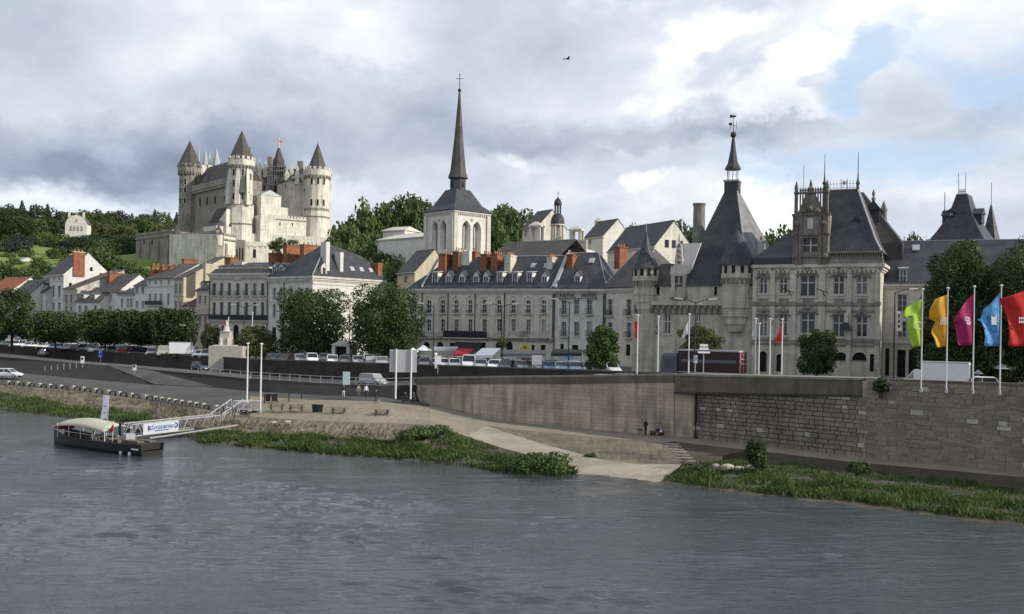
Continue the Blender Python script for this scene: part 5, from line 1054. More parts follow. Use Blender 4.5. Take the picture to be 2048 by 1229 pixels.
    b = MB().m(M_IRON).ball((0, 0, z3), .42, 8, 5).tube((0, 0, z3), (0, 0, z4), .09).tube((-.9, 0, z3 + (z4 - z3) * .68), (.9, 0, z3 + (z4 - z3) * .68), .07); b.build('cross', root)
    nv = Bld('church_nave', 'dark slate church nave roof right of the belfry', 'church', (972, 226), (1112, 214), 6.5); ze = nv.z(1040, 520); nv.wall(M_CREAM, 14, ze); nv.gable_roof(nv.z(1040, 486, 7), 7, M_SLATEG)
church()

# ------------------------------------------------------------------ domed chapel and houses behind the terrace
def chapel():
    c = Bld('domed_chapel', 'small white chapel with balustraded terrace and dark bulbous bell lantern', 'church', (1055, 236), (1169, 231), 6.5)
    zt = c.z(1110, 481); zb = c.z(1110, 511); c.wall(M_WHITE, 9, zb); b = MB().m(M_TRIM).box(-.3, -.5, zb, c.L + .3, .2, zb + .6).box(-.3, -.4, zt - .5, c.L + .3, .3, zt)
    for i in range(9): x = c.L * i / 8; b.box(x - .3, -.35, zb + .6, x + .3, .25, zt - .5)
    b.m(M_WHITE).box(-.1, -.1, zb + .5, c.L + .1, 0.1, zt - .4).box(.2, .2, zb, c.L - .2, 8.5, zb + 1.5); c.add('balustrade', b)
    for p, y0 in ((1073, 444), (1154, 452)):
        u, z1 = c.uv(p, y0, 2); b = MB().m(M_TRIM); w_ = 1.1
        for sx in (-1, 1):
            for sy in (-1, 1): b.box(u + sx * w_ - .28, 2 + sy * w_ - .28, zb, u + sx * w_ + .28, 2 + sy * w_ + .28, z1 - 1.3)
        b.box(u - w_ - .5, .5, z1 - 1.3, u + w_ + .5, 3.5, z1 - .9); b.rects([(u - w_ - .4, .6, u + w_ + .4, 3.4, z1 - .9), (u - .3, 1.7, u + .3, 2.3, z1)]); c.add('small_pavilion', b)
    u, z0 = c.uv(1114.5, 483, 4); f = lambda y: c.z(1114.5, y, 4); b = MB().m(M_GREY)
    for i in range(8): a = math.pi / 4 * i; b.tube((u + 1.45 * math.cos(a), 4 + 1.45 * math.sin(a), zb), (u + 1.45 * math.cos(a), 4 + 1.45 * math.sin(a), f(451)), .26, 6)
    b.lathe(u, 4, [(1.0, zb), (1.0, f(451))], 8); b.m(M_TRIM).lathe(u, 4, [(1.8, f(452)), (1.8, f(449.5))], 12); c.add('drum', b)
    b = MB().m(M_SLATE).lathe(u, 4, [(1.75, f(449.5)), (1.65, f(443)), (1.5, f(436)), (1.15, f(431)), (.9, f(428.5))], 12); b.m(M_SLATE)
    for i in range(6): a = math.pi / 3 * i; b.tube((u + .72 * math.cos(a), 4 + .72 * math.sin(a), f(428.5)), (u + .72 * math.cos(a), 4 + .72 * math.sin(a), f(410)), .14, 5)
    b.lathe(u, 4, [(.95, f(411)), (1.0, f(409)), (.9, f(404)), (.55, f(399)), (.15, f(396)), (.06, f(393))], 10).tube((u, 4, f(396)), (u, 4, f(383)), .06).tube((u - .4, 4, f(387)), (u + .4, 4, f(387)), .05); c.add('bell_lantern', b)
chapel()
simple_house('grey stone house with slate gable between the tree and chapel lantern', (1042, 262), (1072, 256), 9, 456, 428, M_CREAM, M_SLATEG, [([1052], 462, 472, 5)], z0=20)
hb = simple_house('house with sunlit white gable and chimney on the slope behind chapel', (1164, 262), (1203, 254), 9, 476, 447, M_WHITE, M_SLATEG, [([1180], 478, 488, 5)], z0=20, oh=.2); hb.chim(1192, 441, 456, 1.2, 1.4, 7, M_GREY, 2)
hb = simple_house('long slate roofed house whose pale gable shows behind the turret', (1213, 216), (1306, 200), 9.5, 499, 456, M_CREAM, M_SLATE, [([1246, 1280], 503, 513, 6)], z0=6.5, ry=4.7, oh=.2); hb.chim(1262, 450, 470, 1.3, 1.5, 7.6, M_BRICKD, 2); hb.chim(1242, 487, 510, 1.3, 1.3, 1.5, M_BRICK, 2)
for y, z in ((3, 1.5), (4.7, 1.5), (6.4, 1.5)): hb.add('window', MB().m(M_GLASS).box(hb.L - .05, y - .5, hb.zt + z - 1.6, hb.L + .03, y + .5, hb.zt + z))
simple_house('small pale gabled house with brown chimney at the left end of terrace', (793, 206), (828, 200), 9, 546, 506, M_BEIGE, M_SLATEG, [([812], 552, 566, 6)], z0=6.5, dep_r=4)
cw = simple_house('cream walled garden building in front of the hilltop trees', (753, 290), (846, 276), 12, 478, 470, M_WHITE, M_CREAM, [], z0=22, gable=False, inl=2, inr=2)
cw2 = simple_house('low white flat roofed pavilion left of the church', (763, 300), (806, 296), 8, 462, 455, M_WHITE, M_TRIM, [], z0=25, gable=False, inl=1, inr=1)
hp = G(152, 461, 540); hh = thing('hillside_house', 'white hillside house with broad rounded gable and two chimneys', 'house', (hp.x, 540, hp.z - 2), math.radians(10)); w_, h_ = 5.6, G(152, 430, 540).z - hp.z + 2
gp = [(-w_, -2), (w_, -2), (w_, h_ * .52), (w_ * .80, h_ * .76), (w_ * .42, h_ * .93), (0, h_), (-w_ * .42, h_ * .93), (-w_ * .80, h_ * .76), (-w_, h_ * .52)]
MB().m(M_WHITE).prism(gp, 0, 9).build('wall', hh); MB().m(M_SLATEG).prism([(-w_ - .2, h_ * .52), (-w_ * .80, h_ * .76 + .2), (-w_ * .42, h_ * .93 + .2), (0, h_ + .2), (w_ * .42, h_ * .93 + .2), (w_ * .80, h_ * .76 + .2), (w_ + .2, h_ * .52), (w_ * .79, h_ * .76), (w_ * .41, h_ * .93), (0, h_), (-w_ * .41, h_ * .93), (-w_ * .79, h_ * .76)], .3, 9.3).build('roof', hh)
for x in (-w_ * .7, w_ * .62): MB().m(M_WHITE).box(x - .5, 1, h_ * .7, x + .5, 2, h_ * 1.16).build('chimney', hh)
for x, z, wd_, ht in ((-2.6, 2.2, .9, 1.9), (-.9, 2.2, .9, 1.9), (1.0, 2.2, .9, 1.9), (3.0, 2.2, .9, 1.9), (0.2, h_ * .66, .8, 1.2)):
    f, p = window_meshes(wd_, ht, 'plain'); put('pane', p, put('window', f, hh, (x, -.12, z)))
simple_house('tiny roadside house low on the green hillside', (34, 420), (42, 418), 5, 522, 517, M_WHITE, M_LEAD, [], z0=30)

# ------------------------------------------------------------------ castle
def castle():
    O = G(505, 470, 425); root = thing('castle', 'pale hilltop castle with pointed slate towers over sunlit ramparts', 'castle', (O.x, O.y, 40)); R0 = root.location.copy()
    P = lambda px, py, Y: G(px, py, Y) - R0
    def blk(name, l, r, ytop, depth, mt, roof=None, py=None, wins=(), z0=38, crown=False, rooft=M_SLATE, rd=None):
        B_ = Bld(name, '', '', l, r, z0, root=root, py=480)
        for w_ in wins: B_.win(*w_, 'slit')
        ze = B_.z((l[0] + r[0]) / 2, ytop); B_.wall(mt, depth, ze, name=name, surrounds=False); o = B_.wall_o; o.name = name
        if roof: B_.hip_roof(B_.z((l[0] + r[0]) / 2, roof, depth / 2), 1.0, 1.0, depth / 2, rooft, .2, name='roof', ridge=False)
        if crown: B_.add('machicolation', MB().m(mt).box(-.6, -.9, ze - 2.0, B_.L + .6, depth + .6, ze - 1.0).box(-.8, -1.1, ze - 1.0, B_.L + .8, depth + .8, ze + .2))
        return B_
    def tower(px, hw, ye, yp, Y, ybase, rings_, name='round_tower', n=10, crown=True, mt=M_CASTLE, roofhw=None, flare=1.25):
        r = hw / F * Y; c = P(px, ybase, Y); x, y = c.x, c.y; z = lambda v: P(px, v, Y).z; o = None
        prof = [(r * 1.18, z(ybase) - 6)] + [(r * k, z(v)) for v, k in rings_] + [(r, z(ye) - 3.5)]
        b = MB().m(mt).lathe(x, y, prof, n, math.pi / n)
        if crown: b.lathe(x, y, [(r, z(ye) - 3.5), (r * 1.14, z(ye) - 2.6), (r * 1.17, z(ye) - .2)], n, math.pi / n)
        o = b.build(name, root)
        if crown:
            c = MB().m(M_CASTLEG)
            for i in range(24): a = 2 * math.pi * i / 24; c.T = Matrix.Translation((x + math.cos(a) * r * 1.04, y + math.sin(a) * r * 1.04, z(ye) - 3.9)) @ Matrix.Rotation(a + math.pi / 2, 4, 'Z'); c.box(-.28, -.5, 0, .28, .5, 1.3)
            c.m(mt)
            for i in range(16): a = 2 * math.pi * i / 16; c.T = Matrix.Translation((x + math.cos(a) * r * 1.12, y + math.sin(a) * r * 1.12, z(ye) - .25)) @ Matrix.Rotation(a + math.pi / 2, 4, 'Z'); c.box(-.55, -.22, 0, .55, .22, 1.1)
            c.T = None; c.build('battlements', o)
        rr = (roofhw or hw) / F * Y
        b = MB().m(M_SLATEG).lathe(x, y, [(rr * 1.04, z(ye) - .3), (rr * .86, z(ye) + (z(yp) - z(ye)) * .14), (.12, z(yp))], 8, math.pi / 8); b.m(M_LEAD).tube((x, y, z(yp) - .5), (x, y, z(yp) + 1.6), .1, 4); b.build('tower_roof', o)
        for v, k in rings_[:-1]: MB().m(M_CASTLEG).lathe(x, y, [(r * k * 1.03, z(v) - .3), (r * k * 1.04, z(v) + .3)], n, math.pi / n).build('string_course', o)
        return x, y, r, z, o
    def slits(T_, aa, ys):
        x, y, r, z, o = T_
        for a in aa:
            for v in ys:
                q = math.radians(a); b = MB(); b.T = Matrix.Translation((x + math.cos(q) * r * .96, y + math.sin(q) * r * .96, z(v))) @ Matrix.Rotation(q + math.pi / 2, 4, 'Z'); b.m(M_TRIM).box(-.65, -.22, -1.5, .65, .1, 1.5); b.m(M_DARK).box(-.42, -.26, -1.25, .42, .0, 1.25); b.build('window', o)
    # ramparts
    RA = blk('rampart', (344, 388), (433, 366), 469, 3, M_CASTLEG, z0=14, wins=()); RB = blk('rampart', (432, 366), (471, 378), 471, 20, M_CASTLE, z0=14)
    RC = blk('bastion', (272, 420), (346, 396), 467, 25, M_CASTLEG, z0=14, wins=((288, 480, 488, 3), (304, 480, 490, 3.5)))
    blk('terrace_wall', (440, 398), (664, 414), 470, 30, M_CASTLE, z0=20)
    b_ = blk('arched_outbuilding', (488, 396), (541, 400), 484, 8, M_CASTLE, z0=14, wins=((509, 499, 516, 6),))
    for p in (494, 503, 516, 527, 536):
        u, z = b_.uv(p, 497); b = MB().m(M_CASTLEG)
        for t0, t1 in zip(np.linspace(0, math.pi, 8), np.linspace(0, math.pi, 8)[1:]): b.tube((u + 1.0 * math.cos(t0), -.05, z + 1.0 * math.sin(t0)), (u + 1.0 * math.cos(t1), -.05, z + 1.0 * math.sin(t1)), .12, 4)
        b_.add('blind_arch', b)
    blk('gate_block', (469, 392), (489, 392.5), 480, 8, M_CASTLEG, z0=14, wins=((474, 498, 520, 2.5), (479.5, 496, 520, 2.5), (485, 496, 520, 2.5)))
    for p, Y, yt in ((437, 372, 462), (350, 390, 462), (436, 374, 460), (343, 398, 460)):
        pass
    for px, Y, yb, yp in ((353, 386, 470, 450), (437, 368, 470, 449)):
        c = P(px, yb, Y); zp = P(px, yp, Y).z; MB().m(M_CASTLE).lathe(c.x, c.y, [(1.6, c.z - 4), (1.7, c.z)], 8).m(M_SLATEG).lathe(c.x, c.y, [(1.9, c.z), (.1, zp)], 8).build('watch_turret', root)
    for B_, ps in ((RA, ((352, 476), (425, 474))), (RB, ()), (RC, ((280, 474), (338, 473)))):
        B_.add('cordon', MB().m(M_CASTLEG).box(-.2, -.45, B_.zt - 1.9, B_.L + .2, .02, B_.zt - 1.3).box(-.3, -.3, B_.zt - .1, B_.L + .3, .8, B_.zt + .7))
        n = int(B_.L / 7)
        for i in range(n): x = B_.L * (i + .5) / n; B_.add('buttress', MB().m(M_CASTLEG).rects([(x - .9, -1.6, x + .9, .1, -2), (x - .7, -.3, x + .7, .1, B_.zt - 3)]))
    # towers
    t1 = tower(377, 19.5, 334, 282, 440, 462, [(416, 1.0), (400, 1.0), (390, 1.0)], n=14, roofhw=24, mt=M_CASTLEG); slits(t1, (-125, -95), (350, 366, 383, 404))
    t2 = tower(480.5, 23, 320, 262, 404, 468, [(450, 1.14), (411, 1.12), (409, 1.0), (388, 1.0)], n=8, roofhw=25); slits(t2, (-112.5, -67.5), (348, 370, 396)); slits(t2, (-22.5,), (355, 396))
    x, y, r, z, o = t2; b = MB().m(M_CASTLE)
    for a in (-157.5, -112.5 - 22.5, -90, -45): 
        q = math.radians(a); b.T = Matrix.Translation((x + math.cos(q) * r, y + math.sin(q) * r, 0)) @ Matrix.Rotation(q + math.pi / 2, 4, 'Z'); b.rects([(-.9, -1.6, .9, .5, z(412)), (-.8, -1.2, .8, .5, z(372)), (-.45, -.4, .45, .5, z(340))])
    b.T = None; b.build('buttresses', o)
    b = MB().m(M_SLATEG); q = math.radians(-62); b.T = Matrix.Translation((x + math.cos(q) * r * .9, y + math.sin(q) * r * .9, 0)) @ Matrix.Rotation(q + math.pi / 2, 4, 'Z'); b.rects([(-2.2, -1.6, 2.2, 1, z(389)), (-.3, -.2, .3, .8, z(345))]); b.T = None; b.build('stair_roof', o)
    t3 = tower(632.5, 24, 341, 287, 425, 474, [(436, 1.05), (422, 1.02), (420, 1.0), (400, 1.0)], n=12, roofhw=20); slits(t3, (-105, -75, -45), (366, 408)); slits(t3, (-75,), (448,))
    # left wing between the two left towers
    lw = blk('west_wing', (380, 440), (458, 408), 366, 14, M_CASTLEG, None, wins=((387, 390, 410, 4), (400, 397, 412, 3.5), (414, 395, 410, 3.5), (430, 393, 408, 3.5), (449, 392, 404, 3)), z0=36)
    ze = lw.zt; lw.add('wall_walk', MB().m(M_CASTLEG).box(-.2, -1.0, ze - 3.4, lw.L - 1, .5, ze - 2.4).box(-.2, -1.3, ze - 2.4, lw.L - 1, .3, ze + .1)); zr = lw.z(440, 328, 6); lw.hip_roof(zr, 4, 0, 6.5, M_SLATEB, .2)
    for p in (391, 410, 424): lw.dormer(p, 352, 368, 8, .8, 'gable', M_CASTLEG)
    for p, yt in ((401, 330), (415, 330), (445, 328)): lw.chim(p, yt, 350, 1.6, 2.0, 6, M_CASTLE, 0)
    # white pinnacled turrets of the back range
    for px, yp, yb, hw in ((410.5, 300, 333, 6), (419, 305, 333, 2), (432.5, 297, 333, 8), (398, 300, 330, 1.8)):
        c = P(px, yb, 462); zp = P(px, yp, 462).z; r = hw / F * 462
        MB().m(M_CASTLE).lathe(c.x, c.y, [(r, c.z - 24), (r, c.z)], 8).m(M_LEAD if hw > 3 else M_CASTLE).lathe(c.x, c.y, [(r * 1.1, c.z), (r * .75, c.z + (zp - c.z) * .4), (.12, zp)], 8).build('pinnacle_turret', root)
    blk('north_wing', (378, 462), (470, 452), 345, 12, M_CASTLEG, 328, z0=36)
    # right-hand court
    cw_ = blk('court_wing', (505, 452), (545, 450), 352, 12, M_CASTLEG, 338, wins=((511, 368, 380, 5), (528, 372, 384, 3)), z0=36, rooft=M_LEAD)
    for p in (514, 528, 540): cw_.dormer(p, 336, 353, 9, .4, 'gable', M_CASTLE)
    blk('court_wing', (543, 452), (604, 440), 358, 12, M_CASTLEG, 340, wins=((589, 362, 372, 3), (603, 360, 370, 3)), z0=36)
    st_ = blk('stair_block', (553, 436), (577, 424), 366, 10, M_CASTLE, None, wins=((571, 368, 376, 2.5),), z0=36); st_.hip_roof(st_.z(565, 360, 3), 2, 2, 5, M_SLATEG, .3)
    blk('east_wing', (580, 436), (610, 424), 350, 12, M_CASTLE, 338, wins=((592, 360, 366, 3), (609, 378, 386, 3)), z0=36)
    for p, Y, yt, w_ in ((539, 450, 314, 2), (567, 448, 331, 2), (600, 440, 323, 2.4), (497, 452, 296, 2), (512, 455, 330, 1.6), (546, 450, 330, 1.5)):
        c = P(p, 360, Y); MB().m(M_CASTLEG).box(c.x - w_ / 2, c.y - .8, c.z - 6, c.x + w_ / 2, c.y + .8, P(p, yt, Y).z).build('chimney', root)
    for p, Y, yt, yb in ((520, 449, 318, 338), (531, 449, 322, 338), (583, 448, 326, 345), (574, 436, 338, 350), (620, 440, 326, 345), (595, 424, 330, 350), (470, 452, 306, 330), (455, 452, 312, 330)):
        c = P(p, yb, Y); zp = P(p, yt, Y).z; MB().m(M_CASTLE).rects([(c.x - .8, c.y - .8, c.x + .8, c.y + .8, c.z - 4), (c.x - .8, c.y - .8, c.x + .8, c.y + .8, c.z), (c.x - .05, c.y - .05, c.x + .05, c.y + .05, zp)]).build('pinnacle', root)
    # gilded, scaffolded fleche with flag
    c = P(557, 336, 445); z = lambda v: P(557, v, 445).z; b = MB().m(M_SLATEG).lathe(c.x, c.y, [(2.8, z(352)), (2.6, z(322)), (1.6, z(312)), (.5, z(296))], 8); b.m(flat('gilded_lead', (.60, .53, .36), .45)).lathe(c.x, c.y, [(1.3, z(314)), (.3, z(293)), (.18, z(283)), (.5, z(279)), (.1, z(276))], 8); b.m(M_STEEL).tube((c.x, c.y, z(296)), (c.x, c.y, z(262)), .12); b.build('fleche', root)
    b = MB().m(flat('flag_red_white', (.6, .25, .2))).prism([(c.x, z(281)), (c.x + 1.5, z(281.5)), (c.x + 1.3, z(286)), (c.x, z(285))], c.y - .05, c.y + .05); b.build('flag', root)
    b = MB().m(M_STEEL)
    for i in range(9):
        for j in range(2): b.tube((c.x - 4 + i, c.y - 3 + j * 2, z(372)), (c.x - 4 + i, c.y - 3 + j * 2, z(332 if 1 < i < 7 else 345)), .07, 4)
    for k in range(5): v = 372 - 9 * k; b.tube((c.x - 4, c.y - 3, z(v)), (c.x + 4, c.y - 3, z(v)), .07, 4).box(c.x - 4, c.y - 3, z(v) - .1, c.x + 4, c.y - 1, z(v))
    b.build('scaffolding', root)
    q = P(606, 455, 420); b = MB().m(M_STEEL)
    for i in range(6): b.tube((q.x - 3.5 + i * 1.4, q.y - 3, q.z - 3), (q.x - 3.5 + i * 1.4, q.y - 3, q.z + 7 - abs(i - 3)), .08, 4)
    for k in range(5): b.tube((q.x - 3.5, q.y - 3, q.z - 2 + 1.8 * k), (q.x + 3.5, q.y - 3, q.z - 2 + 1.8 * k), .08, 4)
    b.tube((q.x - 3, q.y - 3, q.z - 2), (q.x + 2, q.y - 3, q.z + 6), .08).build('scaffolding', root)
    # lower sunlit pieces
    blk('gatehouse', (502, 411), (521, 405), 392, 9, M_CASTLE, 386, wins=((512, 395, 402, 2.5),), z0=36, rooft=M_LEAD); blk('gatehouse', (501, 409), (520.5, 402), 432, 6, M_CASTLE, None, z0=36)
    blk('guard_house', (522, 418), (544, 410), 415, 7, M_CASTLE, 396, z0=36)
    CWL = blk('curtain_wall', (521, 404), (612, 414), 436, 5, M_CASTLE, None, z0=36, wins=((540, 444, 450, 2.5), (560, 445, 451, 2.5), (585, 446, 452, 2.5)))
    for i in range(14): x = CWL.L * (i + .5) / 14; CWL.add('merlon', MB().m(M_CASTLE).box(x - .45, 0, CWL.zt, x + .45, .6, CWL.zt + .9))
    CWL.add('string_course', MB().m(M_CASTLEG).box(-.1, -.2, CWL.zt - 1.0, CWL.L, .02, CWL.zt - .6))
    blk('stair_wall', (406, 400), (432, 394), 452, 8, M_CASTLE, 441, z0=36)
    a, c = P(426, 462, 398), P(453, 418, 396); b = MB().m(M_CASTLE).rings([[(a.x, a.y, a.z - 8), (c.x, c.y, a.z - 8), (c.x, c.y, c.z), (a.x, a.y, a.z + 1)], [(a.x + 1, a.y + 6, a.z - 8), (c.x + 1, c.y + 6, a.z - 8), (c.x + 1, c.y + 6, c.z), (a.x + 1, a.y + 6, a.z + 1)]]); b.m(M_SLATEB).rings([[(a.x - 3, a.y + 2, a.z + 1.5), (a.x + .2, a.y - .3, a.z + 1.1), (c.x + .2, c.y - .3, c.z + .2), (c.x - 5, c.y + 4, c.z)], [(a.x - 3, a.y + 2, a.z + 1.9), (a.x + .2, a.y - .3, a.z + 1.5), (c.x + .2, c.y - .3, c.z + .6), (c.x - 5, c.y + 4, c.z + .4)]]); b.build('ramp_gable', root)
castle()
# ------------------------------------------------------------------ trees and plants
LEAF_D = leafmat('foliage_dark', (.011, .021, .009), (.062, .092, .026))
LEAF_M = leafmat('foliage_mid', (.024, .044, .014), (.098, .145, .040))
LEAF_B = leafmat('foliage_bluish', (.017, .026, .021), (.046, .066, .044))
LEAF_O = leafmat('foliage_olive', (.034, .042, .016), (.115, .13, .045))
LEAF_G = leafmat('foliage_fresh', (.020, .042, .012), (.066, .12, .028))
def crown_mesh(name, blobs, n, size, mt, seed, fill=.25):
    rs = np.random.RandomState(seed); B = np.array(blobs, float); vol = (B[:, 3] * B[:, 4] * B[:, 5]) ** (2 / 3); pk = rs.choice(len(B), int(n * 1.6), p=vol / vol.sum())
    d = rs.normal(size=(len(pk), 3)); d /= np.linalg.norm(d, axis=1)[:, None]
    rad = 1.02 - .30 * rs.rand(len(pk)) ** 1.8; inner = rs.rand(len(pk)) < fill; rad[inner] *= rs.uniform(.45, .95, inner.sum())
    p = B[pk, :3] + d * B[pk, 3:] * rad[:, None]
    keep = np.ones(len(p), bool)
    for i in range(len(B)):
        q = (p - B[i, :3]) / B[i, 3:]; keep &= ~((np.linalg.norm(q, axis=1) < .62) & (pk != i) & ~inner)
    R_ = max(np.ptp(p[:, 0]), np.ptp(p[:, 2])) / 2 + 1e-6; q = p / R_; ho = np.sin(q @ rs.normal(size=3) * 5.5 + 1) + np.sin(q @ rs.normal(size=3) * 7 + 2) + np.sin(q @ rs.normal(size=3) * 9); keep &= (ho > -1.25) | inner
    p, d = p[keep][:n], d[keep][:n]; m_ = len(p)
    nrm = d + rs.normal(size=(m_, 3)) * .55; nrm /= np.linalg.norm(nrm, axis=1)[:, None]
    t = np.cross(nrm, rs.normal(size=(m_, 3))); t /= np.linalg.norm(t, axis=1)[:, None]; u = np.cross(nrm, t)
    s = size * rs.uniform(.6, 1.35, (m_, 1)); v = np.stack([p - t * s, p - u * s * .6 + t * s * .2, p + t * s, p + u * s * .6 - nrm * s * .25], 1).reshape(-1, 3)
    me = bpy.data.meshes.new(name); me.vertices.add(len(v)); me.vertices.foreach_set('co', v.ravel()); me.loops.add(m_ * 4); me.polygons.add(m_)
    me.loops.foreach_set('vertex_index', np.arange(m_ * 4)); me.polygons.foreach_set('loop_start', np.arange(0, m_ * 4, 4)); me.materials.append(mt); me.update(calc_edges=True); return me
def blobs_round(w_, h, z0, seed, nb=13, lump=.36, flat_=1.0):
    rs = np.random.RandomState(seed); r = w_ / 2; hz = h / 2; out = [(0, 0, z0 + hz, r * .64, r * .64, hz * .74)]
    for i in range(nb):
        a = 2.4 * i + rs.rand(); e = math.asin(-0.75 + 1.7 * (i + .5) / nb if -0.75 + 1.7 * (i + .5) / nb < 1 else 1)
        k = rs.uniform(.56, .84); q = rs.uniform(.62, 1.22) * lump * r
        out.append((r * k * math.cos(e) * math.cos(a), r * k * math.cos(e) * math.sin(a), z0 + hz + hz * k * math.sin(e) * 1.05, q, q, q * min(1.3, hz / r) * .9))
    for i in range(6):
        a = 1.05 * i + rs.rand(); out.append((r * .58 * math.cos(a), r * .58 * math.sin(a), z0 + hz * rs.uniform(.32, .5), r * .36, r * .36, hz * .34))
    return out
def trunk_mesh(h, r, seed, limbs=5, reach=2.0, top=.6):
    rs = random.Random(seed); b = MB().m(M_BARK); b.lathe(0, 0, [(r * 1.5, -.4), (r * 1.05, .5), (r * .8, h * .7), (r * .35, h * (1 + top))], 7)
    for i in range(limbs):
        a = i * 2.4 + rs.random(); z = h * rs.uniform(.7, 1.0); m_ = (reach * .5 * math.cos(a), reach * .5 * math.sin(a), z + reach * .6); b.tube((0, 0, z), m_, r * .42, 5, r * .28); b.tube(m_, (reach * math.cos(a + .2), reach * math.sin(a + .2), z + reach * 1.4), r * .28, 4, r * .1)
    return b.mesh('trunk')
def tree(label, loc, w_, h, trunk_h, mt, n, size, seed, cat='tree', name='tree', group=None, blobs=None, r=None, limbs=5, lump=.36, nb=13):
    root = thing(name, label, cat, loc, 0, group)
    put('trunk', trunk_mesh(trunk_h + h * .12, r or max(.12, h * .022), seed, limbs, w_ * .28), root)
    put('crown', crown_mesh('crown', blobs or blobs_round(w_, h - trunk_h, trunk_h, seed, nb, lump), n, size, mt, seed), root); return root
def tree_px(label, px, ytop, ybot, wpx, Y, mt, n, size, seed, trunk_f=.18, zb=None, **k):
    t = G(px, ytop, Y); z = zb if zb is not None else G(px, ybot, Y).z; h = t.z - z; return tree(label, (t.x, Y, z), wpx / F * Y, h, h * trunk_f, mt, n, size, seed, **k)
# quay trees
for i, (p, y, w_) in enumerate(((286, 516, 40), (318, 520, 46), (262, 508, 30), (352, 524, 44), (392, 522, 40), (560, 486, 30))): tree_px('dark bushy tree below the castle ramparts, ' + ORD[i] + ' of the row', p, y, y + 44, w_, 318, LEAF_D if i % 2 else LEAF_M, 2600, .34, 70 + i, .08, zb=terr(G(p, y, 318).x, 318) - 1, group='bushy trees below the castle')
tree_px('big round dark tree in front of the corner house, left of its twin', 626, 568, 705, 158, 168, LEAF_D, 17000, .21, 11, .02, zb=6.3, nb=26, lump=.36)
tree_px('big broad dark tree beside the arcaded terrace, right of its twin', 771, 558, 705, 158, 160, LEAF_D, 17000, .20, 12, .02, zb=6.3, nb=26, lump=.36)
tree_px('smaller olive green tree to the right of the war memorial', 513, 650, 708, 92, 166, LEAF_O, 7000, .19, 13, .1, zb=6.3)
tree_px('small reddish olive tree to the left of the war memorial', 424, 648, 700, 48, 172, LEAF_O, 3500, .19, 14, .12, zb=6.4)
tree_px('leafy green street tree in front of the recessed house beside hotel', 1208, 647, 742, 76, 122, LEAF_M, 8000, .15, 15, .12, zb=6.6, lump=.4)
tree_px('small spreading tree behind the dark red lorry', 1402, 648, 742, 92, 122, LEAF_O, 4500, .15, 16, .45, zb=6.7)
tree_px('young green tree in front of the carved town hall wing', 1636, 652, 745, 78, 112, LEAF_D, 8000, .14, 17, .1, zb=6.9, lump=.42)
tree_px('tall dark tree nearest the pavilion roof behind the colourful flags', 1920, 466, 745, 176, 112, LEAF_D, 24000, .17, 18, .03, zb=6.9, nb=22, lump=.34)
tree_px('dark tree at the right edge behind the red flag', 2062, 474, 745, 200, 106, LEAF_D, 24000, .16, 19, .03, zb=7.0, nb=22, lump=.34)
tree_px('shaded lower tree filling the gap between two big right trees', 1992, 494, 745, 170, 118, LEAF_D, 20000, .18, 20, .03, zb=6.9, nb=16)
tree_px('low round bush poking over the parapet block wall', 1762, 756, 788, 34, 91, LEAF_D, 900, .14, 21, .1, cat='shrub', name='wall_shrub')
tree_px('added low tree standing in for shade between the lime and yellow flags', 1905, 585, 745, 130, 108, LEAF_D, 12000, .16, 26, .01, zb=7.0, nb=16)  # added fill tree, put in to darken the gap below the big crowns
tree_px('added low tree standing in for shade between the magenta and blue flags', 1985, 575, 745, 150, 107, LEAF_D, 12000, .16, 27, .01, zb=7.0, nb=16)  # second added fill tree, keeps the space under the crowns dark
def blobs_box(w_, h, z0, seed):
    rs = np.random.RandomState(seed); o = []
    for i in range(-2, 3):
        for j in (-1, 0, 1): o.append((i * w_ * .18, j * w_ * .2, z0 + h * .5 + rs.uniform(-.2, .2), w_ * .2, w_ * .22, h * .5))
    return o
for i, (p, w_, y0) in enumerate(((-8, 46, 612), (26, 100, 560), (112, 96, 622), (212, 82, 619), (283, 70, 622), (350, 78, 618))):
    Y = 205 - i * 5; t = G(p, y0, Y); w2 = w_ / F * Y; h = t.z - 6.4
    lb = ['pale rounded tree cut off by the left edge of the quay', 'tall irregular dark tree near the left edge of the quay', 'clipped box shaped plane tree, widest of the clipped row', 'clipped plane tree above the blue parking sign', 'clipped plane tree left of the white box lorry', 'clipped plane tree directly above the white box lorry'][i]
    th = 1.9
    tree(lb, (t.x, Y, 6.4), w2, h, th, LEAF_D if i != 0 else LEAF_B, 8000, .23, 30 + i, group='trees along the upper quay' if i > 1 else None, blobs=blobs_box(w2, h - th, th, i) if i > 1 else None, limbs=6)
# hillside woods
def proto(kind, seed):
    if kind == 'conifer':
        bl = [(0, 0, .30 + .62 * k / 6, .25 * (1 - k / 7.2), .25 * (1 - k / 7.2), .16) for k in range(7)]; cm = crown_mesh('crown', bl, 1500, .034, LEAF_B, seed, .1)
    elif kind == 'bush': cm = crown_mesh('crown', blobs_round(1.0, .85, .05, seed, 10, .42), 1500, .04, LEAF_M, seed, .15)
    else:
        m_ = {'dark': LEAF_D, 'mid': LEAF_M, 'blue': LEAF_B, 'olive': LEAF_O}[kind]; cm = crown_mesh('crown', blobs_round(.85, .84, .16, seed, 13, .38), 2600, .030, m_, seed, .2)
    return trunk_mesh(.2, .022, seed, 4, .25), cm
PROT = {k: [proto(k, 50 + i * 7 + j) for j in range(2)] for i, k in enumerate(('dark', 'mid', 'blue', 'olive', 'conifer', 'bush'))}
WORD = {'dark': 'dark green leafy tree', 'mid': 'mid green leafy tree', 'blue': 'dull bluish green tree', 'olive': 'yellowish olive tree', 'conifer': 'pointed dark conifer', 'bush': 'rounded green bush'}
WOOD = []
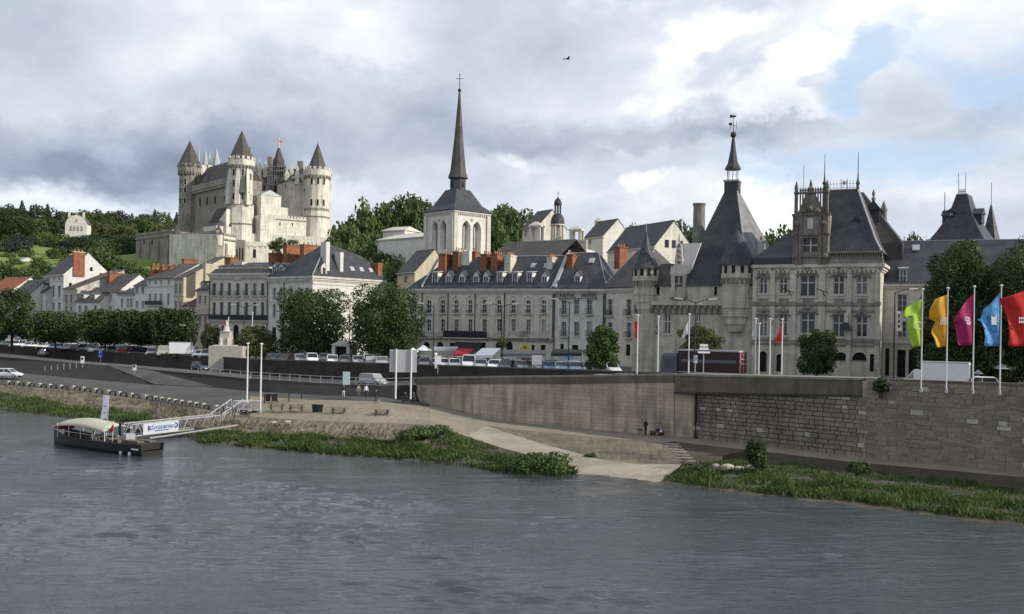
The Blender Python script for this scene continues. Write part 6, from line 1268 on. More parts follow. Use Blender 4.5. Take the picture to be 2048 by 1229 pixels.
def wood(zone, px, ytop, Y, kind, hgt, wk=1.0, zb=None):
    t = G(px, ytop, Y); zg = terr(t.x, Y); h = max(hgt, t.z - zg + .5) if zb is None else t.z - zb
    WOOD.append((zone, kind, px, t.x, Y, t.z - h, h, min(h, hgt * 1.25) * wk))
rw = random.Random(3)
def prof(px, pts):
    for (a, ya), (b_, yb) in zip(pts, pts[1:]):
        if a <= px <= b_: return ya + (yb - ya) * (px - a) / (b_ - a)
    return pts[-1][1]
sky_l = [(-200, 408), (0, 404), (60, 406), (110, 415), (150, 418), (185, 410), (215, 418), (300, 428), (330, 420), (370, 422)]
p = -80
while p < 365: wood('on the left skyline', p, prof(p, sky_l) + rw.uniform(-2, 9), rw.uniform(640, 700), rw.choice(('dark', 'dark', 'mid', 'conifer', 'conifer') if p > 190 else ('dark', 'dark', 'mid', 'conifer')), 17, 1.15); p += rw.uniform(12, 20)
p = -80
while p < 350:
    if not 122 < p < 182: wood('in the upper wood left of the castle', p, 437 + rw.uniform(-8, 10), rw.uniform(560, 600), rw.choice(('dark', 'mid', 'olive', 'dark')), 16, 1.25)
    p += rw.uniform(16, 26)
p = -60
while p < 285:
    wood('in the middle wood left of the castle', p, (468 if p < 130 else 466) + rw.uniform(-8, 10) + (6 if 120 < p < 185 else 0), rw.uniform(505, 530), rw.choice(('blue', 'mid', 'dark', 'olive')) if p > 70 else rw.choice(('blue', 'blue', 'dark')), 13, 1.3); p += rw.uniform(14, 22)
for p, y, k in ((-20, 486, 'blue'), (8, 478, 'blue'), (40, 480, 'blue'), (124, 490, 'dark'), (168, 480, 'dark'), (190, 478, 'dark'), (214, 482, 'dark'), (238, 474, 'mid'), (262, 472, 'mid')): wood('along the edge of the hill meadow', p, y, 470 + rw.uniform(-15, 12), k, 12, 1.35)
for p, y, k in ((10, 520, 'mid'), (36, 530, 'dark'), (-15, 526, 'mid'), (185, 486, 'dark'), (205, 478, 'dark'), (196, 512, 'dark'), (60, 540, 'dark'), (232, 540, 'mid'), (246, 548, 'olive'), (176, 520, 'dark')): wood('just behind the left houses', p, y, rw.uniform(330, 352), k, 13, 1.15)
for p, y, k in ((560, 474, 'mid'), (585, 478, 'dark'), (547, 482, 'mid')): wood('below the castle ramparts', p, y, 372, k, 7, 1.2, zb=terr(G(p, 480, 372).x, 372) if False else G(p, 505, 372).z)
for p, y, Y, k, h in ((745, 394, 330, 'mid', 15), (728, 412, 335, 'mid', 14), (812, 381, 335, 'dark', 15), (795, 390, 340, 'dark', 14), (835, 388, 340, 'dark', 14), (850, 398, 345, 'dark', 13), (716, 424, 340, 'mid', 13), (695, 440, 320, 'mid', 11), (676, 447, 318, 'mid', 10), (720, 446, 315, 'mid', 12), (748, 452, 312, 'mid', 11), (690, 470, 300, 'olive', 10), (715, 474, 296, 'mid', 10), (742, 480, 292, 'mid', 10), (770, 492, 286, 'dark', 9), (800, 498, 284, 'mid', 9), (700, 500, 280, 'mid', 9), (728, 508, 276, 'olive', 9), (758, 512, 274, 'mid', 9), (786, 516, 270, 'mid', 8), (668, 462, 312, 'mid', 9), (812, 512, 268, 'dark', 8)): wood('on the slope between castle and belfry', p, y, Y, k, h, 1.2)
for p, y, Y, k, h in ((1012, 402, 330, 'mid', 14), (1030, 403, 338, 'dark', 13), (992, 412, 335, 'mid', 13), (985, 430, 320, 'dark', 11), (1035, 425, 322, 'dark', 11), (1010, 440, 315, 'mid', 10), (978, 420, 345, 'dark', 12)): wood('right of the belfry', p, y, Y, k, h, 1.2)
for p, y, Y, k, h in ((1085, 428, 330, 'mid', 9), (1100, 436, 326, 'mid', 8), (1335, 446, 330, 'mid', 11), (1352, 440, 335, 'mid', 12), (1372, 443, 330, 'dark', 11), (1388, 446, 335, 'mid', 11), (1535, 455, 330, 'mid', 11), (1555, 447, 335, 'mid', 11), (1572, 452, 330, 'olive', 11), (1588, 456, 335, 'mid', 11), (1818, 464, 300, 'dark', 9), (1835, 466, 300, 'dark', 9), (1850, 468, 305, 'mid', 9), (1320, 452, 340, 'dark', 10), (1410, 450, 340, 'mid', 10), (1600, 458, 340, 'mid', 10), (1520, 462, 340, 'mid', 10)): wood('on the skyline behind the town hall roofs', p, y, Y, k, h, 1.15)
for p, y, Y, k, h in ((52, 496, 440, 'bush', 4), (78, 508, 400, 'bush', 4), (30, 512, 405, 'bush', 5), (18, 500, 430, 'bush', 5), (110, 492, 440, 'bush', 3.5), (140, 502, 400, 'bush', 5), (225, 505, 400, 'bush', 4), (255, 512, 385, 'bush', 5), (240, 520, 370, 'bush', 5), (95, 520, 370, 'bush', 5), (120, 515, 372, 'bush', 6), (265, 530, 350, 'bush', 6)): wood('on the hill meadow', p, y, Y, k, h, 1.3)
cnt = {}
tot = {}
for q in WOOD: tot[(q[0], q[1])] = tot.get((q[0], q[1]), 0) + 1
for zone, kind, px, x, y, z, h, wd in sorted(WOOD, key=lambda q: q[2]):
    k = (zone, kind); cnt[k] = cnt.get(k, 0) + 1; n = cnt[k]; lb = f'{WORD[kind]} {zone}' + (f', {ORD[n - 1]} from left' if tot[k] > 1 else '')
    tk, cm = PROT[kind][n % 2]; zone_g = 'trees ' + zone if kind != 'bush' else 'bushes ' + zone
    r_ = thing('bush' if kind == 'bush' else 'conifer' if kind == 'conifer' else 'tree', lb, 'bush' if kind == 'bush' else 'tree', (x, y, z), rw.uniform(0, 6.28), zone_g)
    k2 = wd * (1.15 if kind == 'bush' else 1.0); r_.scale = (k2, k2, h); put('trunk', tk, r_); put('crown', cm, r_)

# ------------------------------------------------------------------ grass and weeds on the river bank
GRASSM = leafmat('bank_grass', (.026, .052, .013), (.105, .155, .038), .0); WEEDM = leafmat('bank_weeds', (.05, .052, .026), (.14, .135, .065), .0)
def tufts(name, quads, n, h0, h1, mt, seed, wd=.055, lean=.4):
    rs = np.random.RandomState(seed); V_, F_ = [], []
    ar = np.array([((b_ - a).cross(d - a)).length + 1e-6 for a, b_, c, d in quads]); pk = rs.choice(len(quads), n, p=ar / ar.sum())
    for i in pk:
        a, b_, c, d = quads[i]; u, v = rs.rand(), rs.rand(); p = a.lerp(b_, u).lerp(d.lerp(c, u), v)
        if math.sin(p.x * .9 + 2 * math.sin(p.y * .7)) + math.sin(p.y * 1.3 + p.x * .37) + rs.normal() * .5 < -.75: continue
        for k in range(3):
            t = rs.rand() * 6.28; h = rs.uniform(h0, h1) * (.6 + .4 * math.sin(p.x * .6 + 1.3) ** 2); q = p + Vector((rs.normal() * .18, rs.normal() * .18, -.05)); dx, dy = math.cos(t) * wd, math.sin(t) * wd; lx, ly = rs.normal() * lean * h, rs.normal() * lean * h; o = len(V_)
            V_ += [(q.x - dx, q.y - dy, q.z), (q.x + dx, q.y + dy, q.z), (q.x + lx * .4 + dx * .8, q.y + ly * .4 + dy * .8, q.z + h * .6), (q.x + lx, q.y + ly, q.z + h)]; F_.append((o, o + 1, o + 2, o + 3))
    me = bpy.data.meshes.new(name); me.from_pydata(V_, [], F_); me.materials.append(mt); return struct(put(name, me), 'stuff')
def quads(A_, B_, f0=0, f1=1): 
    o = []
    for i in range(len(A_) - 1):
        a0, a1 = A_[i].lerp(B_[i], f0), A_[i + 1].lerp(B_[i + 1], f0); c0, c1 = A_[i].lerp(B_[i], f1), A_[i + 1].lerp(B_[i + 1], f1); o.append((a0, a1, c1, c0))
    return o
r1, r2, r3 = rows[1], rows[2], rows[3]; i4 = PXS.index(300)
tufts('bank_grass', quads(r1[:i4 + 1], r2[:i4 + 1], .06, 1.0), 12000, .3, .9, GRASSM, 1)
tufts('bank_grass', quads(r1[i4 + 1:], r2[i4 + 1:], .06, .95), 10000, .2, .65, GRASSM, 2)
tufts('bank_grass', quads(LW, [a.lerp(b_, .55) for a, b_ in zip(LW, LB)]), 2600, .3, .8, GRASSM, 3); tufts('bank_grass', quads([a.lerp(b_, .5) for a, b_ in zip(LW, LB)][:3], LB[:3], 0, .85), 900, .2, .6, GRASSM, 4)
tufts('bank_grass', quads(RW, EB, .05, .55), 11000, .3, .85, GRASSM, 5, .045); tufts('bank_grass', quads(RW, EB, .5, .96), 6000, .2, .6, GRASSM, 6, .045)
tufts('dry_weeds', quads(r1, r2, .0, .9), 2200, .15, .55, WEEDM, 17); tufts('dry_weeds', quads(RW, EB, .0, .9), 1500, .15, .6, WEEDM, 18); tufts('dry_weeds', quads(LW, LB, .0, .9), 500, .15, .5, WEEDM, 19); tufts('dry_weeds', quads(r2[:i4 + 2], r3[:i4 + 2], .0, .95), 2600, .15, .5, WEEDM, 7); tufts('dry_weeds', quads(r2[i4 + 1:], r3[i4 + 1:], .0, .6), 600, .15, .45, WEEDM, 8)
def shrub(label, px, ytop, ybot, wpx, Y, mt, n, seed, size=.13, dp=1.0, cat='shrub', name='shrub'):
    t = G(px, ytop, Y); z = G(px, ybot, Y).z; h = t.z - z; w_ = wpx / F * Y; root = thing(name, label, cat, (t.x, Y, z))
    st_ = MB().m(M_BARK)
    for k in range(5): a = 1.3 * k; st_.tube((.1 * math.cos(a), .1 * math.sin(a), -.2), (w_ * .2 * math.cos(a), w_ * .2 * math.sin(a), h * .6), .04, 4, .015)
    st_.build('stem', root); rs = np.random.RandomState(seed)
    bl = [(rs.uniform(-.32, .32) * w_, rs.uniform(-.3, .3) * w_ * dp, h * rs.uniform(.25, .62), w_ * rs.uniform(.14, .24), w_ * rs.uniform(.14, .24) * dp, h * rs.uniform(.22, .36)) for _ in range(11)]
    put('foliage', crown_mesh('foliage', bl, n, size, mt, seed, .3), root)
shrub('wide dark bush on the bank at the top of the slipway', 842, 842, 888, 118, 99.5, LEAF_M, 3800, 3, .13)
shrub('grassy green mound bush at the tip of the grass spit', 1070, 896, 952, 150, 88, LEAF_G, 3600, 4, .13)
shrub('tall upright dark sapling bush below the block wall path', 1517, 868, 940, 50, 86, LEAF_D, 2200, 5, .11)
shrub('small weed clump growing on the sloping revetment edge', 1178, 905, 918, 34, 94, LEAF_M, 500, 6, .09)
shrub('pale green bush rising from the bank below the stained wall', 1715, 912, 950, 44, 79, LEAF_M, 1100, 7, .11)
shrub('low dark bush at the foot of the stone steps', 1400, 925, 952, 70, 86, LEAF_D, 1400, 8, .10)
shrub('olive weedy bush at the foot of the gangway', 452, 860, 888, 90, 107, LEAF_O, 1600, 9, .14)
shrub('dark bush on the brown bank left of the gangway end', 395, 825, 846, 70, 120, LEAF_O, 1300, 10, .15)
rr_ = random.Random(9)
for i, (px, py, z, s) in enumerate(((1455, 934, .5, .8), (1478, 937, .45, .6), (1432, 931, .5, .5), (1500, 934, .5, .55), (548, 847, 1.5, .7), (575, 845, 1.7, .6))):
    p = GZ(px, py, z); b = MB().m(M_CONC); s *= .7
    b.rings([[(math.cos(t) * s * k * rr_.uniform(.8, 1.15), math.sin(t) * s * .7 * k * rr_.uniform(.8, 1.15), hh * s) for t in np.linspace(0, 2 * math.pi, 8)[:-1]] for k, hh in ((1, -.3), (1.05, .12), (.7, .38), (.25, .46))])
    tag(b.build('boulder', None, p), ['largest pale boulder in the grass below the block wall', 'pale boulder right beside the largest one in the grass', 'small pale boulder nearest the stone steps', 'pale boulder next to the tall sapling bush', 'pale rock in the brown bank near the gangway head', 'smaller rock in the brown bank below the picnic tables'][i], 'rock', 'pale rocks on the bank')
# ------------------------------------------------------------------ ground heights by ray: where a pixel meets a level
def on_quay(px, Y, z): kx = ray(px, 700)[0]; return Vector((kx * Y, Y, z))
def interp(pts, px):
    for (a, va), (b_, vb) in zip(pts, pts[1:]):
        if px <= b_: t = (px - a) / (b_ - a); return va + (vb - va) * t
    return pts[-1][1]
UPX = PXS + [1113, 1300, 1346]; UPY = list(zip(UPX, [p.y for p in up])); UPZ = list(zip(UPX, [p.z - .62 for p in up]))
def quay_pt(px, back):
    Y = interp(UPY, px) + back; z = interp(UPZ, px); return on_quay(px, Y, min(z, 6.9) if back > 12 else z)

# ------------------------------------------------------------------ cars
CARP = {}
PAINT = {}
def paint(nm):
    if nm not in PAINT:
        c = {'white': (.70, .70, .69), 'silver': (.42, .43, .44), 'grey': (.16, .165, .17), 'black': (.02, .02, .022), 'blue': (.05, .10, .22), 'red': (.32, .03, .03), 'dark blue': (.03, .045, .09), 'beige': (.40, .37, .31), 'light blue': (.22, .32, .42), 'green': (.05, .11, .08)}[nm]
        PAINT[nm] = mat('car_paint_' + nm.replace(' ', '_'), c, .28, .05, 2.0, spec=.6, metal=.25 if nm in ('silver', 'grey', 'light blue') else 0)
    return PAINT[nm]
def car_parts(kind):
    if kind in CARP: return CARP[kind]
    pm = paint('white'); L_, W, Hh = {'hatchback': (3.9, 1.70, 1.46), 'estate car': (4.5, 1.76, 1.48), 'minivan': (4.3, 1.78, 1.66), 'panel van': (4.9, 1.92, 2.0)}[kind]
    l = L_ / 2; w_ = W / 2; out = {}
    belt = {'hatchback': .90, 'estate car': .90, 'minivan': 1.0, 'panel van': 1.12}[kind]
    def sec(x, hw, zl, zh, r=.12): return [(x, -hw + r, zl), (x, hw - r, zl), (x, hw, zl + .18), (x, hw, zh - .14), (x, hw - .10, zh), (x, -hw + .10, zh), (x, -hw, zh - .14), (x, -hw, zl + .18)]
    b = MB().m(pm); hood = .62 if kind != 'panel van' else .8
    st_ = [(-l, w_ * .80, .38, .72), (-l + .06, w_ * .92, .26, belt - .02), (-l + .5, w_, .2, belt), (-.2, w_, .2, belt), (l - 1.15, w_, .2, belt), (l - .95, w_ * .99, .2, belt - .02), (l - .35, w_ * .94, .22, hood + .10), (l - .06, w_ * .86, .26, hood), (l, w_ * .76, .36, hood - .12)]
    b.rings([sec(*s) for s in st_]); 
    # roof panel and pillars
    ft = l - 1.15; rf0 = {'hatchback': .35, 'estate car': .35, 'minivan': .55, 'panel van': .95}[kind]; rb = {'hatchback': -l + .55, 'estate car': -l + .35, 'minivan': -l + .30, 'panel van': -l + .08}[kind]
    q = w_ * .80; b.rings([[(rf0, -q, Hh - .07), (rf0, q, Hh - .07), (rb, q, Hh - .09), (rb, -q, Hh - .09)], [(rf0 - .05, -q + .1, Hh), (rf0 - .05, q - .1, Hh), (rb + .1, q - .1, Hh - .02), (rb + .1, -q + .1, Hh - .02)]])
    bk = rb - (.25 if kind in ('hatchback',) else .12 if kind != 'panel van' else .02); wb = w_ - .07
    for s in (-1, 1):
        b.tube((ft, s * wb, belt - .02), (rf0, s * q, Hh - .06), .045, 4).tube((bk, s * wb, belt), (rb, s * q, Hh - .06), .06, 4).tube((-.25, s * wb, belt), (-.25, s * q, Hh - .06), .035, 4)
        if kind == 'panel van': b.poly((-.3, s * (wb + .01), belt - .05), (bk, s * (wb + .01), belt - .05), (rb, s * (q + .015), Hh - .06), (-.3, s * (q + .015), Hh - .06))
    out['body'] = b.mesh('body')
    g = MB().m(M_GLASS); g.rings([[(ft, -wb, belt - .03), (ft, wb, belt - .03), (bk, wb, belt - .03), (bk, -wb, belt - .03)], [(rf0, -q + .02, Hh - .06), (rf0, q - .02, Hh - .06), (rb, q - .02, Hh - .06), (rb, -q + .02, Hh - .06)]]); out['windows'] = g.mesh('windows')
    b = MB().m(M_BLK); b.T = Matrix.Rotation(math.pi / 2, 4, 'X'); b.lathe(0, 0, [(.22, -.11), (.31, -.1), (.31, .1), (.22, .11)], 12); b.m(M_LEAD).lathe(0, 0, [(.04, -.125), (.2, -.12), (.2, .12), (.04, .125)], 10); out['wheel'] = b.mesh('wheel')
    out['headlight'] = MB().m(mat('lamp_glass', (.6, .6, .6), .1, .05, 2)).rects([(-.05, -.17, .05, .17, -.07), (-.1, -.15, .04, .15, .07)]).mesh('headlight')
    out['tail_light'] = MB().m(mat('red_lamp', (.35, .02, .02), .2, .1, 2)).box(-.03, -.12, -.12, .03, .12, .14).mesh('tail_light')
    out['number_plate'] = MB().m(M_WPAINT).box(-.015, -.26, -.055, .015, .26, .055).mesh('number_plate')
    out['bumper'] = MB().m(M_BLK).box(-.05, -w_ * .8, -.07, .05, w_ * .8, .07).mesh('bumper')
    out['mirror'] = MB().m(M_BLK).rects([(-.06, -.1, .06, .1, -.07), (-.05, -.09, .04, .09, .07)]).mesh('mirror')
    out['dim'] = (l, w_, belt, hood, ft); CARP[kind] = out; return out
def car(label, kind, colour, loc, rz, group, wheels=True, full=True):
    o = car_parts(kind); l, w_, belt, hood, ft = o['dim']; r_ = thing('parked_car' if kind != 'panel van' else 'parked_van', label, 'car' if kind != 'panel van' else 'van', loc, rz, group)
    bd = put('body', o['body'], r_); bd.material_slots[0].link = 'OBJECT'; bd.material_slots[0].material = paint(colour)
    put('windows', o['windows'], r_)
    for x in (-l + .75, l - .80):
        for s in (-1, 1): put('wheel', o['wheel'], r_, (x, s * (w_ - .1), .31))
    for s in (-1, 1): put('headlight', o['headlight'], r_, (l - .06, s * w_ * .66, hood - .1)); put('tail_light', o['tail_light'], r_, (-l + .03, s * w_ * .74, belt - .22)); put('mirror', o['mirror'], r_, (ft - .25, s * (w_ + .06), belt + .02))
    if full:
        for x, zz in ((l + .0, .42), (-l - .01, .55)): put('number_plate', o['number_plate'], r_, (x + (.02 if x > 0 else -.02), 0, zz))
        put('bumper', o['bumper'], r_, (l - .02, 0, .33)); put('bumper', o['bumper'], r_, (-l + .02, 0, .36))
    return r_
CARS = []
rc = random.Random(21)
kinds = ['hatchback'] * 5 + ['estate car'] * 3 + ['minivan'] * 2 + ['panel van']
cols = ['white'] * 7 + ['silver'] * 6 + ['grey'] * 4 + ['black'] * 3 + ['dark blue'] * 2 + ['blue', 'red', 'beige', 'light blue', 'green']
def face_along(px, off):   # heading that points the nose at the river, turned by off
    return math.radians(-128 + off)
px = -20
while px < 330: CARS.append(('at the left parapet', px, 3.2, rc.choice(kinds), rc.choice(cols), face_along(px, rc.uniform(20, 45)))); px += rc.uniform(22, 30)
px = -10
while px < 330: CARS.append(('behind the left parapet row', px, 11.5, rc.choice(kinds), rc.choice(cols), face_along(px, rc.uniform(180, 215)))); px += rc.uniform(26, 38)
for px, k, c, off in ((402, 'hatchback', 'white', 60), (416, 'minivan', 'silver', 60), (548, 'estate car', 'dark blue', 95), (570, 'hatchback', 'black', 70), (600, 'hatchback', 'silver', 84), (624, 'minivan', 'white', 84), (665, 'estate car', 'white', 80), (690, 'hatchback', 'grey', 78), (716, 'hatchback', 'silver', 80), (742, 'estate car', 'grey', 78), (764, 'hatchback', 'silver', 70), (850, 'hatchback', 'grey', 70), (884, 'hatchback', 'white', 95), (908, 'hatchback', 'white', 80), (938, 'panel van', 'white', 70), (962, 'estate car', 'silver', 70), (990, 'hatchback', 'white', 60), (1014, 'hatchback', 'dark blue', 60), (1040, 'hatchback', 'grey', 85), (1074, 'estate car', 'grey', 85), (1098, 'hatchback', 'blue', 70), (1122, 'hatchback', 'light blue', 70), (1150, 'estate car', 'light blue', 75), (1178, 'hatchback', 'silver', 75), (1196, 'minivan', 'white', 70), (1222, 'hatchback', 'white', 85)):
    CARS.append(('at the main parapet row', px, 3.6, k, c, face_along(px, off - 30)))
for px in (540, 575, 610, 650, 700, 735, 850, 885, 925, 970, 1010, 1060, 1105, 1150): CARS.append(('behind the main parapet row', px, 12.5, rc.choice(kinds[:-1]), rc.choice(cols), face_along(px, rc.uniform(30, 70))))
tot, cnt = {}, {}
for c in CARS: tot[(c[0], c[3], c[4])] = tot.get((c[0], c[3], c[4]), 0) + 1
for zone, px, back, kind, colr, rz in sorted(CARS, key=lambda c: c[1]):
    k = (zone, kind, colr); cnt[k] = cnt.get(k, 0) + 1
    lb = f'{colr} {kind} {zone}' + (f', {ORD[cnt[k] - 1]} from left' if tot[k] > 1 else ''); car(lb, kind, colr, quay_pt(px, back), rz, 'cars parked along the upper quay', full=False)
car('silver minivan driving on the ramp road above the beach', 'minivan', 'silver', G(747, 771.5, 137.0), math.radians(-38), None)
car('dark blue hatchback on the ramp road below the memorial', 'hatchback', 'dark blue', G(400, 741.5, 161.5), math.radians(-45), None)
car('silver estate car driving on the ramp road at far left', 'estate car', 'silver', G(90, 712.5, 205.5), math.radians(135), None)
car('white estate car parked on the lower quay at left edge', 'estate car', 'white', G(16, 755.5, 161), math.radians(-6), None)
for px, Yb, lb in ((1214, 'silver', 'pale car roof showing over the ramp wall, left of its neighbour'), (1252, 'grey', 'grey car roof showing over the ramp wall near the flagpoles')):
    pass
car('pale silver car half hidden behind the ramp wall', 'hatchback', 'silver', on_quay(1217, 115.2, 6.0), math.radians(-36), None); car('dark grey car half hidden behind the ramp wall', 'estate car', 'grey', on_quay(1262, 113, 6.2), math.radians(-36), None)
car('low white car behind the parapet right of the white van', 'hatchback', 'white', on_quay(1958, 93.5, 7.35), math.radians(160), None, full=False)

def truck(label, loc, rz, bl, bw, bh, bodym, cabm, name, doors=True, cabh=2.1, z0=.75, cabl=1.9, flatnose=False):
    r_ = thing(name, label, 'truck', loc, rz); W = bw / 2
    MB().m(bodym).box(-bl, -W, z0, 0, W, z0 + bh).m(M_LEAD).box(-bl - .02, -W - .02, z0 + bh - .08, .02, W + .02, z0 + bh + .02).box(-bl - .02, -W - .02, z0 - .06, .02, W + .02, z0 + .04).build('box_body', r_)
    if flatnose:
        MB().m(cabm).rects([(.15, -W * .96, cabl + .1, W * .96, .45), (.15, -W * .96, cabl + .15, W * .96, 1.3), (.15, -W * .96, cabl, W * .96, cabh), (.3, -W * .85, cabl - .3, W * .85, cabh + .35)]).build('cab', r_)
        MB().m(M_GLASS).rects([(cabl - .15, -W * .86, cabl + .165, W * .86, 1.35), (cabl - .2, -W * .84, cabl + .03, W * .84, cabh - .15)]).box(.5, -W * .975, 1.4, cabl - .4, W * .975, cabh - .25).build('windscreen', r_)
    else:
        MB().m(cabm).prism([(.05, .4), (cabl + .25, .4), (cabl + .3, .75), (cabl + .15, 1.05), (cabl - .55, 1.25), (cabl - 1.2, cabh), (.05, cabh)], -W * .9, W * .9).build('cab', r_)
        MB().m(M_GLASS).prism([(.7, 1.25), (cabl - .62, 1.25), (cabl - 1.18, cabh - .15), (.7, cabh - .15)], -W * .915, W * .915).rings([[(cabl - .52, -W * .8, 1.27), (cabl - .52, W * .8, 1.27), (cabl - .58, W * .8, 1.25), (cabl - .58, -W * .8, 1.25)], [(cabl - 1.12, -W * .75, cabh - .05), (cabl - 1.12, W * .75, cabh - .05), (cabl - 1.2, W * .75, cabh - .08), (cabl - 1.2, -W * .75, cabh - .08)]]).build('windscreen', r_)
    wh = MB().m(M_BLK); wh.T = Matrix.Rotation(math.pi / 2, 4, 'X'); wh.lathe(0, 0, [(.25, -.16), (.42, -.14), (.42, .14), (.25, .16)], 12); wm = wh.mesh('wheel')
    for x in (-bl * .78, cabl - .7):
        for s in (-1, 1): put('wheel', wm, r_, (x, s * (W - .16), .42))
    if doors:
        for s in (-1, 1):
            d = MB().m(bodym).box(-bl - .07, s * W * .5 - W * .47, z0 + .1, -bl - .02, s * W * .5 + W * .47, z0 + bh - .12); d.m(M_IRON)
            for q in (-.25, .25): d.tube((-bl - .1, s * W * .5 + q * W, z0 + .15), (-bl - .1, s * W * .5 + q * W, z0 + bh - .2), .022, 4)
            d.build('rear_door', r_)
    for s in (-1, 1): MB().m(MATS['red_lamp']).box(-bl - .06, s * W * .9 - .1, z0 - .32, -bl + .02, s * W * .9 + .1, z0 - .1).build('tail_light', r_)
    MB().m(M_BLK).box(-bl, -W * .8, z0 - .25, cabl, W * .8, z0 - .05).build('chassis', r_); return r_
truck('white box van with closed rear doors parked behind the colourful flags', on_quay(1846, 96.5, 7.15), math.radians(151), 4.1, 2.1, 2.15, M_WPAINT, M_WPAINT, 'box_van')
for o in []: pass
RL = truck('dark maroon box lorry with barred rear end parked before the turreted town hall', on_quay(1364, 119.5, 6.85), math.radians(149), 7.4, 2.5, 2.55, flat('maroon_lorry_paint', (.035, .018, .018), .45), flat('lorry_cab_grey', (.10, .10, .12), .4), 'lorry', cabh=2.75, cabl=2.1, z0=.95, flatnose=True)
b = MB().m(flat('dark_red_slats', (.22, .025, .03), .5)); W = 1.25
for k in range(5): b.box(-7.52, -W, 1.0 + .5 * k, -7.4, W, 1.40 + .5 * k)
b.build('rear_slats', RL); b = MB().m(M_LEAD)
for y in (-W, 0, W - .08): b.box(-7.6, y, .95, -7.52, y + .08, 3.4)
for z in (2.0, 2.55): b.box(-7.6, -W, z, -7.53, W, z + .07)
b.box(-7.4, -W - .03, 3.5, 0, W + .03, 3.6); b.build('rear_frame', RL)
b = MB().m(flat('lorry_stripe', (.12, .12, .13), .5)).box(-7.1, W + .005, 2.1, -.4, W + .02, 2.45); b.build('side_stripe', RL)
truck('small white box lorry parked under the clipped trees', quay_pt(384, 4.2), math.radians(8), 3.6, 2.0, 1.9, M_WPAINT, M_WPAINT, 'box_lorry', cabh=2.0, cabl=1.7)

# ------------------------------------------------------------------ poles, flags, lamps and signs
def pole(label, px, yt, yb, Y, r=.07, name='flagpole', mt=M_POLE, cat='flagpole', group=None, foot=None, cap=True):
    t = G(px, yt, Y); z = foot if foot is not None else G(px, yb, Y).z; r_ = thing(name, label, cat, (t.x, Y, z), 0, group); h = t.z - z
    MB().m(mt).lathe(0, 0, [(r, -.2), (r * .95, h * .5), (r * .7, h)], 7).build('pole', r_)
    if cap: MB().m(mt).lathe(0, 0, [(r * .8, h), (r * 2.0, h + .05), (r * 2.0, h + .14), (r, h + .2)], 8).build('finial', r_)
    MB().m(M_STEEL).lathe(0, 0, [(r * 2.2, -.2), (r * 2.0, .15), (r, .2)], 8).build('foot', r_); return r_, h
def cloth(name, label, px, Y, edge_top, edge_bot, free, mt, seed, rip=.25, cat='flag', group=None, emblem=None):
    """flag hanging at its pole: free = list of pixel offsets of the outer edge from top to bottom"""
    t, b0 = G(px, edge_top, Y), G(px, edge_bot, Y); h = t.z - b0.z; r_ = thing(name, label, cat, (t.x, Y, b0.z), 0, group); nz, nx_ = 16, 10; rs = random.Random(seed); V_ = []; ph = rs.uniform(0, 6)
    for j in range(nz + 1):
        f = j / nz * (len(free) - 1); i = min(int(f), len(free) - 2); q = f - i; (dx0, dz0), (dx1, dz1) = free[i], free[i + 1]; dx = (dx0 + (dx1 - dx0) * q) / F * Y; dz = -(dz0 + (dz1 - dz0) * q) / F * Y
        for k in range(nx_ + 1):
            s = k / nx_; x = dx * s; z = h * (1 - j / nz) + dz * s; y = rip * s * math.sin(ph + 5.5 * s + 2.6 * j / nz * 2) + .35 * s * s * abs(dx) * .5; V_.append((x, y, z))
    Fc = [(j * (nx_ + 1) + k, j * (nx_ + 1) + k + 1, (j + 1) * (nx_ + 1) + k + 1, (j + 1) * (nx_ + 1) + k) for j in range(nz) for k in range(nx_)]
    b = MB().m(mt).add(V_, Fc); o = b.build('cloth', r_, smooth=True); sm = o.modifiers.new('thickness', 'SOLIDIFY'); sm.thickness = .012
    return r_, h, V_, (nx_, nz)
def flagmat(nm, c, c2, scale):
    mt = mat(nm, c, .7, .2, scale, col2=c2); return mt
FL = [('lime green', 1848, 1843, 581, 780, 88.5, flagmat('lime_flag_cloth', (.40, .60, .06), (.30, .47, .05), .5), [(-33, 20), (-38, 26), (-22, 2), (-26, 0), (-24, 0), (-20, 3), (-16, 5)], 598, 692),
      ('yellow orange', 1898, 1894, 579, 782, 87.2, flagmat('yellow_flag_cloth', (.72, .38, .03), (.55, .27, .02), .8), [(-22, 8), (-31, 12), (-32, 14), (-20, 2), (-30, 6), (-24, 2), (-20, 2)], 590, 694),
      ('magenta', 1952, 1946, 576, 784, 85.8, flagmat('magenta_flag_cloth', (.42, .025, .12), (.30, .02, .085), .9), [(-24, 26), (-34, 28), (-37, 22), (-34, 8), (-31, 0), (-30, 0), (-28, 0)], 588, 692),
      ('blue patterned', 2005, 2001, 574, 786, 84.4, flagmat('blue_flag_cloth', (.17, .46, .80), (.05, .19, .48), 2.2), [(-30, 34), (-34, 36), (-42, 20), (-36, 4), (-32, 0), (-30, 0), (-30, 0)], 585, 693),
      ('red', 2060, 2056, 572, 788, 83.0, flagmat('red_flag_cloth', (.55, .025, .02), (.42, .02, .015), .6), [(-52, 18), (-46, 14), (-40, 6), (-38, 0), (-36, 0), (-36, 0), (-37, 0)], 580, 694)]
WPR = flat('white_print', (.75, .70, .68))
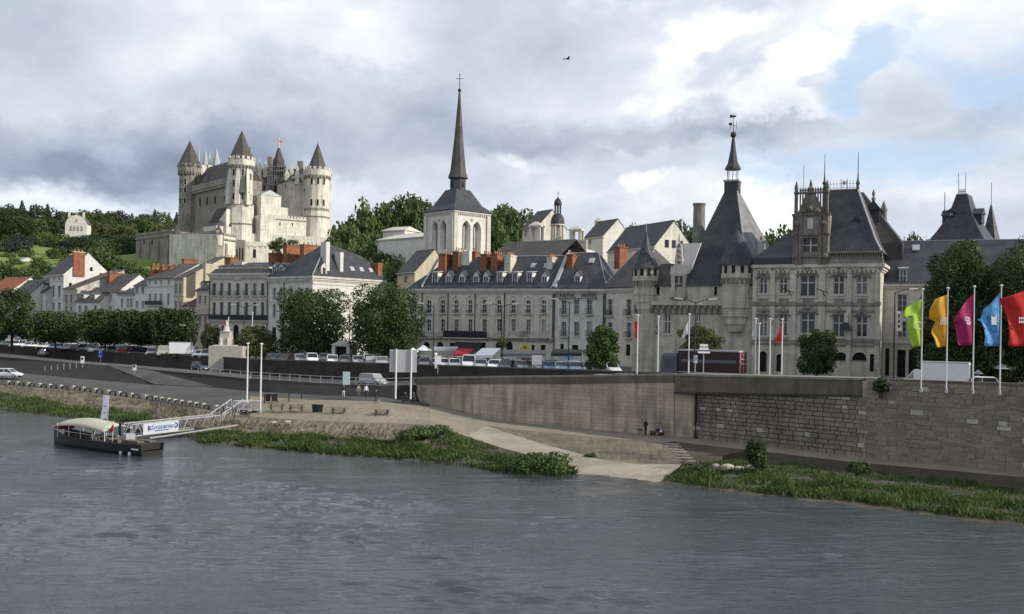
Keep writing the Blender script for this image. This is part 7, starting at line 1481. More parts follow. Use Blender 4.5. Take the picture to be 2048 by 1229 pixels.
for i, (nm, pt, pb, yt, yb, Y, fm, free, ft_, fb) in enumerate(FL):
    pole(f'tall white pole flying the {nm} flag on the quay wall', (pt + pb) / 2, yt, yb, Y, .065, group='flagpoles on the block wall')
    fr_, h, V_, (nx_, nz) = cloth('flag', f'{nm} flag blowing leftwards from its pole on the quay wall', (pt + pb) / 2 - 1.5, Y, ft_, fb, free, fm, i, .22, group='colourful flags on the quay wall')
    ec = V_[int(nz * (.62 if i == 0 else .55)) * (nx_ + 1) + (4 if i < 4 else 3)]; b = MB().m(WPR); y = ec[1] - .2; x, z = ec[0], ec[2]
    def ring(b, x, z, r0, r1, t0=0, t1=6.283, n=12):
        for a, c in zip(np.linspace(t0, t1, n + 1), np.linspace(t0, t1, n + 1)[1:]): b.rings([[(x + r1 * math.cos(a), y, z + r1 * math.sin(a)), (x + r0 * math.cos(a), y, z + r0 * math.sin(a)), (x + r0 * math.cos(a), y + .03, z + r0 * math.sin(a)), (x + r1 * math.cos(a), y + .03, z + r1 * math.sin(a))], [(x + r1 * math.cos(c), y, z + r1 * math.sin(c)), (x + r0 * math.cos(c), y, z + r0 * math.sin(c)), (x + r0 * math.cos(c), y + .03, z + r0 * math.sin(c)), (x + r1 * math.cos(c), y + .03, z + r1 * math.sin(c))]])
    if i == 0: ring(b, x, z, .30, .36, .6, 4.9); b.box(x + .0, y, z - .35, x + .3, y + .03, z - .28)
    elif i == 1: b.box(x - .28, y, z - .3, x - .24, y + .03, z + .28).box(x + .24, y, z - .3, x + .28, y + .03, z + .28).box(x - .24, y, z + .24, x + .24, y + .03, z + .28).box(x - .24, y, z - .3, x + .24, y + .03, z - .26); ring(b, x, z - .02, .1, .17)
    elif i == 2: ring(b, x, z + .18, .07, .2); ring(b, x + .1, z - .14, .06, .18); b.box(x - .22, y, z + .02, x - .12, y + .03, z + .4)
    elif i == 3: b.prism([(x - .2, z - .4), (x + .25, z - .42), (x + .2, z + .1), (x + .26, z + .5), (x - .05, z + .2), (x - .22, z + .42)], y, y + .03)
    else:
        for k in range(2):
            for q in range(6): b.box(x - .35 + q * .17, y, z - .1 - k * .3, x - .24 + q * .17, y + .03, z + .08 - k * .3)
    b.build('emblem', fr_)
for nm, px, yt, yb, Y, lb in (('pole', 1276, 633, 742, 113, 'white flagpole carrying the half hidden red flag before the terrace'), ('pole', 1317, 636, 742, 112, 'white flagpole left of the dark red lorry'), ('pole', 1379, 631, 742, 110.5, 'white flagpole with drooping white flag behind the lorry'), ('pole', 1512, 640, 749, 106, 'leftmost white pole of the pair before the carved wing'), ('pole', 1519, 650, 749, 106.6, 'shorter white pole of the pair before the carved wing'), ('pole', 1541, 640, 749, 105.5, 'white flagpole with the dark topped flag before the carved wing'), ('pole', 1565, 641, 749, 104.5, 'white flagpole with the red flag before the carved wing')):
    pole(lb, px, yt, yb, Y, .075, group='flagpoles before the town hall', foot=7.0)
for px, Y, yt, yb, free, mt, lb in ((1275, 113, 640, 676, [(-6, 6), (-7, 8), (-5, 4), (-4, 2)], FL[4][6], 'faded red flag hanging from the first pole before the terrace'), (1378, 110.5, 640, 668, [(-4, 8), (-10, 14), (-14, 18), (-12, 8)], flat('white_flag_cloth', (.6, .6, .6)), 'white flag drooping behind the lorry'), (1541, 105.5, 632, 650, [(6, 4), (7, 2), (5, 2)], flat('dark_flag_cloth', (.12, .12, .13)), 'small black and white flag before the carved wing'), (1564, 104.5, 645, 682, [(-4, 12), (-9, 16), (-12, 18), (-8, 4)], FL[4][6], 'limp red flag before the carved wing'), (1317, 112, 646, 668, [(-4, 6), (-6, 6), (-3, 2)], flat('dark_flag_cloth', (.12, .12, .13)), 'limp dark flag left of the lorry'), (1511, 106, 655, 672, [(-3, 4), (-7, 6), (-5, 0)], flat('white_flag_cloth', (.6, .6, .6)), 'limp white flag at the leftmost pole of the carved wing')):
    cloth('flag', lb, px, Y, yt, yb, free, mt, px, .1, group='flags before the town hall')
pole('bare white pole beside the gangway, left of two', 496, 689, 806, 121, .10, 'mast_pole', group='bare white poles at the gangway'); pole('bare white pole beside the gangway, right of two', 523, 690, 822, 115.5, .10, 'mast_pole', group='bare white poles at the gangway')
pole('short white pole behind the memorial trees', 505, 627, 690, 178, .09, 'mast_pole', foot=6.4)
def lamp(label, px, yt, yb, Y, arms, z, black=True, banner=False):
    r_, h = pole(label, px, yt, yb, Y, .09, 'street_lamp', M_IRON if black else M_STEEL, 'street lamp', 'street lamps along the quay', foot=z, cap=False)
    for s in arms:
        a = MB().m(M_IRON).path([(0, 0, h - .2), (s * .8, 0, h + .15), (s * 1.6, 0, h + .3)], .05); a.build('arm', r_); MB().m(M_STEEL).rings([[(s * 1.5, -.14, h + .22), (s * 2.5, -.12, h + .34), (s * 2.5, .12, h + .34), (s * 1.5, .14, h + .22)], [(s * 1.5, -.1, h + .4), (s * 2.4, -.08, h + .46), (s * 2.4, .08, h + .46), (s * 1.5, .1, h + .4)]]).build('lamp_head', r_)
    return r_, h
lamp('double armed black street lamp rising behind the maroon lorry', 1391, 604, 742, 116, (-1, 1), 6.9)
lamp('single armed black street lamp with narrow banner beside long slate building', 1790, 584, 752, 108, (1,), 7.0)
lamp('black street lamp with double arm before the arches, left end', 868, 612, 720, 150, (-1,), 6.5); lamp('grey double armed lamp before middle of the terrace', 1004, 612, 725, 144, (-1, 1), 6.5); lamp('black street lamp before the lettered hotel', 1139, 604, 728, 140, (-1, 1), 6.5)
lamp('double armed lamp between memorial and the grand white block', 489, 614, 700, 178, (-1, 1), 6.4); lamp('thin grey lamp between the two big round trees', 700, 610, 715, 165, (1, -1), 6.3); lamp('thin lamp beside the clipped trees', 276, 630, 702, 190, (-1, 1), 6.4); lamp('dark lamp post at the white box lorry', 388, 655, 712, 172, (-1,), 6.4)
bn = thing('banner', 'narrow pale banner with dark letters hung on the black lamp post', 'banner', G(1798, 662, 107.9)); b = MB().m(flat('cream_banner', (.62, .52, .45))).prism([(-.28, 0), (.34, -.05), (.15, 2.1), (-.28, 2.1)], -.02, .02); b.build('cloth', bn); b = MB().m(M_IRON).box(-.12, -.04, 1.4, .05, -.022, 1.8).box(-.1, -.04, .85, .08, -.022, 1.2).box(-.12, -.04, .35, .1, -.022, .65); b.build('lettering', bn)
def board(label, pxc, y0, y1, wpx, Y, mt, posts, zf, name='sign', cat='sign', ro=0.0, th=.05, group=None, postm=M_STEEL):
    t, u = G(pxc, y0, Y), G(pxc, y1, Y); z = zf if zf is not None else u.z; w_ = wpx / F * Y / 2; r_ = thing(name, label, cat, (t.x, Y, z), ro, group)
    MB().m(mt).box(-w_, -th, u.z - z, w_, th, t.z - z).build('panel', r_)
    for q in posts: MB().m(postm).box(q * w_ - .05, th, 0 - .1, q * w_ + .05, th + .1, u.z - z + .3 if postm is M_STEEL else t.z - z + .1).build('post', r_)
    return r_, w_, u.z - z, t.z - z
G_ = G(808, 795, 126); r_, w_, a, c = board('large grey backed information hoarding on three white posts at the beach edge', 807, 700, 745, 54, 126, M_SIGNBACK, (), G_.z, 'hoarding', 'billboard')
for q in (-.52, .6): MB().m(M_POLE).lathe(q * w_, -.16, [(.11, -.2), (.11, c + .1)], 8).build('post', r_)
for q in (-.52, .22): MB().m(M_LEAD).box(q * w_ - .03, -.07, a, q * w_ + .03, -.05, c).build('panel_joint', r_)
r_, w_, a, c = board('blue square parking sign with white letter in front of the upper wall', 201, 700, 716, 10.5, 186, flat('sign_blue', (.03, .12, .42)), (0,), 5.1); text('letter', 'P', .95, WPR, r_, (0, -.08, (a + c) / 2 + .25), (math.pi / 2, 0, 0)); MB().m(WPR).box(-w_, -.07, c - .0, w_, .07, c + .08).box(-.2, -.07, a + .2, .2, -.052, a + .45).build('sign_border', r_)
for px, y0, y1, yb, Y, lb in ((165, 713, 727, 738, 176, 'round white restriction sign on a post, left of the parking sign'), (269, 730, 741, 756, 165, 'square white restriction sign on a low post beside the ramp')):
    r_, w_, a, c = board(lb, px, y0, y1, 7, Y, M_WPAINT, (0,), G(px, yb, Y).z); b = MB().m(M_IRON)
    b.lathe(0, 0, [(.22, 0), (.22, .03)], 10); b.v = [(x, -.055 - z, (a + c) / 2 + .2 + y) for x, y, z in b.v]; b.build('symbol', r_)
board('tall white and teal information panel beside the guard rail', 693, 744, 770, 14, 132.2, flat('panel_pale_teal', (.42, .55, .56)), (), G(693, 771, 132.2).z, 'information_panel', 'sign')
r_, w_, a, c = board('stack of white direction signs on a post before the lorry', 1408, 689, 693.5, 16, 110, M_WPAINT, (0,), 7.0); 
for y0, y1, w2 in ((695.5, 700, 18), (703.5, 707, 24)): t, u = G(1408, y0, 110), G(1408, y1, 110); MB().m(M_WPAINT).box(-w2 / F * 55, -.05, u.z - 7, w2 / F * 55, .05, t.z - 7).build('panel', r_)
board('narrow pale notice on a post before the lorry', 1391, 711, 727, 8, 110.5, M_SIGNBACK, (0,), 7.0)
board('white kiosk board behind the parked cars at left of terrace', 876, 712, 729, 13, 131.5, M_WPAINT, (0,), 6.55, 'notice_board'); board('pale double notice cabinet behind the parked cars at terrace middle', 1074, 711, 730, 20, 128.5, M_SIGNBACK, (-.8, .8), 6.55, 'notice_board')
g = thing('globe_post', 'white round globe lamp on a short post behind the parked cars', 'lamp', G(871, 728, 132)); MB().m(M_POLE).lathe(0, 0, [(.12, -.6), (.1, 1.1)], 8).build('post', g); MB().m(M_WPAINT).ball((0, 0, 1.25), .22, 10, 6).build('globe', g)
tp = thing('round_topiary', 'round dark topiary ball on a lamp height stem before the arches', 'plant', (G(1005, 725, 140).x, 140, 6.4)); zc = G(1005, 685, 140).z - 6.4; MB().m(M_BARK).tube((0, 0, 0), (0, 0, zc), .08).build('stem', tp); put('foliage', crown_mesh('foliage', [(0, 0, zc, .75, .75, .85)], 500, .14, LEAF_O, 4), tp)

# guard rail along the ramp
gr = thing('guard_rail', 'grey double guard rail along the ramp road above the beach', 'guard rail', CP[PXS.index(500)][6]); R0 = gr.location.copy(); pts = [CP[PXS.index(p)][6] + Vector((0, .3, 0)) for p in (400, 500, 640, 760, 860)]
for z in (.5, .95): MB().m(M_STEEL).path([p - R0 + Vector((0, 0, z)) for p in pts], .06, 4).build('rail', gr)
pm = MB().m(M_STEEL).box(-.05, -.05, -.2, .05, .05, 1.0).mesh('post')
for a, c in zip(pts, pts[1:]):
    n = max(2, int((c - a).length / 2.2))
    for k in range(n): put('post', pm, gr, a.lerp(c, k / n) - R0)
for i in range(6):
    p = G(90 + i * 12.5, 744 - i * 1.6, 176); q = MB().m(M_STEEL).tube((0, 0, -.5), (0, 0, .9), .06, 5); q.tube((0, 0, .85), (0, 0, .95), .09, 5); o = q.build('bollard', None, p); tag(o, f'thin grey bollard on the left ramp edge, {ORD[i]} from the left', 'bollard', 'bollards on the left ramp edge')
# low stone posts with timber rails along the bank
sb = MB().m(M_CONC).rects([(-.3, -.25, .3, .25, -.3), (-.28, -.23, .28, .23, .5), (-.16, -.16, .16, .16, .6)]).mesh('stone_block'); tb = MB().m(M_DTIMBER).box(.3, -.08, .36, 1.75, .08, .46).box(1.5, -.13, -.2, 1.7, .13, .32).box(.3, -.13, -.2, .5, .13, .32).mesh('timber_rail')
line = [c[3] for c in CP[1:i5 + 1]]; ds = [0]
for a, c in zip(line, line[1:]): ds.append(ds[-1] + (c - a).length)
s = ds[1] + 1.0; k = 0
while s < ds[-1] - 3 and k < 40:
    i = max(j for j in range(len(ds)) if ds[j] <= s); i = min(i, len(line) - 2); t = (s - ds[i]) / (ds[i + 1] - ds[i]); p = line[i].lerp(line[i + 1], t); d = line[i + 1] - line[i]
    r_ = thing('bank_barrier', f'pale stone block with dark low timber rail on the bank, {ORD[k]} from the left', 'barrier', p + Vector((.3, .7, .05)), math.atan2(d.y, d.x), 'stone and timber barriers along the bank'); put('stone_block', sb, r_); put('timber_rail', tb, r_); s += 2.35 + .25 * (k % 3); k += 1

# ------------------------------------------------------------------ beach furniture
def zbeach(px, py): return G(px, py, np.interp(py, [806, 815, 820, 830, 845], [126, 122, 119.5, 115, 109.5]))
def picnic(label, px, py, rz):
    p = zbeach(px, py); r_ = thing('picnic_table', label, 'picnic table', p, rz, 'picnic tables on the beach')
    for i in range(3): MB().m(M_TIMBER).box(-.95, -.36 + .25 * i, .70, .95, -.13 + .25 * i, .75).build('plank', r_)
    for s in (-1, 1): MB().m(M_TIMBER).box(-.95, s * .75 - .14, .42, .95, s * .75 + .14, .47).build('seat', r_)
    for x in (-.65, .65): MB().m(M_DTIMBER).box(x - .06, -.85, .34, x + .06, .85, .42).tube((x, -.55, -.02), (x, -.2, .7), .06, 4).tube((x, .55, -.02), (x, .2, .7), .06, 4).build('trestle', r_)
picnic('timber picnic table nearest the gangway poles', 553, 820.5, .1); picnic('timber picnic table just left of the paired bins on the beach', 592, 823, .05); picnic('timber picnic table just right of the paired bins on the beach', 677, 829, 0); picnic('timber picnic table furthest right on the open beach', 763, 833, -.05)
def bin_(label, px, py, Y):
    r_ = thing('litter_bin', label, 'bin', G(px, py, Y), 0, 'dark litter bins on the beach'); MB().m(M_IRON).rects([(-.24, -.2, .24, .2, .05), (-.32, -.27, .32, .27, .85)]).build('body', r_); MB().m(M_BLK).rects([(-.36, -.3, .36, .3, .86), (-.34, -.28, .34, .28, .98)]).build('lid', r_); MB().m(M_STEEL).tube((-.36, .2, -.05), (-.36, .2, 1.05), .03).build('post', r_)
bin_('dark bin, left of the pair on the open beach', 630, 826, 117); bin_('dark bin, right of the pair on the open beach', 640, 826.5, 116.8); bin_('dark bin, left of the pair by the white poles', 536, 803.5, 130); bin_('dark bin, right of the pair by the white poles', 548.5, 803.5, 129.6)
for i, (px, py, Y) in enumerate(((529, 806, 128.5), (554, 804, 129), (578, 803, 129), (603, 797, 131))): b = MB().m(M_IRON).lathe(0, 0, [(.09, -.2), (.08, .9), (.11, .95), (.02, 1.08)], 7); tag(b.build('bollard', None, G(px, py, Y)), f'short dark bollard at the beach edge, {ORD[i]} from the left', 'bollard', 'dark bollards at the beach edge')

# ------------------------------------------------------------------ people
SKIN = flat('skin', (.42, .26, .19)); HAIR = flat('dark_hair', (.03, .022, .018))
def person(label, loc, rz, top, bottom, h=1.74, pose='stand', hairm=HAIR, shoes=M_BLK, group=None, arm=0.0, stride=.10, long_sleeve=True):
    r_ = thing('person', label, 'person', loc, rz, group); k = h / 1.74
    sit = pose == 'sit'
    hipz = .92 if not sit else .50
    P_ = [(0, 0, hipz), (0, .0, hipz + .22), (0, -.01, hipz + .46), (0, 0, hipz + .56), (0, .01, hipz + .63)]; R_ = [.155, .135, .165, .08, .058]; E_ = [(0, 1), (1, 2), (2, 3), (3, 4)]
    def chain(base, pts, rad):
        p = base
        for q, r in zip(pts, rad): P_.append(q); R_.append(r); E_.append((p, len(P_) - 1)); p = len(P_) - 1
    for s in (-1, 1):
        if sit: chain(0, [(s * .1, -.05, hipz - .02), (s * .13, -.46, hipz + .02), (s * .13, -.50, .10), (s * .13, -.62, .05)], [.095, .068, .045, .038])
        else: chain(0, [(s * .095, 0, hipz - .08), (s * .10, -.02 - s * stride * .5, .50), (s * .10, -s * stride, .09), (s * .11, -s * stride - .13, .045)], [.10, .068, .046, .038])
        hx = .27 + .05 * abs(arm)
        chain(2, [(s * .19, 0, hipz + .47), (s * (hx - .02), .02, hipz + .20), (s * hx * .98, -.06 - (.22 * arm if s > 0 else .05), hipz - .03 + .22 * arm), (s * hx * .96, -.10 - (.28 * arm if s > 0 else .05), hipz - .13 + .25 * arm)], [.068, .045, .034, .03])
    me = bpy.data.meshes.new('body'); me.from_pydata([tuple(c * k for c in p) for p in P_], E_, []); o = bpy.data.objects.new('tmp_body', me); COL.objects.link(o)
    sk = o.modifiers.new('skin', 'SKIN'); o.modifiers.new('smooth', 'SUBSURF').levels = 1
    for i, v in enumerate(me.skin_vertices[0].data): v.radius = (R_[i] * k, R_[i] * k * .85); v.use_root = (i == 0)
    m2 = bpy.data.meshes.new_from_object(o.evaluated_get(bpy.context.evaluated_depsgraph_get())); bpy.data.objects.remove(o); m2.name = 'body'
    m2.materials.clear()
    for mm in (top, bottom, SKIN, shoes): m2.materials.append(mm)
    for f in m2.polygons:
        c = f.center / k; arm_ = abs(c.x) > .225 and c.z > hipz - .35
        f.material_index = 3 if c.z < .10 else 2 if (c.z > hipz + .57 or (arm_ and c.z < hipz - .05 + .22 * arm)) else 1 if c.z < hipz + .06 and not arm_ else 0; f.use_smooth = True
    put('body', m2, r_)
    hz = hipz + .72; b = MB().m(SKIN); b.ball((0, -.015, hz), .098, 10, 8, 1.22).rings([[(-.018, -.10, hz - .03), (.018, -.10, hz - .03), (.01, -.105, hz + .03), (-.01, -.105, hz + .03)], [(-.012, -.135, hz - .03), (.012, -.135, hz - .03), (.004, -.11, hz + .03), (-.004, -.11, hz + .03)]])
    for s in (-1, 1): b.box(s * .098 - .012, -.02, hz - .03, s * .098 + .012, .02, hz + .04)
    b.m(HAIR).box(-.05, -.112, hz + .02, -.02, -.1, hz + .035).box(.02, -.112, hz + .02, .05, -.1, hz + .035).box(-.03, -.112, hz - .062, .03, -.1, hz - .052)
    b.v = [(x * k, y * k, z * k) for x, y, z in b.v]; b.build('head', r_, smooth=True)
    b = MB().m(hairm).lathe(0, .012, [(.107, hz - .01), (.112, hz + .05), (.095, hz + .10), (.05, hz + .135), (.01, hz + .142)], 10); b.v = [(x * k, y * k, z * k) for x, y, z in b.v]; b.build('hair', r_, smooth=True); return r_
CL = lambda n_, c: flat(n_, c, .85)
pw, pd, pbl, pbg = CL('white_shirt', (.62, .62, .60)), CL('black_cloth', (.02, .02, .022)), CL('dark_jeans', (.035, .045, .07)), CL('beige_cloth', (.36, .31, .23))
bp = lambda px, py, Y: G(px, py, Y)
person('person in dark top and pale shorts standing below the information panel', bp(687, 796, 130.5), .3, pd, pw, 1.66)
person('person in beige jacket walking left of the white shirted person', bp(717, 796, 130.2), .5, pbg, pbg, 1.72, stride=.14)
person('person in white shirt and dark trousers walking on the beach', bp(732, 796.5, 129.8), .2, pw, pbl, 1.76, stride=.16)
person('person in dark clothes carrying a bag, nearest the hoarding', bp(752, 808, 124), .6, pd, pbl, 1.74, stride=.18)
bg = thing('shoulder_bag', 'pale shoulder bag carried by the dark clothed person on the beach', 'bag', bp(757.5, 803, 124)); MB().m(pbg).rects([(-.16, -.08, .16, .08, -.1), (-.18, -.1, .18, .1, .2)]).m(M_IRON).path([(-.15, 0, .2), (0, 0, .55), (.15, 0, .2)], .015).build('bag_body', bg)
PT = bp(817, 806, 126.5); r_ = thing('picnic_table', 'dark picnic table with seated people under the hoarding', 'picnic table', PT, .2)
for i in range(3): MB().m(M_DTIMBER).box(-1.0, -.36 + .25 * i, .70, 1.0, -.13 + .25 * i, .75).build('plank', r_)
for s in (-1, 1): MB().m(M_DTIMBER).box(-1.0, s * .75 - .14, .42, 1.0, s * .75 + .14, .47).build('seat', r_)
for x in (-.65, .65): MB().m(M_DTIMBER).tube((x, -.7, -.02), (x, -.2, .7), .06, 4).tube((x, .7, -.02), (x, .2, .7), .06, 4).build('trestle', r_)
person('person in black sitting at the dark picnic table under the hoarding, left one', PT + Vector((-.5, .78, 0)), .1, pd, pd, 1.7, 'sit'); person('person in dark blue sitting at the dark picnic table, right one', PT + Vector((.55, .85, 0)), .1, pbl, pd, 1.7, 'sit')
MN = GZ(1291, 871.5, 1.25); person('person in dark clothes standing on the path against the pale wall', MN, -.9, pd, pd, 1.78, arm=.5, stride=.05)
ch = thing('folding_chair', 'dark folding chair beside the standing person at the pale wall', 'chair', GZ(1279, 867, 1.25), -.5)
MB().m(M_IRON).box(-.26, -.25, .42, .26, .25, .47).build('seat', ch); MB().m(CL('slate_cloth', (.05, .06, .075))).rings([[(-.26, .2, .5), (.26, .2, .5), (.26, .24, .5), (-.26, .24, .5)], [(-.26, .3, 1.0), (.26, .3, 1.0), (.26, .34, 1.0), (-.26, .34, 1.0)]]).build('backrest', ch)
for x in (-.23, .23):
    for y in (-.22, .22): MB().m(M_STEEL).tube((x, y, 0), (x, -y * .6, .45), .018, 4).build('leg', ch)
ct = thing('handcart', 'low handcart loaded with a black bag and raised handle at the wall', 'cart', GZ(1314, 871, 1.25), -.6); MB().m(M_TIMBER).box(-.75, -.32, .3, .75, .32, .42).build('bed', ct); MB().m(M_BLK).rects([(-.15, -.22, .35, .22, .42), (-.05, -.16, .25, .16, .72)]).build('black_bag', ct); MB().m(M_WPAINT).rects([(.38, -.16, .62, .16, .42), (.42, -.12, .58, .12, .62)]).build('white_box', ct); MB().m(M_IRON).path([(.74, 0, .4), (.66, 0, .95), (.34, 0, 1.45)], .045).build('handle', ct)
for x in (-.5, .5):
    for y in (-.34, .34): b = MB().m(M_BLK); b.T = Matrix.Translation((x, y, .16)) @ Matrix.Rotation(math.pi / 2, 4, 'X'); b.lathe(0, 0, [(.05, -.04), (.16, -.03), (.16, .03), (.05, .04)], 10); b.build('wheel', ct)

# ------------------------------------------------------------------ memorial, kiosk, awnings, parasols
mm = thing('war_memorial', 'pale stone memorial with stepped plinth topped by a waving figure', 'monument', (G(452, 712, 163).x, 163, 6.0)); z = lambda y: G(452, y, 163).z - 6.0; sx = 163 / F
b = MB().m(M_CONC).rects([(-26 * sx, -2.4, 40 * sx, 2.4, -1.0), (-26 * sx, -2.4, 40 * sx, 2.4, z(692))]).rects([(-22 * sx, -2, 26 * sx, 2, z(692)), (-18 * sx, -1.7, 22 * sx, 1.7, z(690))]).rects([(-12 * sx, -1.2, 12 * sx, 1.2, z(690)), (-8.5 * sx, -1, 8.5 * sx, 1, z(666)), (-9.5 * sx, -1.1, 9.5 * sx, 1.1, z(665)), (-9.5 * sx, -1.1, 9.5 * sx, 1.1, z(663))]); b.build('plinth', mm)
b = MB().m(M_TRIM).lathe(0, 0, [(.6, z(663)), (.5, z(658)), (.35, z(652)), (.42, z(648)), (.2, z(645))], 10).ball((0, 0, z(643.5)), .2, 8, 6).tube((.2, 0, z(648)), (.35, 0, z(634)), .1, 6).tube((-.3, 0, z(649)), (-.7, 0, z(652)), .1, 6); b.build('figure', mm)
for s in (-.55, .6): b = MB().m(M_TRIM).lathe(s, -1.15, [(.25, z(690)), (.22, z(683)), (.27, z(679)), (.1, z(677))], 8).ball((s, -1.15, z(676)), .13, 8, 5); b.build('relief_figure', mm)
b = MB().m(FL[4][6]).prism([(-.55, z(650)), (.05, z(648)), (.1, z(644)), (-.5, z(646))], -.5, -.42); b.build('red_wreath', mm)
kk = thing('kiosk', 'small white gabled kiosk with dark serving hatch under the big trees', 'kiosk', (G(681, 708, 160).x, 160, 6.3), math.radians(-15)); z = lambda y: G(681, y, 160).z - 6.3; w_ = 19 / F * 160
MB().m(M_PLASTER).box(-w_, 0, -.1, -w_ + .5, 3, z(691)).box(w_ - .5, 0, -.1, w_, 3, z(691)).box(-w_ + .5, 0, z(693.5), w_ - .5, 3, z(691)).box(-w_ + .5, .3, -.1, w_ - .5, 3, .9).build('wall', kk); MB().m(M_TRIM).prism([(-w_ - .25, z(691)), (w_ + .25, z(691)), (0, z(682))], -.3, 3.2).build('roof', kk); MB().m(M_DARK).box(-w_ + .5, .6, .9, w_ - .5, .7, z(693.5)).build('hatch', kk)
def awning(label, x0, x1, y0, y1, Y, mt, drop=2.2, col='awning', shift=0, posts=True):
    a, c = G(x0, y0, Y), G(x1, y0, Y); d, e = G(x0 - shift, y1, Y - drop), G(x1 - shift, y1, Y - drop); r_ = thing('awning', label, 'awning', (a.x, a.y, 6.4)); R0 = r_.location.copy(); f = lambda p, dz=0: tuple(p - R0 + Vector((0, 0, dz)))
    MB().m(mt).rings([[f(a), f(c), f(e), f(d)], [f(a, .1), f(c, .1), f(e, .1), f(d, .1)]]).rings([[f(d, -.3), f(e, -.3), f(e + Vector((0, .05, 0)), -.3), f(d + Vector((0, .05, 0)), -.3)], [f(d, 0), f(e, 0), f(e + Vector((0, .05, 0)), 0), f(d + Vector((0, .05, 0)), 0)]]).build('canopy', r_)
    if posts:
        for p in (a, c, d, e): MB().m(M_STEEL).tube((p.x - R0.x, p.y - R0.y, -.1), (p.x - R0.x, p.y - R0.y, p.z - R0.z), .05, 5).build('post', r_)
awning('bright red terrace awning behind the parked cars', 918, 949, 699, 709, 150, flat('red_canvas', (.30, .02, .035), .8), 2.5, shift=12)
awning('white terrace awning right of the red one', 964, 1002, 698, 712, 149, M_WPAINT, 3, shift=16); awning('long grey terrace awning before the middle arches', 1004, 1092, 702, 709, 150, flat('grey_canvas', (.20, .195, .19), .8), 3, shift=2)
awning('dark awning below the hotel windows', 1104, 1165, 704, 709, 158, flat('charcoal_canvas', (.05, .05, .052), .8), 3, shift=2); awning('pale flat canopy left of the red awning', 868, 916, 695, 698, 152, M_SIGNBACK, 2, shift=2)
def parasol(label, px, yt, yb, wpx, Y, mt, z0=6.4, cat='parasol'):
    t, e = G(px, yt, Y), G(px, yb, Y); r_ = thing('parasol', label, 'parasol', (t.x, Y, z0)); w_ = wpx / F * Y / 2
    MB().m(mt).lathe(0, 0, [(w_, e.z - z0), (w_ * .5, (e.z * .45 + t.z * .55) - z0), (.06, t.z - z0)], 8, cap0=False).build('canopy', r_); MB().m(M_STEEL).tube((0, 0, 0), (0, 0, t.z - z0), .05).build('pole', r_)
    MB().m(M_CONC).box(-.3, -.3, -.1, .3, .3, .1).build('base', r_)
parasol('large white parasol right of the hoarding', 847, 691, 701, 34, 148, M_WPAINT); parasol('smaller white parasol partly behind the hoarding', 826, 696, 704, 24, 150, M_WPAINT); parasol('blue parasol behind the parked cars near hotel', 1138, 712, 717, 34, 142, flat('blue_canvas', (.04, .20, .42), .8)); parasol('pale green parasol near the pale notice cabinet', 1050, 710, 717, 40, 143, flat('sage_canvas', (.10, .15, .14), .8))
parasol('pale grey parasol under the right trees, larger', 2003, 728, 738, 40, 104, flat('pale_grey_canvas', (.30, .30, .32), .8), 7.0); parasol('pale grey parasol under the right trees, smaller', 1956, 740, 748, 22, 104, flat('pale_grey_canvas', (.30, .30, .32), .8), 7.0)

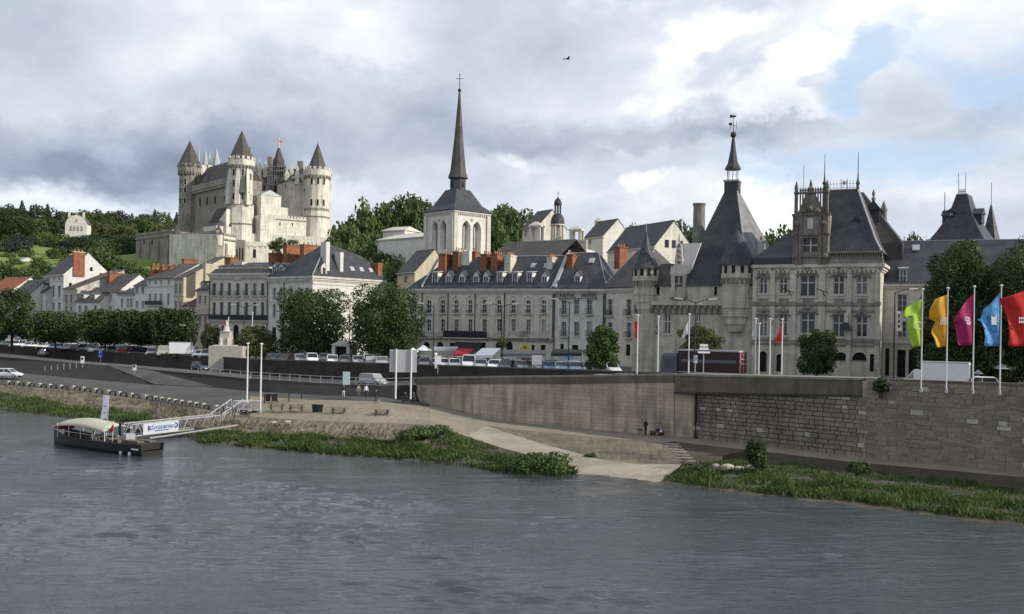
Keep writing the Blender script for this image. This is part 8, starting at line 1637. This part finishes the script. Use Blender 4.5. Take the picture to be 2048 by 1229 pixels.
# ------------------------------------------------------------------ boat and gangway
def boat():
    A, B = GZ(122, 886, 0), GZ(305, 911, 0); d = (B - A); Ln = d.length; root = thing('tour_boat', 'black wooden river tour boat with cream canvas roof moored at gangway', 'boat', (A + B) / 2, math.atan2(d.y, d.x)); l = Ln / 2; hw = 1.55
    hullm = flat('tarred_hull', (.018, .017, .017), .5); ln = []
    for f in np.linspace(-1, 1, 15):
        w_ = hw * (1 - max(0, -f - .35) ** 2 * 1.35) * (1 - max(0, f - .55) ** 2 * .9); zt = .95 + .85 * max(0, -f - .3) ** 1.6 + .12 * max(0, f) ** 2; x = l * f + (-.25 if f == -1 else 0)
        ln.append([(x, -w_ * .72, -.35), (x, w_ * .72, -.35), (x, w_ * .95, .25), (x, w_, zt), (x, w_ - .12, zt), (x, w_ - .2, .42), (x, -w_ + .2, .42), (x, -w_ + .12, zt), (x, -w_, zt), (x, -w_ * .95, .25)])
    MB().m(hullm).rings(ln).build('hull', root)
    b = MB().m(flat('rubbing_strake', (.05, .045, .04), .6))
    for s in (-1, 1):
        for a, c in zip(ln, ln[1:]): p, q = a[8 if s < 0 else 3], c[8 if s < 0 else 3]; b.tube((p[0], p[1] * 1.01, p[2]), (q[0], q[1] * 1.01, q[2]), .06, 4)
    b.build('gunwale', root)
    cm = flat('cream_canvas', (.47, .45, .36), .85); nx_, ny_ = 10, 8; V_ = []
    x0, x1 = -l * .82, l * .30
    for i in range(nx_ + 1):
        for j in range(ny_ + 1):
            u, v = i / nx_, j / ny_ * 2 - 1; V_.append((x0 + (x1 - x0) * u, v * 1.6, 2.45 + .40 * math.cos(v * 1.35) * (1 - .5 * abs(2 * u - .9)) - .35 * v * v + .12 * u * 0 - .25 * (2 * u - 1) ** 2))
    c_ = MB().m(cm).add(V_, [(i * (ny_ + 1) + j, i * (ny_ + 1) + j + 1, (i + 1) * (ny_ + 1) + j + 1, (i + 1) * (ny_ + 1) + j) for i in range(nx_) for j in range(ny_)]).build('canvas_roof', root, smooth=True); c_.modifiers.new('t', 'SOLIDIFY').thickness = .04
    for x in np.linspace(x0 + .3, x1 - .2, 5):
        for s in (-1, 1): MB().m(M_POLE).tube((x, s * 1.4, .8), (x, s * 1.45, 2.25), .035, 5).build('roof_post', root)
    for x in np.linspace(x0 + .8, x1 + 1.2, 6): MB().m(M_TIMBER).box(x - .18, -1.15, .8, x + .18, 1.15, .87).box(x + .14, -1.1, .87, x + .2, 1.1, 1.25).build('bench', root)
    b = MB().m(M_STEEL)
    for s in (-1, 1): b.path([(x0, s * 1.46, 1.55), (x1 + .8, s * 1.46, 1.4)], .03)
    b.build('handrail', root); MB().m(flat('faded_red_bow_panel', (.22, .04, .04))).box(-l * .98, -.8, 1.5, -l * .86, .8, 2.0).build('bow_panel', root)
    MB().m(M_STEEL).box(l * .42, -.5, .5, l * .55, .5, 1.75).build('wheelhouse_console', root); MB().m(hullm).box(l * .62, -1.25, .5, l * .97, 1.25, 1.12).box(l * .5, -1.3, .5, l * .62, 1.3, .95).build('stern_deck', root); MB().m(M_TIMBER).box(l * .60, -1.0, 1.12, l * .88, -.3, 1.3).box(l * .64, .2, 1.12, l * .9, .9, 1.28).build('deck_box', root)
    for s, x in ((-1, l * .62), (-1, l * .80)): MB().m(M_WPAINT).ball((x, s * 1.42, .12), .16, 8, 5, 1.3).build('fender', root)
    MB().m(M_WPAINT).box(l * .84, -1.47, .56, l * .97, -1.44, .68).build('name_board', root)
    MB().m(M_POLE).tube((l * .34, -.9, .8), (l * .36, -.95, 3.0), .03).build('flag_staff', root); MB().m(FL[4][6]).prism([(l * .28, 1.8), (l * .36, 2.0), (l * .37, 2.7), (l * .31, 2.3)], -.98, -.93).build('red_flag', root); MB().m(flat('dark_green_cloth', (.02, .05, .03))).prism([(l * .40, 1.6), (l * .47, 1.6), (l * .45, 2.85), (l * .41, 2.75)], -.6, -.5).build('green_flag', root)
    return root
BT = boat()
for i, (x, y) in enumerate(((-1.2, -.5), (.6, -.7))):
    p = BT.matrix_world if False else None
    a = BT.rotation_euler.z; q = Vector((x * math.cos(a) - y * math.sin(a), x * math.sin(a) + y * math.cos(a), .42)) + BT.location
    person(['person in white sitting under the boat canvas', 'person in dark jacket sitting near the boat stern'][i], q, a + .3, (pw, pd)[i], pbl, 1.65, 'sit')
fb = thing('feather_flag', 'tall pale lilac feather banner standing behind the boat', 'banner', G(205, 842, 112)); z = G(209, 791, 112).z - G(205, 842, 112).z; MB().m(flat('lilac_cloth', (.50, .50, .62), .8)).prism([(-.25, .2), (.45, .2), (.62, z - .1), (.45, z), (.05, z), (.0, z * .6)], -.02, .02).build('cloth', fb); MB().m(M_POLE).tube((.5, .03, -1.2), (.66, .03, z), .03).build('pole', fb); MB().m(flat('blue_print', (.15, .2, .45))).box(.08, -.035, z * .55, .4, -.021, z * .6).box(.1, -.035, z * .3, .4, -.021, z * .34).build('print', fb)
M_GANG = flat('dull_aluminium', (.36, .36, .36), .5); M_BANNER = flat('banner_white', (.50, .51, .53), .7)
def gangway():
    segs = [(G(250, 862, 107.5), G(273, 860, 108.0)), ]
    P0, P1, P2, P3 = G(256, 872, 106.5), G(432, 852, 115), G(474, 822, 119), G(512, 819.5, 121); root = thing('gangway', 'long white lattice gangway sloping from the bank down to boat', 'gangway', P0); R0 = P0.copy()
    def seg(a, c, hgt, n):
        d = c - a; t = Vector((d.x, d.y, 0)).normalized(); nn = Vector((-t.y, t.x, 0)) * .8; up_ = Vector((0, 0, 1))
        MB().m(M_TIMBER).rings([[a - nn - R0 - up_ * .12, a + nn - R0 - up_ * .12, a + nn - R0, a - nn - R0], [c - nn - R0 - up_ * .12, c + nn - R0 - up_ * .12, c + nn - R0, c - nn - R0]]).build('walkway', root)
        for s in (-1, 1):
            b = MB().m(M_GANG); o = nn * s - R0; b.tube(a + o, c + o, .07, 5).tube(a + o + up_ * hgt, c + o + up_ * hgt, .07, 5)
            for i in range(n):
                p, q = a.lerp(c, i / n), a.lerp(c, (i + 1) / n); m_ = p.lerp(q, .5); b.tube(p + o, m_ + o + up_ * hgt, .045, 4).tube(m_ + o + up_ * hgt, q + o, .045, 4)
            for i in (0, n): p = a.lerp(c, i / n); b.tube(p + o, p + o + up_ * hgt, .06, 4)
            b.build('side_truss', root)
        return nn
    n1_ = seg(P0, P1, 1.25, 9); seg(P1, P2, 1.35, 3); seg(P2, P3, 1.1, 2)
    a, c = P0.lerp(P1, .11) - n1_ * 1.12, P0.lerp(P1, .50) - n1_ * 1.12; up_ = Vector((0, 0, 1))
    bn_ = thing('gangway_banner', 'white boat trip banner with blue lettering tied to the gangway', 'banner', a); f = lambda p: tuple(p - a); MB().m(M_BANNER).rings([[f(a + up_ * .0), f(c + up_ * .0), f(c + up_ * 1.2), f(a + up_ * 1.2)], [f(a + up_ * .0 - n1_ * .05), f(c - n1_ * .05), f(c + up_ * 1.2 - n1_ * .05), f(a + up_ * 1.2 - n1_ * .05)]]).build('sheet', bn_)
    d = c - a; rz = math.atan2(d.y, d.x); ry = -math.atan2(d.z, math.hypot(d.x, d.y)); m_ = (a + c) / 2 - a - n1_ * .12
    o = text('lettering', 'Croisi\u00e8res', .66, flat('banner_blue', (.05, .18, .45)), bn_, m_ + Vector((.2, 0, .78)), (math.pi / 2, 0, rz), .01); o.rotation_euler = (Matrix.Rotation(rz, 3, 'Z') @ Matrix.Rotation(ry, 3, 'Y') @ Matrix.Rotation(math.pi / 2, 3, 'X')).to_euler()
    b = MB().m(MATS['banner_blue'])
    for k in range(7): p = (a + d * (.33 + .06 * k)) - a - n1_ * .12; b.box(p.x - .13, p.y - .02, p.z + .32, p.x + .13, p.y + .02, p.z + .40)
    p = a + d * .14 - a - n1_ * .12; b.box(p.x - .35, p.y - .02, p.z + .5, p.x + .35, p.y + .02, p.z + .62).box(p.x - .05, p.y - .02, p.z + .62, p.x + .15, p.y + .02, p.z + .95)
    p = a + d * .90 - a - n1_ * .12; b.T = Matrix.Translation((p.x, p.y, p.z + .75)) @ Matrix.Rotation(math.pi / 2, 4, 'X'); b.lathe(0, 0, [(.3, -.02), (.3, .02)], 12); b.m(M_WPAINT).lathe(0, 0, [(.16, -.03), (.16, .03)], 10); b.build('print', bn_)
    a, c = GZ(300, 877, .45), GZ(476, 851, 1.6); o = MB().m(M_GANG).tube((0, 0, 0), tuple(c - a), .10, 6).build('mooring_boom', None, a); tag(o, 'long white boom propping the boat off the bank below gangway', 'boom')
    p = G(500, 822, 119.5); b = MB().m(M_STEEL)
    for k in range(4): b.box(-.9, -.04, .25 + .28 * k, 1.3, .04, .33 + .28 * k)
    b.box(-.9, -.05, -.3, -.82, .05, 1.25).box(1.22, -.05, -.3, 1.3, .05, 1.25); o = b.build('bank_railing', None, p); tag(o, 'grey slatted railing at the landward end of the gangway', 'railing')
    po = thing('pontoon', 'dark floating pontoon under the gangway beside the boat', 'pontoon', GZ(318, 866, 0)); MB().m(M_IRON).rects([(-3.4, -1.3, 3.4, 1.3, -.3), (-3.5, -1.4, 3.5, 1.4, .42)]).build('float', po); MB().m(M_DTIMBER).box(-3.4, -1.3, .42, 3.4, 1.3, .5).build('deck', po)
gangway()
bd = thing('bird', 'dark bird gliding alone high in the cloudy sky', 'bird', G(1135, 118.5, 70), .4); fm = flat('bird_feathers', (.06, .06, .065))
b = MB().m(fm); b.rings([[(x, r * math.cos(t), r * .8 * math.sin(t)) for t in np.linspace(0, 2 * math.pi, 7)[:-1]] for x, r in ((-.22, .01), (-.12, .04), (0, .06), (.12, .045), (.18, .03), (.24, .008))]); b.poly((-.2, -.02, 0), (-.2, .02, 0), (-.34, .05, 0), (-.34, -.05, 0)); b.build('body', bd, smooth=True)
for s in (-1, 1): MB().m(fm).rings([[(-.08, s * .03, 0), (.08, s * .03, 0), (.08, s * .03, .02), (-.08, s * .03, .02)], [(-.06, s * .28, .1), (.07, s * .28, .1), (.07, s * .28, .112), (-.06, s * .28, .112)], [(-.14, s * .56, .05), (-.10, s * .56, .05), (-.10, s * .56, .055), (-.14, s * .56, .055)]]).build('wing', bd)
